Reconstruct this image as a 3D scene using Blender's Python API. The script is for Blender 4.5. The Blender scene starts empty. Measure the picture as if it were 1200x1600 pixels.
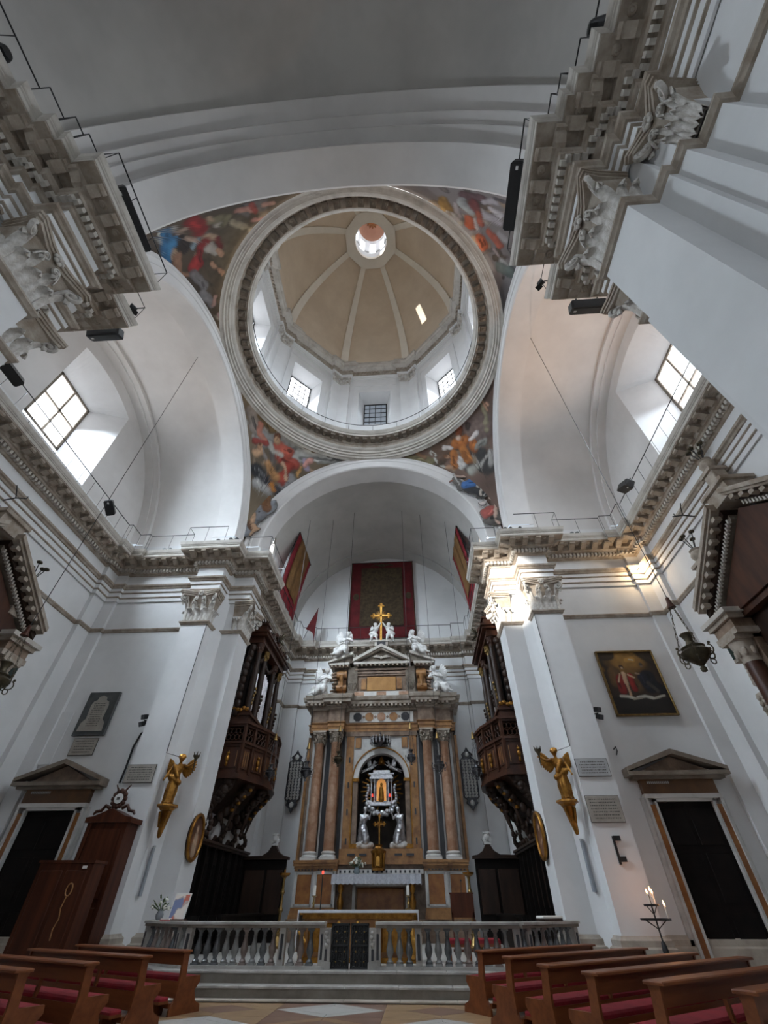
import bpy, math, random
import numpy as np
from mathutils import Vector, Matrix
rnd = random.Random(7)
PI = math.pi
R = math.radians
scene = bpy.context.scene
col = scene.collection

# ---------------------------------------------------------------- camera
cam_d = bpy.data.cameras.new('camera')
cam = bpy.data.objects.new('camera', cam_d); col.objects.link(cam)
cam.location = (1.75, 0.0, 1.5)
cam.rotation_euler = (R(90 + 43.051), 0, R(3.6226))
cam_d.sensor_fit = 'VERTICAL'; cam_d.sensor_height = 24.0; cam_d.lens = 662.1 / 1600 * 24.0
cam_d.clip_start = 0.05; cam_d.clip_end = 200
scene.camera = cam

# ---------------------------------------------------------------- world, exposure, lights
w = bpy.data.worlds.new('sky'); scene.world = w; w.use_nodes = True
w.node_tree.nodes['Background'].inputs[0].default_value = (0.75, 0.87, 1.0, 1)
w.node_tree.nodes['Background'].inputs[1].default_value = 1.0
vs = scene.view_settings
vs.view_transform = 'Standard'; vs.look = 'None'; vs.gamma = 1.0; vs.use_curve_mapping = False
vs.exposure = 0.0
scene.cycles.max_bounces = 9; scene.cycles.diffuse_bounces = 7; scene.cycles.glossy_bounces = 3
scene.cycles.sample_clamp_indirect = 6.0
try:
    scene.cycles.use_denoising = True
except Exception:
    pass

def area(name, loc, target, sx, sy, power, color=(0.86, 0.93, 1.0), spread=180):
    d = bpy.data.lights.new(name, 'AREA'); d.shape = 'RECTANGLE'; d.size = sx; d.size_y = sy
    d.energy = power; d.color = color; d.spread = R(spread)
    o = bpy.data.objects.new(name, d); col.objects.link(o); o.location = loc
    o.rotation_euler = (Vector(target) - Vector(loc)).to_track_quat('-Z', 'Y').to_euler()
    return o
DAY = (0.76, 0.88, 1.0)
# daylight entering through the transept and drum windows; skylight falls downwards from the panes
area('daylight_left_transept', (-14.05, 10.3, 18.6), (-8.2, 11.6, 14.0), 2.0, 2.9, 1700, DAY, 125)
area('daylight_right_transept', (14.05, 10.3, 18.6), (8.2, 10.0, 13.6), 2.0, 2.9, 850, (0.80, 0.90, 1.0), 130)
area('fill_nave_facade', (0, -15.4, 12.0), (0, 2, 0.0), 6.0, 5.0, 360, DAY, 130)  # fill from unseen nave windows, added behind the viewer
area('fill_nave_left', (-6.9, -7.0, 17.6), (2, -4, 6), 4.0, 2.0, 60, DAY, 130)
area('fill_nave_right', (6.9, -7.0, 17.6), (-2, -4, 6), 4.0, 2.0, 60, DAY, 130)
for k in range(8):
    a = k * PI / 4
    c = Vector((-7.1 * math.sin(a), 10.3 + 7.1 * math.cos(a), 27.4))
    area('daylight_drum', c, (0.6 * math.sin(a), 10.3 - 0.6 * math.cos(a), 18.0), 1.4, 2.2, 25 if k == 0 else 210, DAY, 130)
area('fill_chancel_left', (-5.95, 19.08, 17.3), (3.8, 27.0, 4.5), 0.8, 2.4, 900, DAY, 140)  # hidden chancel side lamps, added to light the altar and end wall
area('fill_chancel_right', (5.95, 19.08, 17.3), (-3.8, 27.0, 4.5), 0.8, 2.4, 200, DAY, 140)
sun_d = bpy.data.lights.new('sun', 'SUN'); sun_d.energy = 14.0; sun_d.angle = R(0.5); sun_d.color = (1, 0.96, 0.9)
sun = bpy.data.objects.new('sun', sun_d); col.objects.link(sun)
sun.rotation_euler = Vector((4.55, 4.66, -7.4)).to_track_quat('-Z', 'Y').to_euler()

# ---------------------------------------------------------------- materials
MATS = {}
def mat(name, c, rough=0.7, c2=None, scale=3.0, bump=0.0, bscale=20.0, metal=0.0, emit=None, es=0.0, detail=4.0, lo=0.35, hi=0.65, stretch=None, kind='noise', spec=0.5):
    m = bpy.data.materials.new(name); m.use_nodes = True
    nt = m.node_tree; N = nt.nodes; L = nt.links
    b = N['Principled BSDF']
    b.inputs['Roughness'].default_value = rough; b.inputs['Metallic'].default_value = metal
    b.inputs['Specular IOR Level'].default_value = spec
    b.inputs['Base Color'].default_value = (*c, 1)
    tc = N.new('ShaderNodeTexCoord'); mp = N.new('ShaderNodeMapping'); L.new(tc.outputs['Object'], mp.inputs[0])
    if stretch: mp.inputs['Scale'].default_value = stretch
    if c2 is not None:
        if kind == 'wave':
            n = N.new('ShaderNodeTexWave'); n.inputs['Scale'].default_value = scale; n.inputs['Distortion'].default_value = 5; n.inputs['Detail'].default_value = detail; n.inputs['Detail Scale'].default_value = 1.5
        elif kind == 'voronoi':
            n = N.new('ShaderNodeTexVoronoi'); n.inputs['Scale'].default_value = scale
        else:
            n = N.new('ShaderNodeTexNoise'); n.inputs['Scale'].default_value = scale; n.inputs['Detail'].default_value = detail; n.inputs['Roughness'].default_value = 0.62
        L.new(mp.outputs[0], n.inputs['Vector'])
        r = N.new('ShaderNodeValToRGB'); r.color_ramp.elements[0].position = lo; r.color_ramp.elements[1].position = hi
        r.color_ramp.elements[0].color = (*c, 1); r.color_ramp.elements[1].color = (*c2, 1)
        L.new(n.outputs['Distance' if kind == 'voronoi' else 'Fac'], r.inputs[0]); L.new(r.outputs[0], b.inputs['Base Color'])
    if bump:
        n2 = N.new('ShaderNodeTexNoise'); n2.inputs['Scale'].default_value = bscale; n2.inputs['Detail'].default_value = 5
        L.new(mp.outputs[0], n2.inputs['Vector'])
        bp = N.new('ShaderNodeBump'); bp.inputs['Strength'].default_value = bump; bp.inputs['Distance'].default_value = 0.03
        L.new(n2.outputs['Fac'], bp.inputs['Height']); L.new(bp.outputs[0], b.inputs['Normal'])
    if emit:
        b.inputs['Emission Color'].default_value = (*emit, 1); b.inputs['Emission Strength'].default_value = es
    MATS[name] = m
    return m
mat('plaster', (0.74, 0.74, 0.74), 0.85, (0.66, 0.66, 0.66), 0.5, 0.10, 6.0)
mat('plaster_warm', (0.60, 0.585, 0.555), 0.9, (0.52, 0.50, 0.47), 0.6, 0.10, 5.0)
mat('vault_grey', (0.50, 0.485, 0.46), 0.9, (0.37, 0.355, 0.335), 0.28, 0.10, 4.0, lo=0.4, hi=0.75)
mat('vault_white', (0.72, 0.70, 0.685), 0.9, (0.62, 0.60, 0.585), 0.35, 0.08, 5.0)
mat('stone', (0.27, 0.215, 0.165), 0.85, (0.44, 0.385, 0.325), 2.2, 0.45, 14.0)
mat('stone_pale', (0.54, 0.505, 0.455), 0.85, (0.32, 0.28, 0.235), 1.6, 0.35, 16.0, lo=0.45, hi=0.8)
mat('stone_dark', (0.13, 0.105, 0.08), 0.9, (0.22, 0.185, 0.15), 3.0, 0.4, 14.0)
mat('capital_stone', (0.66, 0.635, 0.60), 0.8, (0.40, 0.365, 0.32), 5.0, 0.4, 18.0)
mat('dome_tan', (0.60, 0.49, 0.37), 0.9, (0.68, 0.57, 0.44), 0.5, 0.08, 5.0)
mat('dome_rib', (0.82, 0.77, 0.68), 0.9, (0.76, 0.71, 0.62), 0.8, 0.06, 6.0)
mat('marble_grey', (0.42, 0.415, 0.40), 0.35, (0.62, 0.61, 0.59), 2.5, 0.1, 9.0, detail=8)
mat('marble_white', (0.68, 0.66, 0.63), 0.35, (0.48, 0.46, 0.44), 3.0, 0.05, 9.0, detail=8, lo=0.5, hi=0.8)
mat('marble_step', (0.17, 0.145, 0.115), 0.55, (0.28, 0.25, 0.215), 1.6, 0.15, 9.0, detail=8)
mat('marble_rail', (0.42, 0.40, 0.37), 0.45, (0.26, 0.245, 0.225), 2.0, 0.1, 9.0, detail=8)
mat('marble_dirty', (0.42, 0.37, 0.31), 0.5, (0.24, 0.20, 0.165), 1.8, 0.15, 9.0, detail=8, lo=0.45, hi=0.75)
mat('marble_umber', (0.15, 0.115, 0.085), 0.5, (0.26, 0.215, 0.17), 2.0, 0.15, 9.0, detail=8)
mat('marble_red', (0.32, 0.16, 0.09), 0.3, (0.56, 0.38, 0.27), 2.2, 0.03, 9.0, detail=9, lo=0.42, hi=0.7)
mat('marble_gold', (0.40, 0.20, 0.07), 0.4, (0.19, 0.085, 0.032), 2.6, 0.05, 9.0, detail=9)
mat('marble_brown', (0.13, 0.08, 0.05), 0.45, (0.27, 0.19, 0.135), 3.0, 0.05, 9.0, detail=8)
mat('marble_black', (0.03, 0.03, 0.035), 0.3, (0.1, 0.1, 0.11), 3.0, detail=8, lo=0.55, hi=0.8)
mat('statue_white', (0.78, 0.77, 0.75), 0.6, (0.55, 0.53, 0.50), 4.0, 0.1, 20.0)
mat('wood_dark', (0.016, 0.008, 0.005), 0.45, (0.036, 0.017, 0.010), 3.0, 0.1, 12.0, stretch=(1, 1, 0.25), spec=0.3)
mat('wood_brown', (0.038, 0.014, 0.008), 0.40, (0.072, 0.027, 0.014), 3.0, 0.1, 12.0, stretch=(1, 1, 0.25), spec=0.35)
mat('wood_red', (0.042, 0.011, 0.005), 0.42, (0.085, 0.024, 0.010), 2.0, 0.05, 12.0, stretch=(3, 3, 0.3), spec=0.25)
mat('wood_pew', (0.115, 0.032, 0.010), 0.42, (0.19, 0.060, 0.019), 2.0, 0.06, 14.0, stretch=(0.35, 3, 3), spec=0.3)
mat('silver_scroll', (0.72, 0.72, 0.70), 0.35, (0.5, 0.49, 0.45), 8.0, metal=0.3)
mat('wood_black', (0.004, 0.003, 0.0025), 0.6, (0.009, 0.006, 0.005), 3.0, spec=0.15)
mat('gilt', (0.40, 0.19, 0.035), 0.34, (0.20, 0.085, 0.015), 5.0, 0.3, 18.0, metal=0.8)
mat('gilt_bright', (0.66, 0.36, 0.08), 0.3, (0.42, 0.20, 0.04), 6.0, 0.1, 18.0, metal=0.8)
mat('silver', (0.80, 0.81, 0.84), 0.3, (0.45, 0.45, 0.48), 6.0, 0.2, 22.0, metal=0.8)
mat('silver_dark', (0.14, 0.14, 0.15), 0.35, (0.06, 0.06, 0.065), 7.0, 0.2, 22.0, metal=0.85)
mat('brass', (0.32, 0.21, 0.075), 0.35, (0.18, 0.11, 0.04), 6.0, metal=0.85)
mat('bronze', (0.05, 0.042, 0.027), 0.4, (0.10, 0.082, 0.05), 6.0, 0.2, 18.0, metal=0.7)
mat('iron', (0.012, 0.012, 0.013), 0.5)
mat('black_plastic', (0.013, 0.013, 0.014), 0.45)
mat('white_enamel', (0.75, 0.75, 0.73), 0.4)
mat('red_cloth', (0.15, 0.003, 0.008), 0.9, (0.23, 0.006, 0.014), 3.0, 0.25, 30.0)
mat('red_banner', (0.075, 0.004, 0.006), 0.9, (0.12, 0.007, 0.01), 2.0, 0.15, 12.0)
mat('gold_banner', (0.15, 0.072, 0.02), 0.9, (0.22, 0.11, 0.032), 3.0, 0.15, 14.0)
mat('brown_banner', (0.032, 0.020, 0.010), 0.9, (0.072, 0.048, 0.022), 5.0, 0.2, 14.0)
mat('linen', (0.72, 0.73, 0.76), 0.9, (0.62, 0.63, 0.66), 6.0, 0.1, 30.0)
mat('lace', (0.62, 0.63, 0.68), 0.9, (0.46, 0.47, 0.52), 14.0, 0.3, 40.0)
mat('wax', (0.82, 0.80, 0.74), 0.5)
mat('flame', (1, 0.5, 0.2), 0.5, emit=(1.0, 0.42, 0.16), es=30.0)
mat('red_glow', (0.6, 0.02, 0.02), 0.5, emit=(1.0, 0.05, 0.03), es=3.0)
mat('lamp_glow', (1, 0.9, 0.75), 0.5, emit=(1.0, 0.90, 0.74), es=14.0)
mat('icon_glow', (0.6, 0.25, 0.06), 0.5, (0.75, 0.4, 0.12), 9.0, emit=(1.0, 0.42, 0.10), es=0.35)
mat('pane_bright', (0.9, 0.93, 1.0), 0.5, emit=(0.93, 0.95, 1.0), es=4.0)
mat('pane_soft', (0.8, 0.85, 0.9), 0.5, emit=(0.90, 0.94, 1.0), es=2.2)
mat('pane_dim', (0.2, 0.23, 0.26), 0.3, emit=(0.75, 0.85, 1.0), es=0.16)
mat('pane_lantern', (0.9, 0.93, 1.0), 0.5, emit=(0.95, 0.97, 1.0), es=2.0)
mat('leaf_green', (0.05, 0.085, 0.03), 0.6, (0.10, 0.14, 0.05), 9.0)
mat('petal_white', (0.75, 0.74, 0.66), 0.6)
mat('plaque_stone', (0.30, 0.27, 0.235), 0.7, (0.38, 0.35, 0.31), 3.0, 0.1, 12.0)
mat('plaque_grey', (0.36, 0.36, 0.36), 0.6, (0.46, 0.46, 0.46), 3.0)
mat('slab_blue', (0.24, 0.26, 0.285), 0.5, (0.32, 0.34, 0.37), 3.0)
mat('letter', (0.10, 0.09, 0.08), 0.8)
mat('slate', (0.045, 0.05, 0.05), 0.5, (0.075, 0.08, 0.08), 4.0)
mat('orange_marble', (0.33, 0.135, 0.035), 0.4, (0.20, 0.07, 0.02), 3.0, detail=8)
mat('floor_grey', (0.46, 0.45, 0.42), 0.3, (0.48, 0.465, 0.44), 1.6, detail=8)
mat('floor_tan', (0.36, 0.235, 0.125), 0.3, (0.28, 0.175, 0.095), 2.2, detail=8)
mat('floor_red', (0.16, 0.085, 0.06), 0.3, (0.23, 0.14, 0.10), 2.2, detail=8)
mat('paper', (0.72, 0.70, 0.66), 0.8)
mat('book_red', (0.40, 0.02, 0.02), 0.6)
mat('terracotta', (0.42, 0.36, 0.30), 0.8, (0.30, 0.25, 0.2), 5.0)
mat('glass_vase', (0.25, 0.3, 0.32), 0.15)
mat('jewel_green', (0.02, 0.035, 0.03), 0.25)

def vcol_mat(name, rough=0.85):
    m = bpy.data.materials.new(name); m.use_nodes = True; nt = m.node_tree; b = nt.nodes['Principled BSDF']
    a = nt.nodes.new('ShaderNodeAttribute'); a.attribute_name = 'paint'
    nt.links.new(a.outputs['Color'], b.inputs['Base Color']); b.inputs['Roughness'].default_value = rough
    MATS[name] = m
vcol_mat('fresco'); vcol_mat('oil_paint', 0.75)

# ---------------------------------------------------------------- mesh helpers
def frame(d, up=(0, 0, 1)):
    d = Vector(d).normalized(); u = Vector(up)
    if abs(d.dot(u)) > 0.97: u = Vector((0, 1, 0)) if abs(d.y) < 0.9 else Vector((1, 0, 0))
    a = d.cross(u).normalized(); b = a.cross(d).normalized()
    return a, b, d
class G:
    def __init__(s): s.v = []; s.f = []
    def add(s, vs, fs, M=None):
        n = len(s.v)
        s.v += [tuple(M @ Vector(v)) for v in vs] if M is not None else [tuple(v) for v in vs]
        s.f += [tuple(i + n for i in f) for f in fs]; return s
    def box(s, x0, x1, y0, y1, z0, z1, M=None):
        return s.add([(x0,y0,z0),(x1,y0,z0),(x1,y1,z0),(x0,y1,z0),(x0,y0,z1),(x1,y0,z1),(x1,y1,z1),(x0,y1,z1)],
                     [(0,3,2,1),(4,5,6,7),(0,1,5,4),(1,2,6,5),(2,3,7,6),(3,0,4,7)], M)
    def cbox(s, c, sx, sy, sz, M=None):
        x, y, z = c; return s.box(x-sx/2, x+sx/2, y-sy/2, y+sy/2, z-sz/2, z+sz/2, M)
    def bevbox(s, x0, x1, y0, y1, z0, z1, b=0.02, M=None):
        # box with chamfered vertical front edges and top
        poly = [(x0+b,y0),(x1-b,y0),(x1,y0+b),(x1,y1-b),(x1-b,y1),(x0+b,y1),(x0,y1-b),(x0,y0+b)]
        def ins(d): return [(min(max(x, x0+d), x1-d), min(max(y, y0+d), y1-d)) for x, y in poly]
        v = [(x,y,z0) for x,y in poly]+[(x,y,z1-b) for x,y in poly]+[(x,y,z1) for x,y in ins(b)]
        f = [tuple(range(7,-1,-1)), tuple(range(16,24))]
        for k in (0, 8): f += [(k+i, k+(i+1)%8, k+8+(i+1)%8, k+8+i) for i in range(8)]
        return s.add(v, f, M)
    def prism(s, poly, z0, z1, M=None):
        n = len(poly)
        return s.add([(x,y,z0) for x,y in poly]+[(x,y,z1) for x,y in poly],
                     [tuple(range(n-1,-1,-1)), tuple(range(n,2*n))]+[(i,(i+1)%n,n+(i+1)%n,n+i) for i in range(n)], M)
    def slab(s, poly, y0, y1, M=None):           # outline in x-z, thickness along y
        n = len(poly)
        return s.add([(x,y0,z) for x,z in poly]+[(x,y1,z) for x,z in poly],
                     [tuple(range(n)), tuple(range(2*n-1,n-1,-1))]+[(i,(i+1)%n,n+(i+1)%n,n+i) for i in range(n)], M)
    def lathe(s, prof, n=16, c=(0,0,0), M=None, a0=0.0, a1=2*PI, rad=None, caps=True):
        full = abs(a1-a0-2*PI) < 1e-6; m = n if full else n+1; vs = []; fs = []
        for i in range(m):
            a = a0+(a1-a0)*i/n; k = rad(a) if rad else 1.0
            for r, z in prof: vs.append((c[0]+r*k*math.cos(a), c[1]+r*k*math.sin(a), c[2]+z))
        p = len(prof)
        for i in range(n):
            j = (i+1) % m
            for q in range(p-1): fs.append((i*p+q, j*p+q, j*p+q+1, i*p+q+1))
        if full and caps:
            if prof[0][0] > 1e-5: fs.append(tuple(i*p for i in range(m))[::-1])
            if prof[-1][0] > 1e-5: fs.append(tuple(i*p+p-1 for i in range(m)))
        return s.add(vs, fs, M)
    def tube(s, pts, r, n=6, M=None, closed=False):
        pts = [Vector(p) for p in pts]; rs = r if isinstance(r, (list, tuple)) else [r]*len(pts); vs = []; fs = []; L = len(pts)
        pa = None
        for i, p in enumerate(pts):
            if closed: d = pts[(i+1) % L]-pts[i-1]
            else: d = pts[min(i+1, L-1)]-pts[max(i-1, 0)]
            d.normalize()
            if pa is None: a, b, _ = frame(d)
            else:
                a = pa-d*pa.dot(d); a = a.normalized() if a.length > 1e-6 else frame(d)[0]; b = a.cross(d).normalized()
            pa = a
            for k in range(n):
                t = 2*PI*k/n; vs.append(p+(a*math.cos(t)+b*math.sin(t))*rs[i])
        for i in range(L if closed else L-1):
            j = (i+1) % L
            for k in range(n): fs.append((i*n+k, i*n+(k+1) % n, j*n+(k+1) % n, j*n+k))
        if not closed: fs += [tuple(range(n))[::-1], tuple(range((L-1)*n, L*n))]
        return s.add(vs, fs, M)
    def ell(s, c, r, n=10, m=6, M=None, Rm=None):
        if isinstance(r, (int, float)): r = (r, r, r)
        vs = [(0,0,-1)]; fs = []
        for j in range(1, m):
            t = -PI/2+PI*j/m
            for i in range(n): vs.append((math.cos(t)*math.cos(2*PI*i/n), math.cos(t)*math.sin(2*PI*i/n), math.sin(t)))
        vs.append((0,0,1)); e = len(vs)-1
        for i in range(n):
            fs.append((0, 1+(i+1) % n, 1+i)); fs.append((e, e-n+i, e-n+(i+1) % n))
            for j in range(m-2): fs.append((1+j*n+i, 1+j*n+(i+1) % n, 1+(j+1)*n+(i+1) % n, 1+(j+1)*n+i))
        T = Matrix.Translation(c) @ (Rm.to_4x4() if Rm is not None else Matrix.Identity(4)) @ Matrix.Diagonal((*r, 1))
        return s.add([tuple(T @ Vector(v)) for v in vs], fs, M)
    def cap(s, a, b, ra, rb=None, n=8, M=None):    # tapered limb with round ends
        rb = ra if rb is None else rb; a = Vector(a); b = Vector(b); d = (b-a)
        if d.length < 1e-6: return s.ell(a, ra, n, 6, M)
        u = d.normalized(); pts = []; rr = []
        for t in (-0.95, -0.6, 0): pts.append(a+u*ra*t); rr.append(ra*math.sqrt(1-t*t))
        for t in (0, 0.6, 0.95): pts.append(b+u*rb*t); rr.append(rb*math.sqrt(1-t*t))
        return s.tube(pts, rr, n, M)
    def quadgrid(s, fn, nu, nv, M=None, close_u=False):
        mu = nu if close_u else nu+1
        vs = [fn(i/nu, j/nv) for i in range(mu) for j in range(nv+1)]; w_ = nv+1
        fs = [(i*w_+j, ((i+1) % mu)*w_+j, ((i+1) % mu)*w_+j+1, i*w_+j+1) for i in range(nu) for j in range(nv)]
        return s.add(vs, fs, M)
    def sweep(s, path, prof, closed=False, M=None):  # plan path, interior on its left; profile (offset, z)
        vs = []; fs = []; n = len(path); p = len(prof)
        for i, (x, y) in enumerate(path):
            def nrm(a, b):
                d = Vector((b[0]-a[0], b[1]-a[1])).normalized(); return Vector((-d.y, d.x))
            if closed or 0 < i < n-1:
                n1 = nrm(path[i-1], path[i]); n2 = nrm(path[i], path[(i+1) % n]); mm = (n1+n2)/(1+n1.dot(n2))
            elif i == 0: mm = nrm(path[0], path[1])
            else: mm = nrm(path[-2], path[-1])
            for o, z in prof: vs.append((x+mm.x*o, y+mm.y*o, z))
        for i in range(n if closed else n-1):
            j = (i+1) % n
            for q in range(p-1): fs.append((i*p+q, j*p+q, j*p+q+1, i*p+q+1))
        return s.add(vs, fs, M)
    def arc(s, prof, cen, axis, z0, n=64, a0=0.0, a1=PI):   # profile (radius, depth) turned about a horizontal axis
        vs = []; fs = []; p = len(prof)
        for i in range(n+1):
            a = a0+(a1-a0)*i/n
            for r, d in prof:
                h = cen+r*math.cos(a); z = z0+r*math.sin(a)
                vs.append((h, d, z) if axis == 'y' else (d, h, z))
        for i in range(n):
            for q in range(p-1): fs.append((i*p+q, (i+1)*p+q, (i+1)*p+q+1, i*p+q+1))
        return s.add(vs, fs)
    def mesh(s, name, smooth=0):
        me = bpy.data.meshes.new(name); me.from_pydata(s.v, [], s.f); me.update()
        if smooth:
            me.polygons.foreach_set('use_smooth', [True]*len(me.polygons))
            if smooth < 179: me.set_sharp_from_angle(angle=R(smooth))
        return me
    def go(s, name, m, parent=None, smooth=0, **kw):
        me = s.mesh(name, smooth); me.materials.append(MATS[m] if isinstance(m, str) else m)
        return put(name, me, parent, **kw)
def put(name, me, parent=None, label=None, cat=None, group=None, kind=None, loc=None, rot=None, scale=None):
    o = bpy.data.objects.new(name, me); col.objects.link(o); o.parent = parent
    if loc is not None: o.location = loc
    if rot is not None: o.rotation_euler = rot
    if scale is not None: o.scale = scale
    for k, v in (('label', label), ('category', cat), ('group', group), ('kind', kind)):
        if v: o[k] = v
    return o
def thing(name, label, cat, loc=(0, 0, 0), rz=0.0, group=None, kind=None):
    return put(name, None, None, label, cat, group, kind, loc, (0, 0, rz))
def struct(name, label=None):
    return put(name, None, None, label=label, kind='structure')
def copy_tree(o, parent=None, loc=None, rz=None, label=None, mirror=False):
    c = o.copy(); col.objects.link(c); c.parent = parent
    if loc is not None: c.location = loc
    if rz is not None: c.rotation_euler = (0, 0, rz)
    if label: c['label'] = label
    if mirror: c.scale.x = -c.scale.x
    for ch in list(o.children): copy_tree(ch, c)
    return c
def remesh(o, size, smooth=2):
    m = o.modifiers.new('remesh', 'REMESH'); m.mode = 'VOXEL'; m.voxel_size = size; m.use_smooth_shade = True
    if smooth:
        k = o.modifiers.new('smooth', 'SMOOTH'); k.factor = 0.5; k.iterations = smooth
def T(x=0, y=0, z=0, rz=0.0, rx=0.0, ry=0.0, sc=1.0):
    return Matrix.Translation((x, y, z)) @ Matrix.Rotation(rz, 4, 'Z') @ Matrix.Rotation(ry, 4, 'Y') @ Matrix.Rotation(rx, 4, 'X') @ Matrix.Scale(sc, 4)
# ================================================================ THE SETTING
CY = 10.3; ZS = 15.6
RP = [(7.2,-16),(7.2,.8),(6.95,.8),(6.95,1.33),(6.65,1.33),(6.65,1.65),(6.5,1.65),(6.5,2.05),(5.95,2.05),(5.95,3.2),(7.1,3.2),(7.1,4.15),(8.25,4.15),
      (8.25,3.6),(12.15,3.6),(12.15,3.75),(12.7,3.75),(12.7,4.55),(12.9,4.55),(12.9,16.05),(12.7,16.05),(12.7,16.85),(12.15,16.85),(12.15,17.0),
      (8.25,17.0),(8.25,16.45),(7.1,16.45),(7.1,17.4),(5.95,17.4),(5.95,18.6),(6.5,18.6),(6.5,26.3),(6.3,26.3),(6.3,27.2),(5.4,27.2),(5.4,27.4)]
PATH = RP + [(-x, y) for x, y in reversed(RP)]
WALLS = [('nave',0,8),('near_pier',8,13),('near_transept',13,18),('end',18,19),('far_transept',19,24),('far_pier',24,30),('chancel',30,31)]
WOBJ = {}
def wallmesh(pts, z0=0.0, z1=ZS):
    g = G()
    for a, b in zip(pts, pts[1:]): g.add([(a[0],a[1],z0),(b[0],b[1],z0),(b[0],b[1],z1),(a[0],a[1],z1)], [(0,1,2,3)])
    return g
for side, sg in (('right', 1), ('left', -1)):
    for nm, i, j in WALLS:
        pts = [(sg*x, y) for x, y in RP[i:j+1]]
        if nm == 'end': nm = 'transept_end'
        if nm == 'far_pier': pts = pts[:3] + [(sg*7.1, 17.05), (sg*6.75, 17.4)] + pts[4:]
        WOBJ[side, nm] = wallmesh(pts).go('wall_%s_%s' % (side, nm), 'plaster', kind='structure')
wallmesh([(6.5,26.3),(6.3,26.3),(6.3,27.2),(5.4,27.2),(5.4,27.4),(-5.4,27.4),(-5.4,27.2),(-6.3,27.2),(-6.3,26.3),(-6.5,26.3)]).go('wall_back', 'plaster', kind='structure')
g = G(); g.add([(-7.3,-16,0),(7.3,-16,0),(7.3,-16,24),(-7.3,-16,24)], [(0,1,2,3)]); g.go('wall_front', 'plaster', kind='structure')

# ---- floor of inlaid marble slabs
fl = G().box(-14, 14, -16.5, 28, -0.3, -0.012).go('floor', 'floor_grey', kind='structure')
def tri_tile(pts, m):
    cx = sum(p[0] for p in pts)/len(pts); cy = sum(p[1] for p in pts)/len(pts)
    q = [(x+(cx-x)*0.012, y+(cy-y)*0.012) for x, y in pts]
    G().prism(q, -0.012, 0.0).go('marble_slab', m, fl)
tx, ty = 2.2, 1.55
for i in range(-4, 5):
    for j in range(0, 3):
        cx, cy = -0.15+i*tx, 12.95-j*ty
        # a rhombus of grey in a frame of tan and red triangles
        a, b = tx/2, ty/2
        tri_tile([(cx-a*0.62,cy),(cx,cy-b*0.62),(cx+a*0.62,cy),(cx,cy+b*0.62)], 'floor_red' if (i+j) % 2 else 'floor_grey')
        for sx in (-1, 1):
            for sy in (-1, 1):
                tri_tile([(cx+sx*a*0.62,cy),(cx+sx*a,cy),(cx,cy+sy*b),(cx,cy+sy*b*0.62)], 'floor_grey' if (i+j) % 2 == 0 else 'floor_tan')
                tri_tile([(cx+sx*a,cy),(cx+sx*a,cy+sy*b),(cx,cy+sy*b)], 'floor_tan' if i % 2 else 'floor_red')
# ---- steps and presbytery platform
def step_poly(y, xw): return [(-xw,y),(xw,y),(xw+1.55,y+1.9),(7.1,17.3),(7.1,18.5),(6.5,18.6),(6.5,27.4),(-6.5,27.4),(-6.5,18.6),(-7.1,18.5),(-7.1,17.3),(-xw-1.55,y+1.9)]
pf = struct('floor_presbytery')
for k, (y, xw, z0, z1) in enumerate(((13.70,4.9,0,0.045),(13.88,4.75,0.045,0.235),(14.20,4.55,0.235,0.44))):
    G().prism(step_poly(y+0.05, xw-0.04), z0, z1-0.045 if k else z1-0.01).go('step_riser', 'marble_step', pf)
    # nosing slabs, jointed
    xs = np.linspace(-xw, xw, 9)
    for a, b in zip(xs, xs[1:]):
        G().bevbox(a+0.004, b-0.004, y, y+0.55, z1-(0.045 if k else 0.03), z1, 0.012).go('step_slab', 'marble_rail' if k else 'marble_dirty', pf)
    for sg in (-1, 1):
        q = [(sg*xw, y), (sg*(xw+1.55), y+1.9), (sg*(xw+1.15), y+2.3), (sg*xw, y+0.6)]
        G().prism(q if sg > 0 else q[::-1], z1-(0.045 if k else 0.03), z1).go('step_slab', 'marble_rail' if k else 'marble_dirty', pf)
G().prism(step_poly(14.7, 4.3), 0.40, 0.436).go('platform_paving', 'floor_grey', pf)
# ---- marble plinth
bs = G()
BASE = [(0,0.95),(0.03,0.95),(0.05,0.9),(0.1,0.86),(0.1,0.74),(0.16,0.70),(0.16,0.0)]
bs.sweep([p for p in RP[8:14]], BASE); bs.sweep(RP[23:31], BASE)
bs.sweep([(-x,y) for x,y in reversed(RP[8:14])], BASE); bs.sweep([(-x,y) for x,y in reversed(RP[23:31])], BASE)
bs.go('baseboard_marble', 'marble_dirty', smooth=30, kind='structure')

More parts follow.
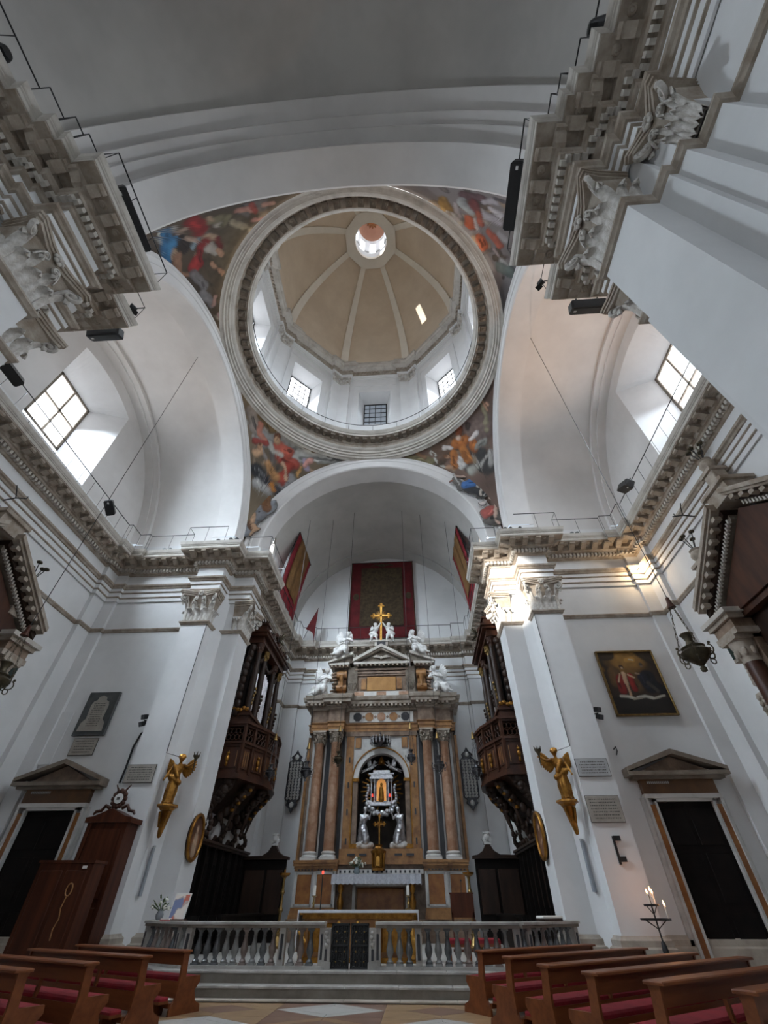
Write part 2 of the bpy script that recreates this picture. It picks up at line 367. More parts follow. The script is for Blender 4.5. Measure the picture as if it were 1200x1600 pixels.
# ---- entablature
EN = struct('trim_1', 'white and grey stone entablature with modillions running round the church')
G().sweep(PATH, [(0.02,12.15),(0.07,12.16),(0.07,12.36),(0.10,12.38)]).sweep(PATH, [(0.12,12.40),(0.12,12.60)]).sweep(PATH, [(0.17,12.64),(0.17,12.80)]).go('architrave_fascia', 'plaster', EN)
G().sweep(PATH, [(0.07,12.34),(0.12,12.36),(0.12,12.40)]).sweep(PATH, [(0.12,12.59),(0.17,12.61),(0.17,12.65)]).sweep(PATH, [(0.17,12.79),(0.22,12.80),(0.25,12.86),(0.31,12.90),(0.33,12.97),(0.05,12.99)]).go('architrave_moulding', 'stone', EN)
G().sweep(PATH, [(0.06,12.98),(0.06,13.66)]).go('frieze', 'plaster', EN)
G().sweep(PATH, [(0.06,13.62),(0.12,13.64),(0.15,13.70),(0.20,13.71),(0.20,13.86),(0.33,13.88),(0.36,13.95),(0.42,13.98),(0.42,14.17),(0.47,14.19),(0.86,14.19),(0.86,14.22),(0.83,14.24)]).go('bed_moulding', 'stone', EN)
G().sweep(PATH, [(0.83,14.24),(0.87,14.245),(0.87,14.36),(0.90,14.38),(0.90,14.42)]).sweep(PATH, [(0.91,14.43),(0.93,14.47),(0.95,14.55),(0.96,14.60),(0.0,14.66)]).sweep(PATH, [(0.90,14.415),(0.92,14.43)]).go('corona', 'stone_pale', EN)
def along(path, o, step, closed=False):
    """points and inward normals spaced along the offset path, per straight run"""
    n = len(path); out = []
    def nrm(a, b):
        d = Vector((b[0]-a[0], b[1]-a[1])).normalized(); return Vector((-d.y, d.x))
    off = []
    for i, p in enumerate(path):
        if closed or 0 < i < n-1:
            n1 = nrm(path[i-1], p); n2 = nrm(p, path[(i+1) % n]); mm = (n1+n2)/(1+n1.dot(n2))
        else: mm = nrm(*(path[:2] if i == 0 else path[-2:]))
        off.append(Vector(p)+mm*o)
    for i in range(n if closed else n-1):
        a, b = off[i], off[(i+1) % n]; d0 = Vector(path[(i+1) % n])-Vector(path[i])
        if (b-a).dot(d0) <= 0: continue
        L = (b-a).length; k = int(L/step+0.25)
        if k < 1 and L > step*0.55: k = 1
        for q in range(k): out.append((a+(b-a)*(q+0.5)/k, nrm(path[i], path[(i+1) % n])))
    return out
# modillion: scrolled bracket under the corona
mg = G(); prof = [(0,0),(0,-0.20),(-0.10,-0.21),(-0.20,-0.15),(-0.30,-0.10),(-0.36,-0.12),(-0.41,-0.08),(-0.41,0)]
mg.add([(-0.12,y,z) for y,z in prof]+[(0.12,y,z) for y,z in prof], [tuple(range(8)), tuple(range(15,7,-1))]+[(i,8+i,8+(i+1)%8,(i+1)%8) for i in range(8)])
MOD = mg.mesh('modillion'); MOD.materials.append(MATS['stone'])
rg = G(); rg.lathe([(0.0,-0.05),(0.03,-0.055),(0.045,-0.03),(0.07,-0.035),(0.095,-0.02),(0.105,0.0)], 10)
ROS = rg.mesh('rosette'); ROS.materials.append(MATS['stone'])
cnt = 0
mods = [(p, n) for p, n in along(PATH, 0.62, 0.52) if p.y > -1.6]
for p, n in mods:
    rz = math.atan2(-n.x, n.y)+PI
    b = p-n*0.20
    put('modillion', MOD, EN, loc=(b.x, b.y, 14.19), rot=(0, 0, rz))
dg = G(); rs = G()
for p, n in along(PATH, 0.27, 0.17):
    if p.y < -1.6: continue
    rz = math.atan2(-n.x, n.y)+PI
    dg.box(-0.05, 0.05, -0.06, 0.07, 13.71, 13.86, T(p.x, p.y, 0, rz))
dg.go('dentil_course', 'stone_pale', EN, kind='stuff')
# rosettes midway between neighbouring modillions
for (p, n), (q, n2) in zip(mods, mods[1:]):
    if (q-p).length < 0.8 and (n-n2).length < 0.01:
        c = (p+q)/2; put('rosette', ROS, EN, loc=(c.x, c.y, 14.185))
G().sweep(PATH, [(0.0,10.60),(0.05,10.62),(0.07,10.67),(0.11,10.70),(0.11,10.75),(0.06,10.78),(0.0,10.80)]).go('trim_2', 'stone', smooth=40, kind='structure')

# ---- Corinthian capitals
lf_path = [(0,0),(0.03,0.28),(0.06,0.56),(0.13,0.80),(0.25,0.96),(0.36,0.95),(0.40,0.83)]
lf_w = [0.42,0.5,0.54,0.5,0.42,0.30,0.12]
def leaf_mesh(w, h, o):
    g = G(); NX = 6; P = len(lf_path); vs = []
    for back in (0, 1):
        for k, (d, z) in enumerate(lf_path):
            for i in range(NX+1):
                u = -1+2*i/NX; ww = lf_w[k]*(1.0 if k % 2 else 0.86)
                vs.append((u*ww*w, -d*o-(0.07*o*(1-abs(u)*1.4) if back == 0 else -0.07*o), z*h-0.05*h*abs(u)))
    W = NX+1; fs = []
    for b in (0, 1):
        B = b*P*W
        for k in range(P-1):
            for i in range(NX):
                q = (B+k*W+i, B+k*W+i+1, B+(k+1)*W+i+1, B+(k+1)*W+i); fs.append(q if b == 0 else q[::-1])
    for k in range(P-1):
        for i in (0, NX): fs.append((k*W+i, (k+1)*W+i, P*W+(k+1)*W+i, P*W+k*W+i))
    for i in range(NX): fs.append(((P-1)*W+i, (P-1)*W+i+1, P*W+(P-1)*W+i+1, P*W+(P-1)*W+i))
    g.add(vs, fs); me = g.mesh('leaf', 60); me.materials.append(MATS['capital_stone']); return me
LEAF_LO = leaf_mesh(0.34, 0.58, 0.62); LEAF_HI = leaf_mesh(0.32, 0.94, 0.66)
vg = G(); pts = [(-0.30,0,-0.62),(-0.27,0,-0.36),(-0.19,0,-0.08),(-0.12,0,0.10)]; rr = [0.03,0.045,0.055,0.055]
for k in range(26):
    a = R(110)-k/25*3.6*PI; r_ = 0.17*(1-k/25*0.86); pts.append((r_*math.cos(a), 0, r_*math.sin(a))); rr.append(0.055*(1-0.45*k/25))
vg.tube(pts, rr, 6); vg.ell((0,0,0), (0.06,0.075,0.06), 8, 5)
VOL = vg.mesh('volute', 60); VOL.materials.append(MATS['capital_stone'])
fg = G()
for k in range(6):
    a = k*PI/3; fg.ell((0.09*math.cos(a), -0.03, 0.09*math.sin(a)), (0.06,0.05,0.06), 7, 4)
fg.ell((0,-0.06,0), 0.06, 7, 4); FLW = fg.mesh('flower', 80); FLW.materials.append(MATS['capital_stone'])
def capital(parent, x, y, ndir, w, sides=True, H=1.36):
    """ndir: plan direction the pilaster faces"""
    rz = math.atan2(ndir[1], ndir[0])+PI/2
    g = G(); h = w/2
    bell = [(h-0.04,0.0,0.0),(h-0.02,0.03,0.5),(h+0.06,0.10,0.9),(h+0.16,0.20,1.16)]
    for (a, d, z), (a2, d2, z2) in zip(bell, bell[1:]):
        g.add([(-a,-d,z),(a,-d,z),(a,0.5,z),(-a,0.5,z),(-a2,-d2,z2),(a2,-d2,z2),(a2,0.5,z2),(-a2,0.5,z2)], [(0,1,5,4),(1,2,6,5),(3,0,4,7)])
    for z0, z1, e in ((1.15,1.24,0.0),(1.24,1.31,0.04),(1.31,H+0.03,0.07)):
        pl = [(-h-0.28-e,-0.36-e),(-h-0.16-e,-0.40-e),(-h*0.5,-0.24-e),(0,-0.20-e),(h*0.5,-0.24-e),(h+0.16+e,-0.40-e),(h+0.28+e,-0.36-e),(h+0.22+e,-0.1),(h+0.16+e,0.5),(-h-0.16-e,0.5),(-h-0.22-e,-0.1)]
        g.prism(pl, z0, z1)
    c = g.go('capital', 'stone', parent, loc=(x, y, 10.79), rot=(0, 0, rz))  # darker stone on the bell stands in for shade between the leaves
    s = w/1.2
    for t in (-0.67, 0, 0.67): put('leaf', LEAF_LO, c, loc=(t*h, -0.02, 0), scale=(s, 1, 1))
    for t in (-0.36, 0.36): put('leaf', LEAF_HI, c, loc=(t*h, -0.03, 0), scale=(s*0.8, 1, 1))
    for t in (-1, 1):
        put('leaf', LEAF_HI, c, loc=(t*(h-0.03), -0.02, 0), rot=(0, 0, t*PI/4), scale=(s*0.8, 1.1, 1))
        put('volute', VOL, c, loc=(t*(h+0.13), -0.27, 1.02), rot=(0, 0, -PI/4 if t > 0 else PI+PI/4))
        put('volute', VOL, c, loc=(t*0.17, -0.2, 1.04), rot=(0, 0, 0 if t < 0 else PI), scale=(0.5, 0.8, 0.55))
        if sides:
            for yy in (0.12, 0.36): put('leaf', LEAF_LO, c, loc=(t*(h+0.0), yy, 0), rot=(0, 0, t*PI/2), scale=(0.7, 1, 1))
    put('flower', FLW, c, loc=(0, -0.24, 1.27))
    return c
for side, sg in (('right', 1), ('left', -1)):
    capital(WOBJ[side, 'far_pier'], sg*7.675, 16.45, (0, -1), 1.12)
    capital(WOBJ[side, 'far_pier'], sg*5.95, 18.0, (-sg, 0), 1.16)
    capital(WOBJ[side, 'near_pier'], sg*7.675, 4.15, (0, 1), 1.12)
    capital(WOBJ[side, 'near_pier'], sg*5.95, 2.62, (-sg, 0), 1.12)
    capital(WOBJ[side, 'nave'], sg*6.80, 1.10, (-sg, 0), 0.55, False)

# ---- arches and vaults
def arch_prof(face, back, ri, ro, dirn):
    # archivolt with mouldings on the crossing side, then soffit
    d = dirn
    return [(ro+0.1,face),(ro,face),(ro,face-0.10*d),(ro-0.06,face-0.12*d),(ro-0.12,face-0.08*d),(ro-0.14,face-0.05*d),(ro-0.36,face-0.05*d),(ro-0.38,face-0.02*d),(ri+0.06,face-0.02*d),(ri,face+0.04*d),(ri,back)]
for nm, g in (('ceiling_chancel_arch', G().arc(arch_prof(17.33,18.6,6.0,6.88,1)+[(6.5,18.6)], 0, 'y', ZS)),
              ('ceiling_nave_arch', G().arc(arch_prof(3.27,2.05,6.0,6.88,-1)+[(6.45,2.05),(6.45,1.65),(6.62,1.65),(6.62,1.33),(6.92,1.33),(6.92,0.8),(7.2,0.8)], 0, 'y', ZS)),
              ('ceiling_left_arch', G().arc(arch_prof(-7.03,-8.25,6.12,6.9,-1)+[(6.7,-8.25)], CY, 'x', ZS)),
              ('ceiling_right_arch', G().arc(arch_prof(7.03,8.25,6.12,6.9,1)+[(6.7,8.25)], CY, 'x', ZS))):
    g.go(nm, 'vault_white', smooth=30, kind='structure')
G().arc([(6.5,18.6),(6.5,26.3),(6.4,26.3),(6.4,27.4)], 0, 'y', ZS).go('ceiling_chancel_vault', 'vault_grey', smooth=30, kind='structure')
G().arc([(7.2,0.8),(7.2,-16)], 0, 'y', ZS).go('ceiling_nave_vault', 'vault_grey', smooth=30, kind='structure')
for side, sg in (('left', -1), ('right', 1)):
    G().arc([(6.7,sg*8.25),(6.7,sg*12.15),(6.5,sg*12.15),(6.5,sg*12.45),(6.42,sg*12.45),(6.42,sg*12.9)], CY, 'x', ZS).go('ceiling_%s_vault' % side, 'vault_white', smooth=30, kind='structure')
g = G(); n = 48; g.add([(6.5*math.cos(PI*i/n), 27.4, ZS+6.5*math.sin(PI*i/n)) for i in range(n+1)], [tuple(range(n+1))]); g.go('wall_back_lunette', 'plaster', kind='structure')

# ---- lunette windows of the transepts
def rect_hit(a, y0, y1, z0, z1, cy, cz):
    c, s = math.cos(a), math.sin(a); t = 1e9
    if c > 1e-9: t = min(t, (y1-cy)/c)
    if c < -1e-9: t = min(t, (y0-cy)/c)
    if s > 1e-9: t = min(t, (z1-cz)/s)
    if s < -1e-9: t = min(t, (z0-cz)/s)
    return cy+c*t, cz+s*t
def lunette(side, sg, num, pane):
    X = sg*12.9; y0, y1, z0, z1 = 8.45, 12.45, 15.62, 20.9; X2 = sg*14.2; f0, f1, h0, h1 = 9.2, 11.4, 17.0, 20.15
    cy, cz = 10.4, 18.2
    angs = sorted([2*PI*i/96 for i in range(96)]+[math.atan2(z-cz, y-cy) % (2*PI) for y in (y0, y1) for z in (z0, z1)])
    out, inn, top = [], [], []
    for a in angs:
        yi, zi = rect_hit(a, y0, y1, z0, z1, cy, cz)
        if zi > z1-0.01: zi = z1+0.35*(1-((yi-cy)/2.0)**2)
        # outer: circle of the vault or springing line
        c, s = math.cos(a), math.sin(a); b = (cy-CY)*c+(cz-ZS)*s; q = (cy-CY)**2+(cz-ZS)**2-6.6**2
        t = -b+math.sqrt(b*b-q)
        if s < 0: t = min(t, (ZS-cz)/s)
        out.append((X, cy+c*t, cz+s*t)); inn.append((X, yi, zi))
        u = (yi-y0)/(y1-y0); vv = (min(zi, z1)-z0)/(z1-z0); top.append((X2, f0+u*(f1-f0), h0+vv*(h1-h0)))
    m = len(angs); g = G().add(out+inn, [(i, (i+1) % m, m+(i+1) % m, m+i) for i in range(m)])
    wl = g.go('wall_%s_lunette' % side, 'vault_white', kind='structure')
    w_ = struct('window_%d' % num, 'deep splayed lunette window with a cross of muntins')
    G().add(inn+top, [(i, (i+1) % m, m+(i+1) % m, m+i) for i in range(m)]).go('window_reveal', 'plaster', w_)
    fr = G()
    for a, b, c, d in ((f0-0.1,f1+0.1,h0-0.1,h0+0.09),(f0-0.1,f1+0.1,h1-0.09,h1+0.1),(f0-0.1,f0+0.09,h0,h1),(f1-0.09,f1+0.1,h0,h1)):
        fr.box(X2-0.05, X2+0.05, a, b, c, d)
    fr.go('window_frame', 'stone_dark', w_)
    my, mz = (f0+f1)/2, (h0+h1)/2 if sg < 0 else h0+0.9
    G().box(X2-0.04, X2+0.04, my-0.05, my+0.05, h0, h1).go('muntin', 'stone', w_)
    G().box(X2-0.04, X2+0.04, f0, f1, mz-0.05, mz+0.05).go('muntin', 'stone', w_)
    for a, b in ((f0, my), (my, f1)):
        for c, d in ((h0, mz), (mz, h1)):
            G().box(X2+sg*0.02, X2+sg*0.04, a+0.05, b-0.05, c+0.05, d-0.05).go('pane', pane, w_)
lunette('left', -1, 1, 'pane_bright'); lunette('right', 1, 2, 'pane_bright')
# unseen nave windows behind the viewer and hidden chancel windows, added for their light
def added_window(num, c, nx, wv, hz, pane='pane_soft'):
    w_ = struct('window_%d' % num); a = Vector((-nx[1], nx[0], 0)); o = Vector(c)
    M_ = Matrix.Translation(o) @ Matrix.Rotation(math.atan2(nx[1], nx[0])-PI/2, 4, 'Z')
    G().box(-wv/2, wv/2, -0.02, 0.02, -hz/2, hz/2, M_).go('pane', pane, w_)
    fr = G()
    for x in (-wv/2, 0, wv/2): fr.box(x-0.05, x+0.05, 0.0, 0.08, -hz/2, hz/2, M_)
    for z in (-hz/2, 0, hz/2): fr.box(-wv/2, wv/2, 0.0, 0.08, z-0.05, z+0.05, M_)
    fr.go('window_frame', 'stone_dark', w_)
added_window(3, (0, -15.9, 12), (0, 1), 6, 5)
added_window(4, (-7.1, -7, 17.6), (1, 0), 4, 2.2); added_window(5, (7.1, -7, 17.6), (-1, 0), 4, 2.2)
added_window(6, (-6.14, 19.06, 17.3), (1, 0), 0.8, 2.4); added_window(7, (6.14, 19.06, 17.3), (-1, 0), 0.8, 2.4)

# ---- dome: ring cornice
DR = struct('trim_3', 'circular stone cornice with brown modillions at the foot of the dome')
C0 = (0, CY, 0)
G().lathe([(7.08,22.2),(6.97,22.3),(6.90,22.31),(6.88,22.44),(6.80,22.46),(6.79,22.60),(6.71,22.62),(6.69,22.74),(6.60,22.80),(6.55,22.86),(6.53,22.9)], 96, C0, caps=False).go('architrave', 'stone_pale', DR, 30)
G().lathe([(6.53,22.9),(6.52,23.12),(6.47,23.16),(6.45,23.22)], 96, C0, caps=False).go('frieze', 'stone', DR, 30)
G().lathe([(6.45,23.22),(6.44,23.40),(6.40,23.42),(6.02,23.42)], 96, C0, caps=False).go('soffit', 'stone', DR, 30)
G().lathe([(6.02,23.42),(6.0,23.45),(6.0,23.56),(5.95,23.58),(5.92,23.64),(5.86,23.70),(5.83,23.78),(6.6,23.84)], 96, C0, caps=False).go('corona', 'stone_pale', DR, 30)
mg = G(); mg.box(-0.13, 0.13, 0.0, 0.34, -0.20, 0.0); mg.box(-0.10, 0.10, 0.04, 0.28, -0.23, -0.20); mg.ell((0, 0.16, -0.23), (0.06,0.07,0.03), 6, 4)
MD2 = mg.mesh('modillion'); MD2.materials.append(MATS['stone_dark'])
for k in range(76):
    a = 2*PI*k/76; put('modillion', MD2, DR, loc=(6.42*math.cos(a), CY+6.42*math.sin(a), 23.42), rot=(0, 0, a+PI/2))
# ---- drum
def octo(r0, r1, tp):
    pts = []; t22 = math.tan(PI/8)
    for k in range(8):
        a = PI/2+k*PI/4
        n_ = Vector((math.cos(a), math.sin(a))); t_ = Vector((-math.sin(a), math.cos(a)))
        for t, r in ((-r1*t22, r1), (-tp, r1), (-tp, r0), (tp, r0), (tp, r1)):
            p = n_*r+t_*t; pts.append((p.x, CY+p.y))
    return pts
OCT = octo(6.38, 6.20, 1.86)
DM = struct('wall_drum', 'white octagonal drum with pilasters under the dome')
t22 = math.tan(PI/8)
def face_M(k): return Matrix.Translation((0, CY, 0)) @ Matrix.Rotation(k*PI/4, 4, 'Z')   # local: face at +y
for k in range(8):
    M_ = face_M(k); r0, r1, tp = 6.38, 6.20, 1.86; ow, z0, z1 = 1.14, 25.2, 29.3; fw, f0, f1, dp = 0.84, 26.3, 29.0, 0.95
    g = G(); Z0, Z1 = 23.7, 31.2
    def q(x0, x1, za, zb, y=r0): g.add([(x0,y,za),(x1,y,za),(x1,y,zb),(x0,y,zb)], [(0,1,2,3)], M_)
    q(-tp, -ow, Z0, Z1); q(ow, tp, Z0, Z1); q(-ow, ow, Z0, z0); q(-ow, ow, z1, Z1)
    for s in (-1, 1):
        g.add([(s*tp,r1,Z0),(s*tp,r0,Z0),(s*tp,r0,Z1),(s*tp,r1,Z1)], [(0,1,2,3)], M_)
        e = r1*t22; g.add([(s*tp,r1,Z0),(s*e,r1,Z0),(s*e,r1,Z1),(s*tp,r1,Z1)], [(0,1,2,3)], M_)
    g.go('drum_face', 'plaster', DM)
    pn = G()
    for x0, x1, za, zb in ((-1.62,-1.55,24.0,30.2),(1.55,1.62,24.0,30.2),(-1.62,1.62,30.13,30.2)): pn.box(x0, x1, r0-0.03, r0, za, zb, M_)
    pn.go('panel_moulding', 'plaster', DM)
    w_ = struct('window_%d' % (10+k))
    a = [(-ow,r0,z0),(ow,r0,z0),(ow,r0,z1),(-ow,r0,z1)]; b = [(-fw,r0+dp,f0),(fw,r0+dp,f0),(fw,r0+dp,f1),(-fw,r0+dp,f1)]
    G().add(a+b, [(i,(i+1)%4,4+(i+1)%4,4+i) for i in range(4)], M_).go('window_reveal', 'plaster', w_)
    G().box(-fw+0.02, fw-0.02, r0+dp+0.02, r0+dp+0.04, f0+0.02, f1-0.02, M_).go('pane', 'pane_dim' if k == 0 else 'pane_bright', w_)
    G().box(-fw, fw, r0+dp-0.05, r0+dp, f0, f0+0.07, M_).box(-fw, fw, r0+dp-0.05, r0+dp, f1-0.07, f1, M_).box(-fw, -fw+0.07, r0+dp-0.05, r0+dp, f0, f1, M_).box(fw-0.07, fw, r0+dp-0.05, r0+dp, f0, f1, M_).go('window_frame', 'iron', w_)
    for i in range(1, 4): G().box(-fw+2*fw*i/4-0.022, -fw+2*fw*i/4+0.022, r0+dp-0.04, r0+dp, f0, f1, M_).go('muntin', 'iron', w_)
    for i in range(1, 5): G().box(-fw, fw, r0+dp-0.04, r0+dp, f0+(f1-f0)*i/5-0.02, f0+(f1-f0)*i/5+0.02, M_).go('muntin', 'iron', w_)
    # small capitals on the corner pilasters
    for s in (-1, 1):
        cg = G(); x0 = s*2.2; cg.box(x0-0.36, x0+0.36, r1-0.10, r1, 30.15, 30.22, M_)
        cg.box(x0-0.34, x0+0.34, r1-0.06, r1, 30.22, 30.62, M_); cg.box(x0-0.42, x0+0.42, r1-0.2, r1, 30.85, 30.97, M_)
        for t in (-0.3, 0, 0.3): cg.ell((x0+t, r1-0.1, 30.45), (0.11,0.1,0.2), 7, 5, M_)
        for t in (-0.32, 0.32): cg.ell((x0+t, r1-0.14, 30.75), (0.13,0.1,0.12), 7, 5, M_)
        cg.go('pilaster_capital', 'capital_stone', DM, 60)
G().sweep(OCT, [(0.0,30.95),(0.05,30.96),(0.05,31.12),(0.09,31.14),(0.09,31.28),(0.16,31.34),(0.16,31.38)], True).go('drum_architrave', 'plaster', DM)
TR4 = struct('trim_4', 'octagonal tan stone cornice below the dome cells')
G().sweep(OCT, [(0.05,31.38),(0.05,31.7),(0.12,31.74),(0.12,31.86),(0.2,31.9)], True).go('frieze', 'stone', TR4)
G().sweep(OCT, [(0.2,31.9),(0.34,31.94),(0.5,31.98),(0.52,32.12),(0.58,32.2),(0.60,32.36),(0.30,32.42),(0.30,32.9),(0.36,32.95),(0.36,33.1),(0.2,33.12)], True).go('corona', 'stone_pale', TR4)
dg = G()
for p, n in along(OCT, 0.16, 0.22, True): dg.box(-0.06, 0.06, -0.07, 0.05, 31.74, 31.87, T(p.x, p.y, 0, math.atan2(-n.x, n.y)+PI))
dg.go('dentil_course', 'stone', TR4, kind='stuff')
# ---- dome cells, ribs, lantern
DO = struct('ceiling_dome', 'octagonal tan dome with pale ribs and a lantern')
def dprof(t):
    cx, Rr = -6.47, 12.47; a1 = math.asin(9.2/Rr); a = a1*t
    return cx+Rr*math.cos(a)+0.05, 33.0+Rr*math.sin(a)
for k in range(8):
    M_ = face_M(k); g = G()
    def f(u, v):
        r, z = dprof(v); h = r*t22; return (-h+2*h*u, r, z)
    g.quadgrid(f, 2, 24, M_); g.go('dome_cell', 'dome_tan', DO, 50)
    M2 = Matrix.Translation((0, CY, 0)) @ Matrix.Rotation(k*PI/4+PI/8, 4, 'Z'); g = G(); sec = []
    for i in range(25):
        r, z = dprof(i/24); rc = r/math.cos(PI/8); hw = 0.30-0.10*i/24
        for x, d in ((-hw,0.14),(-hw,-0.02),(hw,-0.02),(hw,0.14)): sec.append((x, rc-d-(0.05 if d > 0 else 0)-0.10, z))
    fs = []
    for i in range(24):
        for q_ in range(3): fs.append((i*4+q_, (i+1)*4+q_, (i+1)*4+q_+1, i*4+q_+1))
        fs.append((i*4+3, (i+1)*4+3, (i+1)*4, i*4))
    g.add(sec, fs, M2); g.go('rib', 'dome_rib', DO)
# oculus ring: octagon outside, circle inside
g = G(); n = 64; out = []; inn = []
for i in range(n):
    a = 2*PI*i/n; k = ((a+PI/8) % (PI/4))-PI/8; ro = 2.05/math.cos(k)
    out.append((ro*math.cos(a), CY+ro*math.sin(a))); inn.append((1.30*math.cos(a), CY+1.30*math.sin(a)))
v = [(x,y,42.4) for x,y in out]+[(x,y,41.98) for x,y in out]+[(x,y,41.98) for x,y in inn]+[(x,y,42.5) for x,y in inn]
fs = []
for b in (0, n, 2*n): fs += [(b+i, b+(i+1) % n, b+n+(i+1) % n, b+n+i) for i in range(n)]
g.add(v, fs); g.go('oculus_ring', 'dome_rib', DO)
LN = struct('wall_lantern', 'white lantern with bright windows above the dome')
G().lathe([(1.30,42.4),(1.32,43.6),(1.40,43.6)], 48, C0, caps=False).go('lantern_base', 'plaster', LN, 30)
G().lathe([(1.56,46.2),(1.30,46.22),(1.30,46.7),(1.22,46.75)], 48, C0, caps=False).go('lantern_band', 'plaster', LN, 30)
G().lathe([(1.24,46.75),(1.15,47.4),(0.9,47.95),(0.5,48.3),(0.0,48.4)], 48, C0, caps=False).go('lantern_cap', mat('cap_peach', (0.46,0.26,0.18), 0.9, (0.40,0.22,0.15), 1.0), LN, 179)
for k in range(8):
    M_ = face_M(k); M3 = M_ @ Matrix.Rotation(PI/8, 4, 'Z')
    G().box(-0.22, 0.22, 1.20, 1.5, 43.6, 46.3, M3).go('lantern_pier', 'plaster', LN)
    if k != 3: G().box(-0.48, 0.48, 1.50, 1.52, 43.6, 46.3, M_).go('pane', 'pane_lantern', LN)
g = G()
for k in range(12):
    a = k*PI/6; g.ell((0.34*math.cos(a), CY+0.34*math.sin(a), 48.22), (0.26,0.09,0.06), 6, 4, None, Matrix.Rotation(a, 3, 'Z'))
g.ell((0, CY, 48.25), (0.26,0.26,0.08)); g.go('sunburst_boss', 'orange_marble', LN, 60)
# iron handrail round the ring
HR = thing('iron_handrail', 'thin black iron handrail circling the foot of the dome', 'railing')
n = 72; G().tube([(6.0*math.cos(2*PI*i/n), CY+6.0*math.sin(2*PI*i/n), 24.55) for i in range(n)], 0.022, 5, closed=True).go('top_rail', 'iron', HR)
for k in range(24):
    a = 2*PI*k/24; G().tube([(6.0*math.cos(a), CY+6.0*math.sin(a), 23.8), (6.0*math.cos(a), CY+6.0*math.sin(a), 24.55)], 0.013, 4).go('post', 'iron', HR)
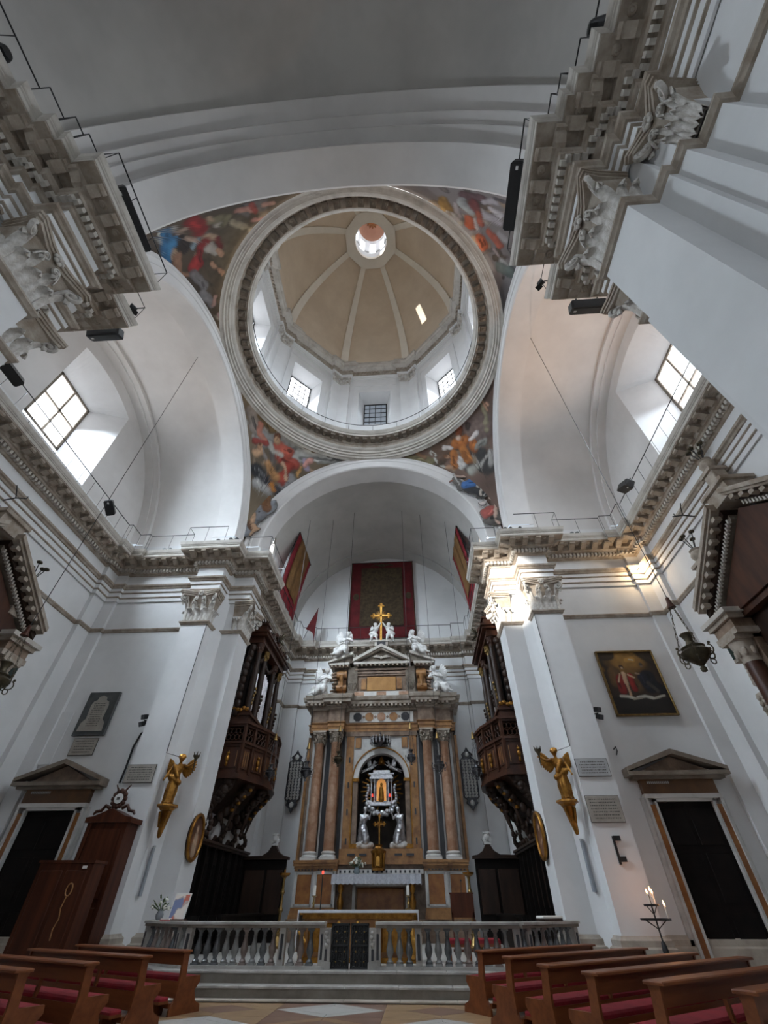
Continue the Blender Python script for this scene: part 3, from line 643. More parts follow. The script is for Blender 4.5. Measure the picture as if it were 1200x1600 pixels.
# ================================================================ PENDENTIVES WITH FRESCOES
FRESCO = {
 'far_left': [
  (150,148,145, 0.40, [(-6.35,14.81,21.62),(-4.98,15.66,22.2),(-4.19,16.34,22.15)]),
  (185,185,180, 0.28, [(-4.8,16.36,21.71),(-3.83,16.55,22.18),(-2.97,16.97,22.21),(-2.25,17.17,22.29)]),
  (160,146,136, 0.30, [(-6.59,14.17,21.81),(-6.63,13.24,22.26)]),
  (118,94,62, 0.24, [(-6.11,13.79,22.49),(-5.84,14.62,22.25)]),
  (100,82,58, 0.15, [(-4.18,16.15,22.34),(-1.98,17.12,22.42)]),
  (140,140,142, 0.29, [(-5.01,17.13,20.63),(-5.4,17.17,20.14)]),
  (185,70,52, 0.39, [(-5.48,16.07,21.41),(-5.04,16.51,21.35)]),
  (180,60,42, 0.26, [(-5.13,16.58,21.19),(-5.51,16.93,20.36)]),
  (205,90,68, 0.29, [(-5.58,15.57,21.77),(-5.1,16.0,21.81)]),
  (110,60,35, 0.20, [(-5.59,15.12,22.12)]),
  (214,165,125, 0.17, [(-5.63,15.25,21.98)]),
  (190,185,175, 0.15, [(-5.97,15.28,21.64),(-5.89,15.63,21.42),(-5.55,15.9,21.5)]),
  (208,165,130, 0.11, [(-5.43,16.31,21.2),(-5.34,16.74,20.8),(-5.29,17.0,20.51)]),
  (195,120,98, 0.15, [(-6.31,14.06,22.16),(-6.46,14.5,21.73),(-6.18,14.95,21.69)]),
  (165,58,48, 0.15, [(-6.7,14.69,21.33),(-6.17,15.12,21.58)]),
  (150,140,136, 0.13, [(-6.34,15.39,21.15),(-6.31,15.7,20.89)]),
  (212,165,125, 0.15, [(-6.45,15.33,21.08),(-6.78,15.19,20.8)]),
  (205,150,110, 0.13, [(-6.51,15.07,21.25)]),
  (110,65,40, 0.09, [(-6.5,15.0,21.32)]),
  (200,140,80, 0.20, [(-6.23,15.94,20.73),(-6.04,16.31,20.54),(-5.78,16.72,20.33)]),
  (205,150,100, 0.12, [(-6.28,15.88,20.74)]),
  (45,48,55, 0.34, [(-6.75,15.79,20.21),(-6.44,16.34,19.96)]),
  (50,50,58, 0.25, [(-6.29,16.58,19.84),(-5.8,17.11,19.72)]),
  (140,140,142, 0.04, [(-6.8,15.76,20.18),(-6.64,16.14,19.94)]),
  (140,140,142, 0.04, [(-6.59,15.94,20.27),(-6.39,16.41,19.94)]),
  (140,140,142, 0.04, [(-6.78,16.01,19.9),(-6.29,16.43,20.05)]),
  (215,130,40, 0.11, [(-5.98,16.8,19.96),(-5.92,17.04,19.66)]),
  (172,170,168, 0.24, [(-6.71,16.37,19.5),(-6.21,16.9,19.45)]),
  (165,150,175, 0.15, [(-4.28,16.69,21.76),(-4.1,17.12,21.39)]),
  (222,155,142, 0.16, [(-3.84,16.83,21.89),(-4.23,16.91,21.56)]),
  (208,150,80, 0.10, [(-4.52,16.87,21.38),(-4.6,17.18,20.94)]),
 ],
 'far_left_cut': [
  (150,155,162, 0.35, [(-6.89,17.22,16.51),(-6.58,17.22,17.31)]),
  (150,155,162, 0.28, [(-5.82,17.22,18.59),(-5.89,17.22,17.96)]),
  (140,142,148, 0.30, [(-6.32,17.22,18.11),(-6.27,17.22,17.53)]),
  (150,155,162, 0.24, [(-7.52,17.22,18.19),(-7.39,17.22,17.36)]),
  (150,95,55, 0.32, [(-7.42,17.22,18.87),(-7.0,17.22,19.28)]),
  (140,90,50, 0.26, [(-6.35,17.22,19.24),(-5.99,17.22,18.1)]),
  (110,70,40, 0.16, [(-7.13,17.22,17.58),(-6.45,17.22,16.67)]),
  (215,168,128, 0.23, [(-6.82,17.22,17.85),(-6.62,17.22,17.27)]),
  (215,168,128, 0.14, [(-6.5,17.22,16.99),(-6.25,17.22,16.65),(-6.56,17.22,16.36)]),
  (215,168,128, 0.10, [(-6.97,17.22,17.99),(-7.33,17.22,17.91)]),
  (218,172,132, 0.17, [(-6.78,17.22,18.29)]),
  (100,60,35, 0.12, [(-6.74,17.22,18.48)]),
  (190,120,88, 0.17, [(-7.42,17.22,19.74)]),
  (90,55,35, 0.12, [(-7.47,17.22,19.95)]),
  (205,150,110, 0.21, [(-6.52,17.22,19.14),(-6.95,17.22,18.82)]),
  (212,165,125, 0.15, [(-6.63,17.22,19.69)]),
  (80,50,35, 0.12, [(-6.66,17.22,19.9)]),
  (212,165,125, 0.11, [(-7.1,17.22,18.85),(-7.15,17.22,18.5)]),
 ],
 'far_right': [
  (126,104,96, 0.73, [(5.57,15.26,22.03),(6.44,14.8,21.54)]),
  (110,84,66, 0.51, [(4.23,16.63,21.85),(5.1,15.81,21.98)]),
  (128,118,84, 0.21, [(2.21,17.24,22.23),(3.64,17.13,21.69)]),
  (60,60,58, 0.57, [(6.13,16.15,20.62),(6.79,15.99,19.91)]),
  (150,140,110, 0.15, [(6.44,13.7,22.24),(6.61,14.13,21.82),(6.66,14.74,21.34)]),
  (200,150,120, 0.11, [(6.7,13.53,22.06)]),
  (190,140,110, 0.08, [(6.43,13.65,22.26),(6.69,13.79,21.93)]),
  (150,110,80, 0.13, [(2.85,16.96,22.27),(3.21,17.09,21.98)]),
  (200,196,186, 0.04, [(3.72,16.75,22.04),(3.86,16.77,21.95),(3.78,16.92,21.84),(3.59,16.87,22.0),(3.66,16.76,22.07)]),
  (200,196,186, 0.05, [(3.65,16.86,21.97),(3.98,17.07,21.54),(4.37,17.17,21.13)]),
  (198,112,46, 0.29, [(5.06,16.03,21.81),(5.56,15.64,21.73)]),
  (200,118,50, 0.25, [(5.46,16.12,21.38),(5.64,16.43,20.85)]),
  (190,105,44, 0.21, [(5.89,15.7,21.36),(6.11,15.78,21.05)]),
  (220,210,205, 0.14, [(4.36,16.38,22.0),(4.8,16.29,21.78)]),
  (220,210,205, 0.13, [(5.84,15.53,21.56),(6.13,15.18,21.57)]),
  (150,75,40, 0.15, [(5.21,15.27,22.32),(5.19,15.49,22.16)]),
  (222,195,175, 0.13, [(5.19,15.67,22.02)]),
  (218,214,210, 0.25, [(5.28,16.64,20.97),(5.4,16.77,20.69)]),
  (200,116,48, 0.22, [(4.89,16.47,21.51),(4.99,16.93,20.9)]),
  (195,148,112, 0.13, [(4.49,16.79,21.5)]),
  (120,78,50, 0.12, [(4.4,16.76,21.59)]),
  (195,148,112, 0.10, [(4.5,17.12,21.1),(4.81,17.06,20.91)]),
  (150,148,140, 0.17, [(6.21,15.69,21.02),(6.58,15.28,20.97)]),
  (185,180,172, 0.08, [(5.92,16.21,20.81),(6.29,16.27,20.27),(6.62,15.86,20.32),(6.92,15.53,20.27)]),
  (150,130,105, 0.16, [(5.99,16.3,20.61)]),
  (182,180,168, 0.19, [(6.06,16.49,20.27),(5.82,16.81,20.16)]),
  (170,166,160, 0.17, [(6.87,15.55,20.32),(6.8,15.99,19.89)]),
 ],
 'far_right_cut': [
  (120,122,122, 0.29, [(7.48,17.22,22.33),(7.27,17.22,21.12)]),
  (60,60,62, 0.36, [(5.69,17.22,19.0),(6.12,17.22,18.62)]),
  (80,78,78, 0.34, [(7.09,17.22,20.46),(7.0,17.22,19.54)]),
  (172,168,162, 0.17, [(7.45,17.22,22.33),(7.2,17.22,21.28)]),
  (190,188,180, 0.09, [(6.78,17.22,20.1),(7.35,17.22,20.82)]),
  (110,105,100, 0.21, [(4.82,17.22,19.96),(5.11,17.22,19.21)]),
  (205,112,82, 0.13, [(4.6,17.22,19.77)]),
  (195,165,145, 0.11, [(4.86,17.22,20.31),(5.37,17.22,20.18)]),
  (190,185,180, 0.07, [(4.81,17.22,20.43),(4.95,17.22,19.4)]),
  (66,116,186, 0.32, [(5.78,17.22,19.66),(6.53,17.22,20.29)]),
  (70,122,194, 0.27, [(5.37,17.22,19.36),(5.9,17.22,19.52)]),
  (58,102,168, 0.25, [(6.69,17.22,19.83),(6.99,17.22,19.76)]),
  (210,200,186, 0.14, [(6.16,17.22,20.13),(6.07,17.22,19.22)]),
  (210,200,186, 0.13, [(6.45,17.22,19.48),(6.11,17.22,18.52)]),
  (55,55,58, 0.28, [(6.49,17.22,18.68),(6.84,17.22,18.66)]),
  (190,186,180, 0.07, [(6.33,17.22,18.44),(6.58,17.22,18.85),(7.09,17.22,19.04)]),
  (110,104,98, 0.35, [(6.38,17.22,16.66),(6.89,17.22,17.25)]),
  (100,94,88, 0.22, [(7.0,17.22,17.4),(6.96,17.22,16.55)]),
  (192,92,82, 0.32, [(6.28,17.22,17.05),(6.53,17.22,17.43)]),
  (218,184,164, 0.13, [(6.9,17.22,17.98),(6.72,17.22,16.87)]),
  (218,184,164, 0.08, [(6.55,17.22,18.25),(6.97,17.22,17.98)]),
  (218,184,164, 0.08, [(7.18,17.22,18.81),(7.04,17.22,18.1)]),
  (220,208,202, 0.12, [(5.94,17.22,17.87),(6.37,17.22,17.91)]),
  (196,100,86, 0.13, [(7.1,17.22,17.64),(6.97,17.22,17.41)]),
  (218,184,164, 0.09, [(6.69,17.22,16.79),(6.71,17.22,16.41)]),
 ],
 'near_left': [
  (100,86,66, 0.82, [(-5.35,5.52,22.35),(-4.77,4.85,22.27)]),
  (84,70,54, 0.54, [(-6.52,5.9,21.53),(-6.36,7.06,22.39)]),
  (122,112,82, 0.18, [(-5.4,3.87,20.75),(-4.93,3.88,21.22)]),
  (120,110,80, 0.16, [(-4.98,4.15,21.46),(-4.65,3.85,21.41)]),
  (155,140,114, 0.12, [(-4.63,4.14,21.73),(-4.16,4.57,22.44)]),
  (170,140,112, 0.09, [(-5.23,3.71,20.72),(-5.13,3.97,21.13)]),
  (165,112,96, 0.11, [(-4.31,3.68,21.48),(-3.74,3.82,22.0)]),
  (150,60,50, 0.08, [(-3.66,3.62,21.85),(-3.75,3.94,22.12)]),
  (175,130,115, 0.09, [(-3.32,3.7,22.11),(-2.94,3.72,22.31)]),
  (160,110,100, 0.11, [(-3.97,4.2,22.24),(-3.62,4.17,22.41)]),
  (45,36,32, 0.22, [(-6.4,4.52,20.36),(-6.39,4.27,20.05)]),
  (142,30,30, 0.22, [(-5.66,3.69,20.21),(-5.62,4.08,20.76)]),
  (138,28,28, 0.21, [(-5.85,4.63,21.13),(-6.43,5.3,21.14)]),
  (168,42,40, 0.16, [(-6.41,5.11,20.98),(-6.56,5.49,21.15)]),
  (120,140,150, 0.11, [(-5.87,4.37,20.84),(-6.19,4.6,20.72)]),
  (172,142,122, 0.09, [(-6.27,4.02,19.87),(-5.96,3.91,20.14)]),
  (172,142,122, 0.08, [(-6.19,4.22,20.26),(-5.9,4.37,20.8)]),
  (40,108,158, 0.20, [(-6.49,3.93,19.37),(-7.09,4.98,19.89)]),
  (50,120,170, 0.15, [(-6.52,4.18,19.72),(-6.9,4.7,19.85)]),
  (135,172,192, 0.05, [(-6.72,4.29,19.56),(-7.06,4.64,19.49)]),
  (182,180,170, 0.07, [(-6.34,3.57,19.0),(-6.73,4.07,19.19)]),
  (40,35,32, 0.14, [(-7.36,5.45,20.0),(-7.34,6.05,20.61)]),
  (152,108,82, 0.16, [(-6.75,4.82,20.24),(-6.96,5.37,20.52)]),
  (152,108,82, 0.10, [(-7.02,5.47,20.54),(-6.81,5.68,21.01)]),
  (112,32,32, 0.11, [(-5.43,4.62,21.54),(-5.48,4.92,21.76)]),
  (162,152,142, 0.14, [(-5.76,4.85,21.44),(-5.68,5.15,21.78)]),
  (182,134,104, 0.10, [(-5.6,5.06,21.78),(-5.54,5.33,22.05)]),
  (182,134,104, 0.08, [(-6.01,5.58,21.81),(-6.06,5.88,21.99),(-5.89,6.14,22.31)]),
  (122,116,116, 0.20, [(-6.71,5.79,21.22),(-6.64,6.39,21.74)]),
  (128,122,122, 0.17, [(-6.83,6.61,21.66),(-6.71,7.24,22.13)]),
  (172,132,122, 0.08, [(-6.49,7.02,22.24),(-6.69,7.32,22.18)]),
  (150,120,120, 0.14, [(-6.73,7.93,22.39)]),
 ],
 'near_right': [
  (165,125,60, 0.19, [(3.82,4.03,22.17),(4.02,4.27,22.27)]),
  (90,60,65, 0.13, [(4.46,3.75,21.45),(5.19,3.8,20.87)]),
  (160,165,165, 0.12, [(4.47,3.95,21.66),(4.91,4.36,21.73)]),
  (166,156,156, 0.10, [(4.33,4.06,21.87),(4.42,4.41,22.14),(4.53,4.73,22.34)]),
  (176,170,166, 0.06, [(4.1,4.47,22.4),(4.39,4.59,22.32)]),
  (112,46,46, 0.17, [(4.95,4.0,21.33),(5.15,4.33,21.5)]),
  (166,160,166, 0.11, [(5.33,3.94,20.91),(5.64,3.89,20.51)]),
  (70,65,70, 0.08, [(5.61,3.79,20.41),(5.8,3.82,20.23)]),
  (186,180,186, 0.10, [(5.61,4.17,20.89),(5.88,4.33,20.78)]),
  (166,160,166, 0.13, [(5.51,4.44,21.28),(5.95,4.61,21.0)]),
  (172,82,56, 0.12, [(5.19,4.43,21.56),(5.37,4.8,21.76)]),
  (196,90,50, 0.16, [(4.94,4.71,22.03),(5.09,4.95,22.12)]),
  (192,178,172, 0.06, [(5.08,4.62,21.84),(5.34,5.1,22.04)]),
  (150,140,140, 0.11, [(5.19,5.19,22.23),(5.39,5.23,22.11)]),
  (200,92,50, 0.22, [(5.54,5.52,22.2),(5.62,5.74,22.28)]),
  (170,78,54, 0.11, [(5.72,5.07,21.68),(6.25,5.56,21.55)]),
  (150,148,150, 0.12, [(6.07,5.09,21.34),(6.34,5.25,21.19)]),
  (172,152,150, 0.09, [(6.16,5.85,21.86),(6.29,5.98,21.83)]),
  (152,152,150, 0.15, [(6.51,6.32,21.83),(6.7,6.47,21.72)]),
  (96,106,100, 0.18, [(6.51,6.61,22.0),(6.85,6.62,21.64)]),
 ],
}

def srgb(c): 
    c = np.asarray(c, float)/255.0
    return np.where(c <= 0.04045, c/12.92, ((c+0.055)/1.055)**2.4)
def value_noise(P, s, seed):
    rg_ = np.random.RandomState(seed); tab = rg_.rand(16, 16, 16); q = P*s; i = np.floor(q).astype(int); f = q-i; f = f*f*(3-2*f); out = 0
    for dx in (0, 1):
        for dy in (0, 1):
            for dz in (0, 1):
                wt = (f[:,0] if dx else 1-f[:,0])*(f[:,1] if dy else 1-f[:,1])*(f[:,2] if dz else 1-f[:,2])
                out = out+wt*tab[(i[:,0]+dx) % 16, (i[:,1]+dy) % 16, (i[:,2]+dz) % 16]
    return out
def paint(P, strokes, base, grow=1.2, warp=0.16, folds=True, fill=0):
    """brush strokes laid over a ground colour; returns linear colours and a mask of what is covered"""
    P = np.asarray(P, float); n = len(P); mask = np.zeros(n, bool)
    n1 = value_noise(P, 0.9, 3); n2 = value_noise(P, 3.5, 5); n3 = value_noise(P, 7.0, 9); n4 = value_noise(P, 1.9, 21)
    colr = srgb(base)[None, :]*(0.55+0.6*n1+0.35*n4)[:, None]
    Q = P+warp*(np.c_[value_noise(P, 2.2, 11), value_noise(P, 2.2, 12), value_noise(P, 2.2, 13)]-0.5)*1.6+warp*0.5*(np.c_[value_noise(P, 6.0, 14), value_noise(P, 6.0, 15), value_noise(P, 6.0, 16)]-0.5)
    rg_ = np.random.RandomState(len(strokes)); work = []
    if fill:
        cen = [np.array(s_[4][0]) for s_ in strokes]; pal = [(150,140,128),(120,104,88),(88,74,60),(165,158,150),(140,118,96),(104,96,92),(170,140,112),(76,66,60)]
        for q in range(fill):
            c0 = cen[rg_.randint(len(cen))]+rg_.normal(0, 0.55, 3); c1 = c0+rg_.normal(0, 0.4, 3); work.append((np.array(pal[rg_.randint(len(pal))], float), rg_.uniform(0.10, 0.36), [c0, c1]))
    for (r_, g_, b_, rad, pts) in strokes:
        work.append((np.array((r_, g_, b_), float), rad*grow, [np.array(p) for p in pts]))
        if folds and rad > 0.12*grow:
            for q in range(4):
                k = rg_.uniform(0.5, 1.35); A = [np.array(p) for p in pts]; a = A[0]; b = A[-1]
                if len(A) == 1: b = a+rg_.normal(0, rad*0.6, 3)
                o = rg_.normal(0, rad*0.38, 3); work.append((np.clip(np.array((r_, g_, b_))*k, 0, 235), rad*grow*rg_.uniform(0.12, 0.3), [a+(b-a)*rg_.uniform(-0.15, 0.3)+o, a+(b-a)*rg_.uniform(0.7, 1.15)+o*0.7+rg_.normal(0, rad*0.2, 3)]))
    for cval, rad, A in work:
        d = np.full(n, 1e9); side = np.zeros(n)
        for a, b in (list(zip(A, A[1:])) or [(A[0], A[0])]):
            ab = b-a; L = ab@ab; t = np.clip(((Q-a)@ab)/L, 0, 1) if L > 1e-9 else np.zeros(n)
            v = Q-(a+t[:, None]*ab); dd = np.sqrt((v*v).sum(1)); k = dd < d; d = np.where(k, dd, d); side = np.where(k, v[:, 2]-0.5*v[:, 0], side)
        edge = rad*(0.78+0.42*n2)
        al = np.clip((edge-d)/(0.22*rad+0.012), 0, 1)*0.94; q = np.clip(d/edge, 0, 1)
        shade = (1.08-0.5*q**2+0.32*side/rad)*(0.78+0.44*n3)
        gray = cval.mean(); c = srgb(cval*0.80+gray*0.14)[None, :]*np.clip(shade, 0.25, 1.4)[:, None]
        colr = colr*(1-al[:, None])+c*al[:, None]; mask |= d < edge
    return np.clip(colr, 0, 1), mask
def color_attr(me, colr):
    at = me.color_attributes.new('paint', 'FLOAT_COLOR', 'POINT')
    at.data.foreach_set('color', np.c_[colr, np.ones(len(colr))].astype(np.float32).ravel())
HALF = 7.04; RS2 = 97.0
def pendentive(name, key, a_mid, base, label, grow=1.4):
    NU, NV = 190, 110; vs = np.zeros(((NU+1)*(NV+1), 3)); ztop = ZS+math.sqrt(RS2-7.04**2)
    k = 0
    for i in range(NU+1):
        th = a_mid-PI/4+PI/2*i/NU; lim = HALF/max(abs(math.cos(th)), abs(math.sin(th)))
        zb = ZS+math.sqrt(max(RS2-lim*lim, 0.0))
        for j in range(NV+1):
            z = zb+(ztop-zb)*j/NV; rho = math.sqrt(max(RS2-(z-ZS)**2, 0)); vs[k] = (rho*math.cos(th), CY+rho*math.sin(th), z); k += 1
    W_ = NV+1; fs = [(i*W_+j, (i+1)*W_+j, (i+1)*W_+j+1, i*W_+j+1) for i in range(NU) for j in range(NV)]
    g = G(); g.v = [tuple(v) for v in vs]; g.f = fs
    me = g.mesh(name, 179); me.materials.append(MATS['fresco']); c, _ = paint(vs, FRESCO[key], base, grow, fill=70); color_attr(me, c)
    return put(name, me, None, label=label, kind='structure')
pendentive('ceiling_pendentive_far_left', 'far_left', 3*PI/4, (112, 98, 80), 'frescoed pendentive with a red robed figure among clouds')
pendentive('ceiling_pendentive_far_right', 'far_right', PI/4, (106, 86, 76), 'frescoed pendentive with an orange robed bishop')
pendentive('ceiling_pendentive_near_left', 'near_left', 5*PI/4, (74, 62, 50), 'frescoed pendentive with blue and red robed figures', 1.55)
pendentive('ceiling_pendentive_near_right', 'near_right', 7*PI/4, (112, 106, 106), 'frescoed pendentive with orange and grey draped figures', 1.75)
def cutout(name, key, label):
    st = FRESCO[key]; allp = np.array([p for s_ in st for p in s_[4]]); y0 = 17.12; s = 0.03; pad = 0.5
    xs = np.arange(allp[:, 0].min()-pad, allp[:, 0].max()+pad, s); zs = np.arange(allp[:, 2].min()-pad, allp[:, 2].max()+pad, s)
    X_, Z_ = np.meshgrid(xs, zs, indexing='ij'); P = np.c_[X_.ravel(), np.full(X_.size, 17.22), Z_.ravel()]
    c, m = paint(P, st, (110, 105, 100), 1.1); m = m.reshape(X_.shape); nz = len(zs)
    idx = {}; vs = []; cs = []; fs = []
    def vid(i, j, back):
        kk = (i, j, back)
        if kk not in idx:
            idx[kk] = len(vs); p = P[i*nz+j]; bulge = 0.05; vs.append((p[0], y0+(0.05 if back else 0.0), p[2])); cs.append(c[i*nz+j])
        return idx[kk]
    M_ = m[:-1, :-1] & m[1:, :-1] & m[:-1, 1:] & m[1:, 1:]
    for i in range(M_.shape[0]):
        for j in range(M_.shape[1]):
            if not M_[i, j]: continue
            fs.append((vid(i,j,0), vid(i+1,j,0), vid(i+1,j+1,0), vid(i,j+1,0)))
            for (a, b, ni, nj) in (((i,j),(i+1,j),i,j-1), ((i+1,j),(i+1,j+1),i+1,j), ((i+1,j+1),(i,j+1),i,j+1), ((i,j+1),(i,j),i-1,j)):
                if not (0 <= ni < M_.shape[0] and 0 <= nj < M_.shape[1] and M_[ni, nj]):
                    fs.append((vid(*a,0), vid(*a,1), vid(*b,1), vid(*b,0)))
    g = G(); g.v = vs; g.f = fs; me = g.mesh(name); me.materials.append(MATS['fresco']); color_attr(me, np.array(cs))
    return put(name, me, None, label=label, cat='painted panel')
cutout('painted_cutout_panel', 'far_left_cut', 'painted cutout of putti on clouds over the left arch springing')
cutout('painted_cutout_panel', 'far_right_cut', 'painted cutout of blue and red draped figures over the right arch springing')
# ================================================================ FIGURES
def human(g, J, s=1.0, fat=1.0, robe=None, hair=True, fingers=True):
    """one continuous figure from joints; local, facing -y"""
    V = {k: Vector(v) for k, v in J.items()}
    f = 0.01*s*fat
    h = V['head']; g.ell(h, (0.088*s, 0.10*s, 0.118*s), 12, 8)
    up = (h-V['neck']).normalized(); fw = Vector(J.get('face', (0, -1, 0))).normalized(); sd = fw.cross(up)
    g.ell(h+fw*0.095*s-up*0.01*s, 0.022*s, 6, 4)                     # nose
    g.ell(h+fw*0.075*s-up*0.055*s, (0.035*s,0.03*s,0.022*s), 6, 4)   # mouth and chin
    g.ell(h+fw*0.06*s-up*0.09*s, 0.036*s, 6, 4)
    for q in (-1, 1):
        g.ell(h+sd*q*0.088*s, (0.02*s,0.03*s,0.035*s), 6, 4); g.ell(h+fw*0.078*s+sd*q*0.036*s+up*0.012*s, 0.02*s, 6, 4)
    if hair:
        for q in range(7):
            a = q*PI/6; g.ell(h-fw*0.03*s+up*(0.05+0.06*math.sin(a))*s+sd*math.cos(a)*0.09*s, 0.055*s, 6, 4)
        g.ell(h-fw*0.07*s-up*0.02*s, 0.075*s, 8, 5)
    g.cap(V['neck'], h-up*0.05*s, 5*f, 4.6*f)
    g.cap(V['chest'], V['neck'], 11*f, 6*f); g.ell(V['chest'], (0.155*s*fat, 0.115*s*fat, 0.15*s), 10, 7)
    g.cap(V['pelvis'], V['chest'], 12*f, 11*f); g.ell(V['pelvis'], (0.155*s*fat, 0.125*s*fat, 0.12*s), 10, 7)
    for q in 'lr':
        g.cap(V['chest']+Vector((0,0,0.07*s)), V[q+'sh'], 8*f, 6.5*f)
        g.cap(V[q+'sh'], V[q+'el'], 5.6*f, 4.4*f); g.cap(V[q+'el'], V[q+'ha'], 4.3*f, 3.0*f)
        d = (V[q+'ha']-V[q+'el']).normalized(); g.ell(V[q+'ha']+d*0.04*s, 0.04*s, 7, 5)
        a, b, _ = frame(d)
        if fingers:
            for k in range(4):
                p0 = V[q+'ha']+d*0.06*s+a*(k-1.5)*0.02*s; g.cap(p0, p0+d*(0.05-0.006*abs(k-1.3))*s-b*0.015*s, 0.010*s, 0.008*s, 5)
            g.cap(V[q+'ha']+d*0.02*s+a*0.035*s, V[q+'ha']+d*0.06*s+a*0.065*s, 0.011*s, 0.009*s, 5)
        if q+'kn' in V:
            g.cap(V['pelvis'], V[q+'hi'], 10*f, 9*f)
            g.cap(V[q+'hi'], V[q+'kn'], 8.6*f, 6.2*f); g.cap(V[q+'kn'], V[q+'an'], 5.8*f, 3.6*f)
            g.cap(V[q+'an'], V[q+'to'], 3.8*f, 2.6*f)
    if robe:
        for a, b, ra, rb in robe: g.cap(a, b, ra*s, rb*s, 10)
    return g
def wing_mesh(L, W_, n=9):
    """feathered wing: root at origin, spreading to +x and up, with thickness"""
    g = G()
    for k in range(n):
        t = k/(n-1); a = R(72-95*t); ln = L*(0.95-0.35*t)
        r0 = Vector((L*0.08*(1-t)+0.02, 0, W_*0.35*(1-t)))
        tip = r0+Vector((math.cos(a)*ln, 0.02*k, math.sin(a)*ln*0.8)); m_ = r0.lerp(tip, 0.55)+Vector((0, 0.05*L, 0))
        wd = W_*0.17
        g.tube([r0, r0.lerp(m_, 0.5), m_, m_.lerp(tip, 0.6), tip], [wd*0.5, wd*0.8, wd, wd*0.8, wd*0.25], 6)
    g.cap((0, 0, 0), (L*0.28, 0.03, L*0.42), W_*0.16, W_*0.08)
    # flatten in y
    g.v = [(x, y*0.38, z) for x, y, z in g.v]
    return g
def flowing(J, s, spread=0.32, n=12):
    """long robe from waist to feet with folds"""
    g = G(); p = Vector(J['pelvis']); f0 = Vector(J.get('feet', (0, 0, 0)))
    def rad(a): return 1+0.10*math.sin(a*7)+0.06*math.sin(a*11+1)
    prof = [(0.17*s, p.z+0.12*s), (0.185*s, p.z), (0.22*s, p.z-0.25*s), (0.25*s, p.z*0.5), (spread*s*0.9, 0.14*s), (spread*s, 0.02)]
    g.lathe(prof, 42, (0, 0, 0), rad=rad)
    z1 = p.z+0.12*s
    g.v = [(x+p.x*(max(z, 0)/z1)+f0.x*(1-max(z, 0)/z1), y*0.85+p.y*(max(z, 0)/z1)+f0.y*(1-max(z, 0)/z1), z) for x, y, z in g.v]
    return g
def add_g(g, g2, M=None): return g.add(g2.v, g2.f, M)

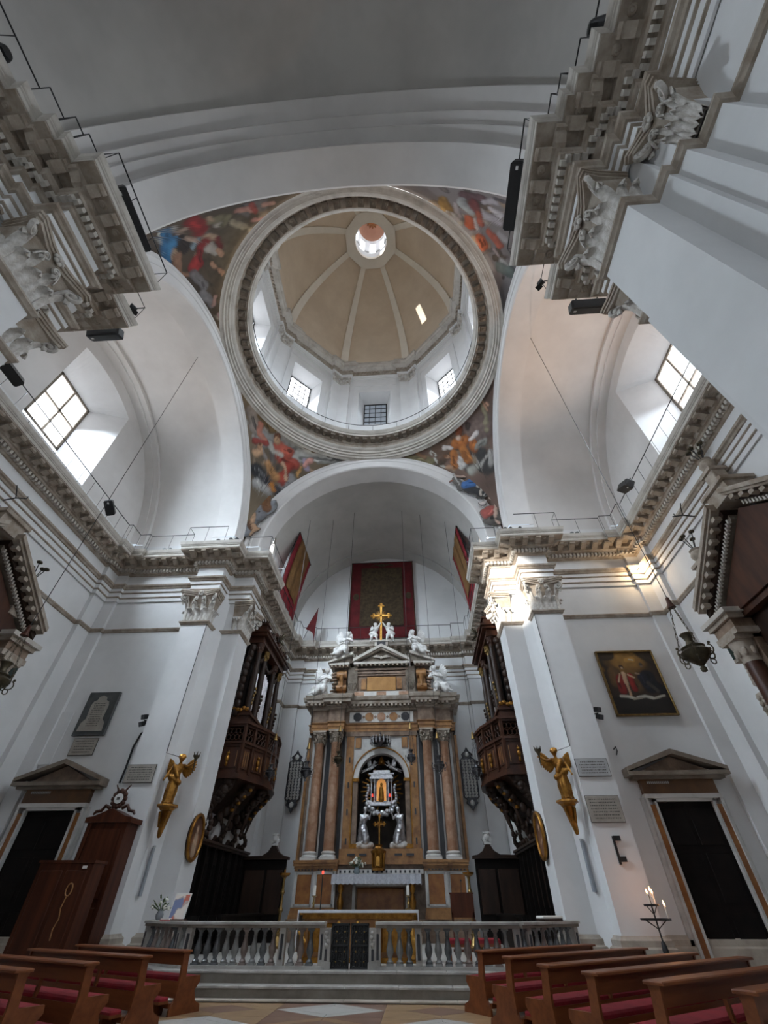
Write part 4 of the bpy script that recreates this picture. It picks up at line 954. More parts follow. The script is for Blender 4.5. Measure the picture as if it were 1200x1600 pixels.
# ================================================================ HIGH ALTAR
def at(root): return dict(loc=tuple(-Vector(root.location)))
AL = thing('high_altar', 'towering marble high altar with four red columns and broken pediment', 'altar', (0, 25.9, 0.44))
A_ = at(AL)
def A(g, nm, m, smooth=0, parent=None):
    return g.go(nm, m, parent or AL, smooth, **(A_ if parent is None else {}))
A(G().box(-4.15, 4.15, 24.75, 27.35, 0.44, 0.8).box(-4.05, 4.05, 24.85, 27.3, 0.8, 1.15), 'podium', 'marble_brown')
for sg in (-1, 1):
    def X(a, b): return (min(sg*a, sg*b), max(sg*a, sg*b))
    for (xa, xb, yf) in ((2.0, 2.98, 24.86), (2.98, 3.92, 25.06)):
        x0, x1 = X(xa, xb)
        A(G().box(x0, x1, yf, 27.2, 1.5, 2.72), 'pedestal', 'marble_white')
        g = G()
        for k, (e, za, zb) in enumerate(((0.14,1.15,1.28),(0.10,1.28,1.40),(0.05,1.40,1.5))): g.box(x0-e*0.5, x1+e*0.5, yf-e, 27.2, za, zb)
        A(g, 'pedestal_base', 'marble_gold')
        g = G()
        for e, za, zb in ((0.04,2.72,2.80),(0.08,2.80,2.90),(0.15,2.90,3.0),(0.18,3.0,3.1)): g.box(x0-e*0.5, x1+e*0.5, yf-e, 27.2, za, zb)
        cp = A(g, 'pedestal_cap', 'marble_gold')
        A(G().bevbox(x0+0.14, x1-0.14, yf-0.03, yf+0.1, 1.62, 2.60, 0.02), 'pedestal_panel', 'orange_marble')
        fr = G(); a, b = x0+0.09, x1-0.09
        for q in ((a,b,1.55,1.61),(a,b,2.61,2.67),(a,a+0.05,1.55,2.67),(b-0.05,b,1.55,2.67)): fr.box(q[0], q[1], yf-0.04, yf+0.02, q[2], q[3])
        A(fr, 'panel_frame', 'marble_grey')
        for k in range(5): A(G().box(x0+0.16+k*0.15, x0+0.24+k*0.15, yf-0.06, yf, 2.735, 2.785), 'inlay', 'marble_black')
    for (cx, cy) in ((2.46, 25.16), (3.38, 25.38)):
        x = sg*cx
        cl = put('column', None, AL, loc=tuple(Vector((x, cy, 3.1))-Vector(AL.location)))
        G().lathe([(0.255,0.34),(0.262,1.2),(0.262,2.0),(0.245,3.4),(0.222,4.86),(0.25,4.9),(0.25,4.94),(0.22,4.95)], 24).go('shaft', 'marble_red', cl, 40)
        G().box(-0.37, 0.37, -0.37, 0.37, 0, 0.1).lathe([(0.37,0.1),(0.38,0.14),(0.36,0.18),(0.30,0.2),(0.29,0.23),(0.33,0.26),(0.33,0.3),(0.27,0.34)], 24).go('base', 'marble_white', cl, 40)
        cg = G().lathe([(0.22,4.94),(0.24,5.1),(0.30,5.35),(0.36,5.44)], 20).box(-0.37, 0.37, -0.37, 0.37, 5.44, 5.54)
        for t in range(2):
            for k in range(8):
                a = k*PI/4+t*PI/8; r_ = 0.27+0.03*t
                cg.ell((r_*math.cos(a), r_*math.sin(a), 5.06+0.17*t), (0.07,0.07,0.12), 6, 4); cg.ell(((r_+0.05)*math.cos(a), (r_+0.05)*math.sin(a), 5.15+0.17*t), 0.05, 6, 4)
        for q in range(4):
            a = PI/4+q*PI/2; cg.ell((0.40*math.cos(a), 0.40*math.sin(a), 5.37), 0.085, 7, 5)
        cg.go('column_capital', 'stone', cl, 60)
    x0, x1 = X(1.95, 3.95); A(G().box(x0, x1, 25.75, 27.2, 3.1, 8.65), 'back_pier', 'marble_brown')
    for xa, xb, m in ((2.72,2.80,'marble_white'),(2.80,3.04,'marble_black'),(3.04,3.12,'marble_white'),(3.68,3.80,'marble_grey'),(1.93,2.02,'marble_white'),(2.02,2.2,'marble_black')):
        x0, x1 = X(xa, xb); A(G().box(x0, x1, 25.66, 25.75, 3.1, 8.6), 'pilaster_strip', m)
    x0, x1 = X(3.98, 4.12); A(G().box(x0, x1, 25.8, 27.2, 3.1, 8.5), 'outer_pilaster', 'marble_gold')
# frame and arched niche
def ring_slab(r0, r1, cx, cz, y0, y1, n=28):
    g = G(); v = []
    for i in range(n+1):
        a = PI*i/n
        for r, y in ((r0,y0),(r1,y0),(r1,y1),(r0,y1)): v.append((cx+r*math.cos(a), y, cz+r*math.sin(a)))
    f = []
    for i in range(n):
        for q in range(4): f.append((i*4+q, (i+1)*4+q, (i+1)*4+(q+1) % 4, i*4+(q+1) % 4))
    f += [(0,1,2,3), tuple(n*4+q for q in (3,2,1,0))]
    return g.add(v, f)
g = G(); n = 32; inner = [(1.5*math.cos(PI*i/n), 6.35+1.5*math.sin(PI*i/n)) for i in range(n+1)]
outer = [(1.88, 6.35)]+[(max(-1.88, min(1.88, 1.88/max(abs(math.cos(PI*i/n)), 1e-3)*math.cos(PI*i/n))) if abs(math.tan(PI*i/n)) < 2.1/1.88 else 2.1/math.tan(PI*i/n), 6.35+min(2.1, 1.88*abs(math.tan(PI*i/n)))) for i in range(1, n)]+[(-1.88, 6.35)]
v = [(x, 25.5, z) for x, z in inner]+[(x, 25.5, z) for x, z in outer]; g.add(v, [(i, i+1, n+2+i, n+1+i) for i in range(n)])
A(g, 'spandrel', 'marble_grey')
for sg in (-1, 1):
    x0, x1 = sorted((sg*1.5, sg*1.9)); A(G().box(x0, x1, 25.42, 25.75, 3.2, 8.45), 'frame_jamb', 'marble_gold')
    for k in range(4): A(G().box(sg*1.70-0.04, sg*1.70+0.04, 25.39, 25.42, 3.7+k*1.15, 3.95+k*1.15), 'inlay', 'marble_black')
    x0, x1 = sorted((sg*1.22, sg*1.46)); A(G().box(x0, x1, 25.44, 25.9, 3.55, 6.3), 'niche_jamb', 'marble_brown')
    A(G().box(x0-0.06, x1+0.06, 25.38, 25.9, 6.28, 6.42), 'impost', 'gilt'); A(G().box(x0-0.06, x1+0.06, 25.38, 25.9, 3.55, 3.72), 'impost', 'gilt')
    x0, x1 = sorted((sg*1.48, sg*1.54)); A(G().box(x0, x1, 25.40, 25.5, 3.55, 6.35), 'gilt_strip', 'gilt')
    A(G().bevbox(*sorted((sg*1.1, sg*1.42)), 25.44, 25.5, 7.85, 8.35, 0.02), 'spandrel_panel', 'marble_gold')
A(ring_slab(1.22, 1.46, 0, 6.35, 25.42, 25.9), 'niche_arch', 'marble_white', 40)
A(ring_slab(1.46, 1.52, 0, 6.35, 25.38, 25.5), 'gilt_strip', 'gilt', 40)
A(G().box(-1.95, 1.95, 25.40, 25.75, 8.42, 8.66), 'frame_lintel', 'marble_brown')
g = G(); arcpts = [(1.24, 3.5)]+[(1.24*math.cos(PI*i/24), 6.35+1.24*math.sin(PI*i/24)) for i in range(25)]+[(-1.24, 3.5)]
m_ = len(arcpts); g.add([(x,25.6,z) for x,z in arcpts]+[(x,26.7,z) for x,z in arcpts], [(i,i+1,m_+i+1,m_+i) for i in range(m_-1)]+[tuple(range(m_, 2*m_))])
A(g, 'niche', mat('niche_dark', (0.022,0.018,0.016), 0.8, (0.05,0.038,0.03), 2.0), 40)
A(G().box(-1.95, 1.95, 25.1, 25.9, 3.15, 3.52).box(-2.0, 2.0, 25.0, 25.9, 2.95, 3.15), 'niche_sill', 'marble_gold')
for k in range(6):
    if k not in (2, 3): A(G().box(-1.55+k*0.55, -1.2+k*0.55, 25.07, 25.1, 3.26, 3.34), 'inlay', 'marble_black')
A(G().box(-2.0, 2.0, 25.2, 27.2, 0.44, 2.98), 'altar_core', 'marble_brown')
A(G().bevbox(-1.05, 1.05, 25.12, 25.3, 1.25, 2.15, 0.04), 'antependium_panel', 'orange_marble')
g = G()
for q in ((-1.25,1.25,1.1,1.2),(-1.25,1.25,2.2,2.3),(-1.25,-1.12,1.1,2.3),(1.12,1.25,1.1,2.3)): g.box(q[0], q[1], 25.1, 25.22, q[2], q[3])
A(g, 'antependium_frame', 'marble_grey')
g = G(); g.box(-1.95, 1.95, 25.05, 25.2, 2.62, 2.78)
A(g, 'gradine', 'marble_white')
for k in range(18): A(G().box(-1.86+k*0.21, -1.78+k*0.21, 25.02, 25.06, 2.65, 2.75), 'inlay', 'marble_black')
# entablature of the altar
EP = [(4.05,27.3),(4.05,25.5),(3.85,25.5),(3.85,24.98),(2.05,24.98),(2.05,25.38),(-2.05,25.38),(-2.05,24.98),(-3.85,24.98),(-3.85,25.5),(-4.05,25.5),(-4.05,27.3)]
EP2 = [(4.05,27.3),(4.05,25.5),(3.85,25.5),(3.85,25.12),(2.9,25.12),(2.9,24.90),(2.05,24.90),(2.05,25.38)]; EP2 = EP2+[(-x,y) for x,y in reversed(EP2)]
A(G().sweep(EP2[::-1], [(0,8.65),(0,8.65)]+[(-0.0,8.65),(-0.0,8.8),(-0.03,8.8),(-0.03,8.95),(-0.08,9.02),(-0.08,9.06),(0.3,9.06)]), 'architrave', 'marble_gold')
A(G().sweep(EP2[::-1], [(0.0,9.05),(0.0,9.72)]), 'frieze', 'marble_brown')
A(G().sweep(EP2[::-1], [(0.0,9.70),(-0.06,9.74),(-0.08,9.84),(-0.12,9.86),(-0.12,9.98),(-0.34,10.02),(-0.36,10.16),(-0.42,10.22),(-0.46,10.36),(-0.46,10.42),(2.0,10.47)]), 'cornice', 'stone')
g = G()
for x in np.arange(-3.95, 3.96, 0.24):
    yb = 25.38 if abs(x) < 2.05 else 24.90 if abs(x) < 2.9 else 25.12
    g = G().box(x-0.06, x+0.06, yb-0.34, yb-0.1, 9.9, 10.01); A(g, 'modillion', 'stone')
G_ = [(-1.35,'marble_black'),(-0.68,'marble_gold'),(0,'marble_red'),(0.68,'marble_gold'),(1.35,'marble_black')]
A(G().box(-1.8, 1.8, 25.34, 25.4, 9.12, 9.66), 'inlaid_panel', 'marble_white')
for x, m in G_:
    A(G().slab([(x+0.25*math.cos(R(22.5+45*k)), 9.39+0.24*math.sin(R(22.5+45*k))) for k in range(8)], 25.315, 25.34), 'medallion', m)
    A(G().slab([(x+0.30*math.cos(R(22.5+45*k)), 9.39+0.27*math.sin(R(22.5+45*k))) for k in range(8)], 25.328, 25.34), 'medallion_border', 'marble_grey')
for x in (-1.0, -0.34, 0.34, 1.0): A(G().slab([(x-0.09,9.39),(x,9.3),(x+0.09,9.39),(x,9.48)], 25.32, 25.34), 'inlay', 'marble_brown')
# attic
A(G().box(-2.9, 2.9, 25.5, 27.2, 10.45, 12.3), 'attic_core', 'stone_dark')
A(G().box(-1.75, 1.75, 25.2, 25.6, 10.5, 10.76), 'attic_plinth', 'marble_white')
for x in (-1.3, 0, 1.3): A(G().box(x-0.28, x+0.28, 25.17, 25.2, 10.53, 10.73), 'inlay', 'marble_red')
A(G().box(-1.55, 1.55, 25.3, 25.6, 10.76, 12.1), 'attic_panel', 'marble_brown')
A(G().bevbox(-0.86, 0.86, 25.22, 25.35, 10.82, 11.62, 0.03), 'inscription_panel', mat('ochre_panel', (0.36,0.17,0.045), 0.5, (0.46,0.24,0.07), 3.0))
for sg in (-1, 1): A(G().box(*sorted((sg*0.92, sg*1.2)), 25.24, 25.32, 10.9, 11.55), 'attic_inlay', 'marble_gold')
for z, e in ((11.7,0.02),(11.82,0.06),(12.0,0.12)): A(G().box(-1.5-e, 1.5+e, 25.26-e, 25.6, z, z+0.12), 'attic_moulding', 'marble_brown')
for sg in (-1, 1):
    # scroll consoles in gold marble
    g = G(); x = sg*2.38
    g.box(x-0.24, x+0.24, 25.28, 25.6, 10.6, 12.1); A(g, 'console_pier', 'marble_gold')
    g = G(); 
    for (z, r_) in ((11.75,0.22),(11.0,0.17)): g.lathe([(r_,-0.3),(r_,0.3)], 16, M=Matrix.Translation((x,25.24,z)) @ Matrix.Rotation(PI/2,4,'Y'))
    g.tube([(x,25.05,11.7),(x,25.12,11.4),(x,25.2,11.15),(x,25.1,10.95)], [0.14,0.12,0.1,0.1], 8); g.box(x-0.3, x+0.3, 25.0, 25.5, 10.47, 10.62)
    A(g, 'console', 'marble_gold', 50)
    g = G(); 
    for k in range(5): g.cap((sg*1.72+(k-2)*0.06, 25.2, 10.85), (sg*1.72+(k-2)*0.11, 25.12, 11.2), 0.035, 0.05)
    g.box(sg*1.72-0.28, sg*1.72+0.28, 25.18, 25.6, 10.5, 12.2); A(g, 'shell_pilaster', 'stone_dark', 50)
    g = G()
    for k in range(7): g.cap((sg*2.75, 25.25, 11.9-k*0.2), (sg*(2.95+0.1*math.sin(k*1.3)), 25.15, 11.8-k*0.2), 0.09, 0.07)
    A(g, 'side_scroll', 'marble_brown', 50)
    # broken outer pediment
    g = G().slab([(sg*1.95,12.30),(sg*3.15,12.30),(sg*3.2,12.40),(sg*1.95,12.44)], 24.95, 27.0); A(g, 'attic_cornice', 'stone_pale')
    g = G().slab([(sg*3.25,12.42),(sg*3.2,12.55),(sg*1.75,13.12),(sg*1.75,12.92)], 24.9, 26.8); A(g, 'broken_pediment', 'stone_pale')
    g = G().slab([(sg*3.05,12.44),(sg*1.78,12.93),(sg*1.78,12.44)], 25.1, 26.6); A(g, 'pediment_fill', 'stone_dark')
    for k in range(5): A(G().box(sg*(2.05+0.24*k)-0.05, sg*(2.05+0.24*k)+0.05, 24.98, 25.2, 12.2, 12.3), 'modillion', 'stone')
A(G().slab([(-1.68,12.30),(1.68,12.30),(1.68,12.44),(-1.68,12.44)], 24.92, 26.8), 'attic_cornice', 'stone_pale')
for sg in (-1, 1):
    A(G().slab([(sg*1.72,12.44),(sg*1.72,12.62),(0,13.56),(0,13.36)], 24.85, 26.8), 'pediment', 'stone_pale')
    A(G().slab([(sg*1.45,12.56),(sg*1.45,12.62),(0,13.34),(0,13.22)], 24.95, 26.8), 'pediment_moulding', 'stone')
A(G().slab([(-1.4,12.44),(1.4,12.44),(0,13.24)], 25.15, 26.6), 'tympanum', 'stone_dark')
g = G()
for sg in (-1, 1):
    for k in range(4): g.cap((0, 25.1, 12.72), (sg*(0.2+0.1*k), 25.05, 12.85+0.04*k-0.02*k*k), 0.05, 0.025)
g.ell((0,25.08,12.72), (0.08,0.07,0.12)); A(g, 'dove_relief', 'stone_pale', 60)
for k in range(12): A(G().box(-1.5+k*0.27, -1.4+k*0.27, 24.95, 25.15, 12.2, 12.3), 'modillion', 'stone')
A(G().box(-0.42, 0.42, 24.95, 25.7, 13.45, 13.72).box(-0.5, 0.5, 24.9, 25.75, 13.72, 13.80), 'cross_pedestal', 'stone_pale')
A(G().box(-0.26, 0.26, 24.88, 24.96, 13.47, 13.68), 'pedestal_inset', 'marble_black')

# ---- statues on the altar
def seated_angel(name, label, loc, sg, s=1.0, m='statue_white', lean=0.0, group=None):
    """sits on a slope, leaning outwards; sg mirrors"""
    q = lambda x, y, z: (sg*x, y, z)
    J = dict(head=q(-0.12,-0.16,1.22), neck=q(-0.08,-0.10,1.06), chest=q(-0.04,-0.06,0.86), pelvis=q(0.06,0,0.50), face=(-sg*0.5,-1,-0.1),
             lsh=q(-0.24,-0.08,0.98), lel=q(-0.38,-0.26,0.78), lha=q(-0.16,-0.38,0.80), rsh=q(0.14,-0.06,0.98), rel=q(0.30,-0.20,0.78), rha=q(0.02,-0.36,0.76),
             lhi=q(-0.04,-0.06,0.46), lkn=q(-0.10,-0.38,0.40), lan=q(-0.04,-0.42,0.04), lto=q(-0.06,-0.56,0.0), rhi=q(0.16,-0.04,0.46), rkn=q(0.46,-0.30,0.36), ran=q(0.62,-0.30,0.05), rto=q(0.74,-0.38,0.02))
    g = human(G(), J, 1.15, 1.15)
    for a, b, ra, rb in ((q(0.1,0,0.45),q(0.5,-0.2,0.3),0.2,0.15),(q(-0.02,-0.1,0.42),q(0.0,-0.36,0.25),0.19,0.16),(q(0.2,-0.2,0.3),q(0.4,-0.3,0.08),0.16,0.14),(q(0.0,0.05,0.2),q(0.4,0.1,0.1),0.2,0.18),(q(0.05,-0.05,0.66),q(0.3,-0.1,0.4),0.12,0.14)): g.cap(a, b, ra, rb, 10)
    t = thing(name, label, 'statue', loc, 0, group)
    b = g.go('body', m, t, 179); remesh(b, 0.028)
    for k, wx in ((1, 0.12), (-1, -0.10)):
        wg = wing_mesh(0.62, 0.5); wo = wg.go('wing', m, t, 60, loc=(sg*(0.12 if k > 0 else -0.02), 0.10, 0.92), scale=(sg*k*(1 if k > 0 else 0.7), 1, 1))
    t.scale = (s, s, s)
    return t
seated_angel('angel_statue', 'white marble angel kneeling at the lower left end of the altar cornice', (-3.35, 25.0, 10.46), -1, 1.15)
seated_angel('angel_statue', 'white marble angel seated at the lower right end of the altar cornice', (3.25, 25.0, 10.46), 1, 1.15)
seated_angel('angel_statue', 'white marble angel reclining on the left slope of the altar pediment', (-2.25, 25.1, 12.85), -1, 1.15)
seated_angel('angel_statue', 'white marble angel reclining on the right slope of the altar pediment', (2.1, 25.1, 12.85), 1, 1.15)
def putto(label, loc, sg):
    q = lambda x, y, z: (sg*x, y, z)
    J = dict(head=q(0.06,-0.05,1.06), neck=q(0.04,-0.02,0.92), chest=q(0.0,0,0.76), pelvis=q(-0.04,0,0.50), face=(sg*0.6,-1,0.1),
             lsh=q(-0.14,0,0.86), lel=q(-0.22,-0.08,0.70), lha=q(-0.08,-0.18,0.72), rsh=q(0.15,0,0.88), rel=q(0.24,-0.08,0.96), rha=q(0.34,-0.10,1.12),
             lhi=q(-0.12,0,0.46), lkn=q(-0.18,-0.10,0.26), lan=q(-0.20,0.02,0.06), lto=q(-0.22,-0.10,0.03), rhi=q(0.06,0,0.46), rkn=q(0.12,-0.10,0.28), ran=q(0.16,-0.02,0.06), rto=q(0.18,-0.14,0.03))
    t = thing('putto_statue', label, 'statue', loc, 0, 'putti holding the golden cross')
    g = human(G(), J, 1.0, 1.35); g.cap(q(-0.2,-0.02,0.5), q(0.1,-0.06,0.42), 0.13, 0.11); b = g.go('body', 'statue_white', t, 179); remesh(b, 0.024)
    for k in (-1, 1): wing_mesh(0.3, 0.26, 6).go('wing', 'statue_white', t, 60, loc=(-0.03*sg, 0.12, 0.8), scale=(k, 1, 1))
    t.scale = (1.12,)*3
putto('white marble putto at the left of the golden altar cross', (-0.46, 25.25, 13.82), 1)
putto('white marble putto at the right of the golden altar cross', (0.50, 25.25, 13.82), -1)
def gold_cross(name, label, loc, h, m='gilt_bright', base=None):
    t = thing(name, label, 'cross', loc); wb = h*0.024
    g = G().box(-wb, wb, -wb, wb, 0, h*0.94).box(-h*0.175, h*0.175, -wb, wb, h*0.68-wb, h*0.68+wb)
    for x, z in ((0, h*0.95), (-h*0.18, h*0.68), (h*0.18, h*0.68)):
        dx = 1 if x > 0 else -1 if x < 0 else 0
        for a, b in ((0,0),(dx*0.05*h if dx else 0.045*h, 0 if dx else 0.0),(0,0.045*h),(0,-0.045*h),(-0.045*h if not dx else dx*0.05*h, 0 if not dx else 0),(0,0.05*h if not dx else 0)): g.ell((x+a, 0, z+b), (wb*1.5, wb, wb*1.5), 7, 5)
    g.go('cross_arms', m, t)
    r_ = G()
    for k in range(4):
        a = PI/4+k*PI/2
        for d in (-0.25, 0, 0.25): r_.cap((0.03*h*math.cos(a), 0, h*0.68+0.03*h*math.sin(a)), (0.15*h*math.cos(a+d), 0, h*0.68+0.15*h*math.sin(a+d)), 0.008*h, 0.003*h, 5)
    r_.go('rays', m, t)
    return t
gold_cross('altar_cross', 'tall golden cross held up by two white putti on the altar', (-0.04, 25.25, 13.82), 2.75)

# ---- shrine in the niche
SH = thing('icon_shrine', 'silver shrine with glowing golden icon in the altar niche', 'shrine', (-0.02, 25.9, 5.35)); S_ = at(SH)
S_ = {}
g = G().box(-0.34, 0.34, 0, 0.3, 0.1, 1.2); g.go('shrine_body', 'silver_dark', SH)
for x in (-0.52, -0.36, 0.36, 0.52): G().lathe([(0.05,0.12),(0.045,1.0)], 10, (x,-0.08,0)).lathe([(0.07,0.98),(0.085,1.05),(0.05,1.1)], 10, (x,-0.08,0)).lathe([(0.08,0.05),(0.08,0.1),(0.055,0.14)], 10, (x,-0.08,0)).go('shrine_column', 'silver', SH, 40)
G().box(-0.64, 0.64, -0.18, 0.3, 0.0, 0.07).box(-0.6, 0.6, -0.16, 0.3, -0.06, 0.0).go('shrine_base', 'silver', SH)
G().box(-0.62, 0.62, -0.18, 0.3, 1.1, 1.18).box(-0.56, 0.56, -0.14, 0.3, 1.18, 1.3).box(-0.66, 0.66, -0.2, 0.3, 1.3, 1.36).box(-0.44, 0.44, -0.12, 0.3, 1.36, 1.5).go('shrine_entablature', 'silver', SH)
g = G(); pts = [(-0.25,0.12),(0.25,0.12)]+[(0.25*math.cos(PI*i/12), 0.88+0.25*math.sin(PI*i/12)) for i in range(13)]; g.slab(pts, -0.06, 0.0); g.go('icon_panel', 'icon_glow', SH)
g = G(); g.ell((0,-0.08,0.86), (0.07,0.03,0.08)); g.cap((0,-0.08,0.7), (0,-0.08,0.2), 0.10, 0.15); g.ell((-0.08,-0.1,0.62), 0.05); g.v = [(x, -0.06+(y+0.06)*0.4, z) for x, y, z in g.v]; g.go('icon_figure', 'gilt', SH, 60)
g = G().tube([(x*1.08, -0.07, z) for x, z in pts], 0.03, 6, closed=True); g.go('icon_frame', 'silver', SH, 60)
for x in (-0.44, 0.44): G().lathe([(0.012,0.3),(0.022,0.34),(0.022,0.4),(0.012,0.42)], 8, (x,-0.22,0.0)).go('votive_light', 'red_glow', SH)
g = G()
for k in range(22):
    a = PI*(0.98+1.04*k/21); rr_ = 0.62+0.08*math.sin(k*2.1); g.ell((rr_*math.cos(a)*1.05, -0.1+0.06*math.cos(k*3), 0.05+rr_*0.75*math.sin(a)), (0.13,0.11,0.11), 7, 5)
for k in range(7):
    for sg in (-1, 1): g.ell((sg*(0.72+0.05*math.sin(k)), -0.02, 0.1+k*0.12), (0.09,0.09,0.09), 7, 5)
g.go('silver_clouds', 'silver', SH, 60)
g = G()
for k in range(30):
    a = 2*PI*k/30+0.05
    if abs(math.cos(a)) > 0.25: g.cap((0.55*math.cos(a), 0.22, 0.65+0.6*math.sin(a)), ((0.98+0.1*(k % 2))*math.cos(a), 0.2, 0.65+(0.95+0.1*(k % 2))*math.sin(a)), 0.05, 0.035, 5)
g.go('gilt_rays', 'gilt', SH)
for sg in (-1, 1):
    g = G(); J = dict(head=(sg*0.36,-0.12,1.86), neck=(sg*0.40,-0.1,1.76), chest=(sg*0.48,-0.08,1.68), pelvis=(sg*0.66,-0.05,1.58), face=(-sg,-0.6,0), lsh=(sg*0.42,-0.16,1.74), lel=(sg*0.32,-0.2,1.68), lha=(sg*0.22,-0.2,1.74), rsh=(sg*0.46,0,1.76), rel=(sg*0.36,0.05,1.82), rha=(sg*0.26,0.02,1.90),
             lhi=(sg*0.7,-0.1,1.56), lkn=(sg*0.84,-0.12,1.48), lan=(sg*1.0,-0.1,1.42), lto=(sg*1.06,-0.1,1.38), rhi=(sg*0.7,0,1.58), rkn=(sg*0.88,0,1.56), ran=(sg*1.02,0.02,1.52), rto=(sg*1.08,0.02,1.5))
    human(g, J, 0.72, 1.2, fingers=False); b = g.go('flying_angel', 'silver', SH, 179); remesh(b, 0.022)
    wing_mesh(0.34, 0.3, 6).go('angel_wing', 'silver', SH, 60, loc=(sg*0.52, 0.05, 1.74), scale=(sg, 1, 1))
g = G().lathe([(0.0,0.32),(0.06,0.3),(0.14,0.24),(0.17,0.12),(0.15,0.05),(0.18,0.0)], 12, (0,-0.05,1.75)); 
for k in range(6): g.cap((0.16*math.cos(k), -0.05+0.16*math.sin(k), 1.8), (0.06*math.cos(k), -0.05+0.06*math.sin(k), 2.08), 0.025)
g.ell((0,-0.05,2.12), 0.05); g.go('crown', 'gilt', SH, 40)
def kneeling(label, loc, sg):
    q = lambda x, y, z: (sg*x, y, z)
    J = dict(head=q(0.05,-0.06,1.34), neck=q(0.02,-0.02,1.18), chest=q(0.0,0,0.98), pelvis=q(-0.06,0.04,0.66), face=(sg*0.8,-0.6,0.25), lsh=q(-0.17,-0.02,1.10), lel=q(-0.16,-0.2,0.9), lha=q(0.10,-0.28,0.98), rsh=q(0.16,0,1.10), rel=q(0.26,-0.16,0.95), rha=q(0.34,-0.22,1.16),
             lhi=q(-0.12,0,0.62), lkn=q(-0.02,-0.28,0.42), lan=q(-0.08,-0.2,0.06), lto=q(-0.06,-0.32,0.03), rhi=q(0.06,0.02,0.6), rkn=q(0.22,-0.22,0.2), ran=q(-0.12,0.06,0.08), rto=q(-0.24,0.1,0.05))
    t = thing('silver_statue', label, 'statue', loc, 0, 'silver kneeling figures in the altar niche')
    g = human(G(), J, 1.0, 1.15)
    for a, b, ra, rb in ((q(-0.05,0,0.6),q(-0.1,0.05,0.12),0.2,0.25),(q(0.02,-0.15,0.45),q(0.1,-0.15,0.1),0.16,0.2),(q(-0.1,0,1.0),q(-0.2,0.1,0.5),0.12,0.12)): g.cap(a, b, ra, rb, 10)
    b = g.go('body', 'silver', t, 179); remesh(b, 0.024)
    g = G()
    for k in range(9): g.ell((0.3*math.cos(k*0.7), 0.02+0.16*math.sin(k*0.7), -0.05-0.06*(k % 2)), (0.2,0.16,0.14), 8, 5)
    c = g.go('cloud_base', 'statue_white', t, 179); remesh(c, 0.03)
kneeling('silver kneeling figure at the left of the altar niche', (-0.84, 25.55, 3.74), 1)
kneeling('silver kneeling figure at the right of the altar niche', (0.86, 25.55, 3.74), -1)
gold_cross('altar_crucifix', 'small gilt crucifix standing on the tabernacle', (-0.06, 25.1, 3.62), 1.22, 'gilt')
TB = thing('tabernacle', 'gilded carved tabernacle in the middle of the altar gradine', 'tabernacle', (-0.09, 24.95, 2.72))
G().lathe([(0.30,0.0),(0.32,0.08),(0.24,0.14),(0.26,0.55),(0.34,0.62),(0.36,0.7),(0.22,0.78),(0.16,0.86),(0.2,0.92)], 8).go('tabernacle_body', 'gilt', TB)
G().slab([(-0.11,0.16),(0.11,0.16),(0.11,0.42),(0.0,0.52),(-0.11,0.42)], -0.28, -0.22).go('tabernacle_door', 'gilt_bright', TB)
for k in range(8): a = R(22.5+45*k); G().cap((0.27*math.cos(a), 0.27*math.sin(a), 0.14), (0.29*math.cos(a), 0.29*math.sin(a), 0.58), 0.04).go('tabernacle_colonnette', 'gilt', TB, 60)
CR = thing('crown_lamp', 'silver crown of lamps hanging before the top of the niche', 'lamp', (-0.02, 25.0, 8.02))
G().lathe([(0.52,0.0),(0.56,0.05),(0.52,0.1),(0.46,0.05),(0.52,0.0)], 24).go('ring', 'silver_dark', CR, 40)
for k in range(16):
    a = 2*PI*k/16; G().lathe([(0.0,-0.14),(0.05,-0.1),(0.035,-0.02),(0.045,0.06),(0.02,0.14),(0.045,0.2),(0.0,0.24)], 7, (0.53*math.cos(a), 0.53*math.sin(a), 0)).go('lamp_cup', 'silver', CR, 60)
G().lathe([(0.0,-0.25),(0.06,-0.2),(0.2,-0.05),(0.46,0.03)], 16, caps=False).lathe([(0.02,0.0),(0.05,0.2),(0.02,0.3),(0.06,0.38),(0.0,0.5)], 8).go('centre_boss', 'silver_dark', CR, 60)

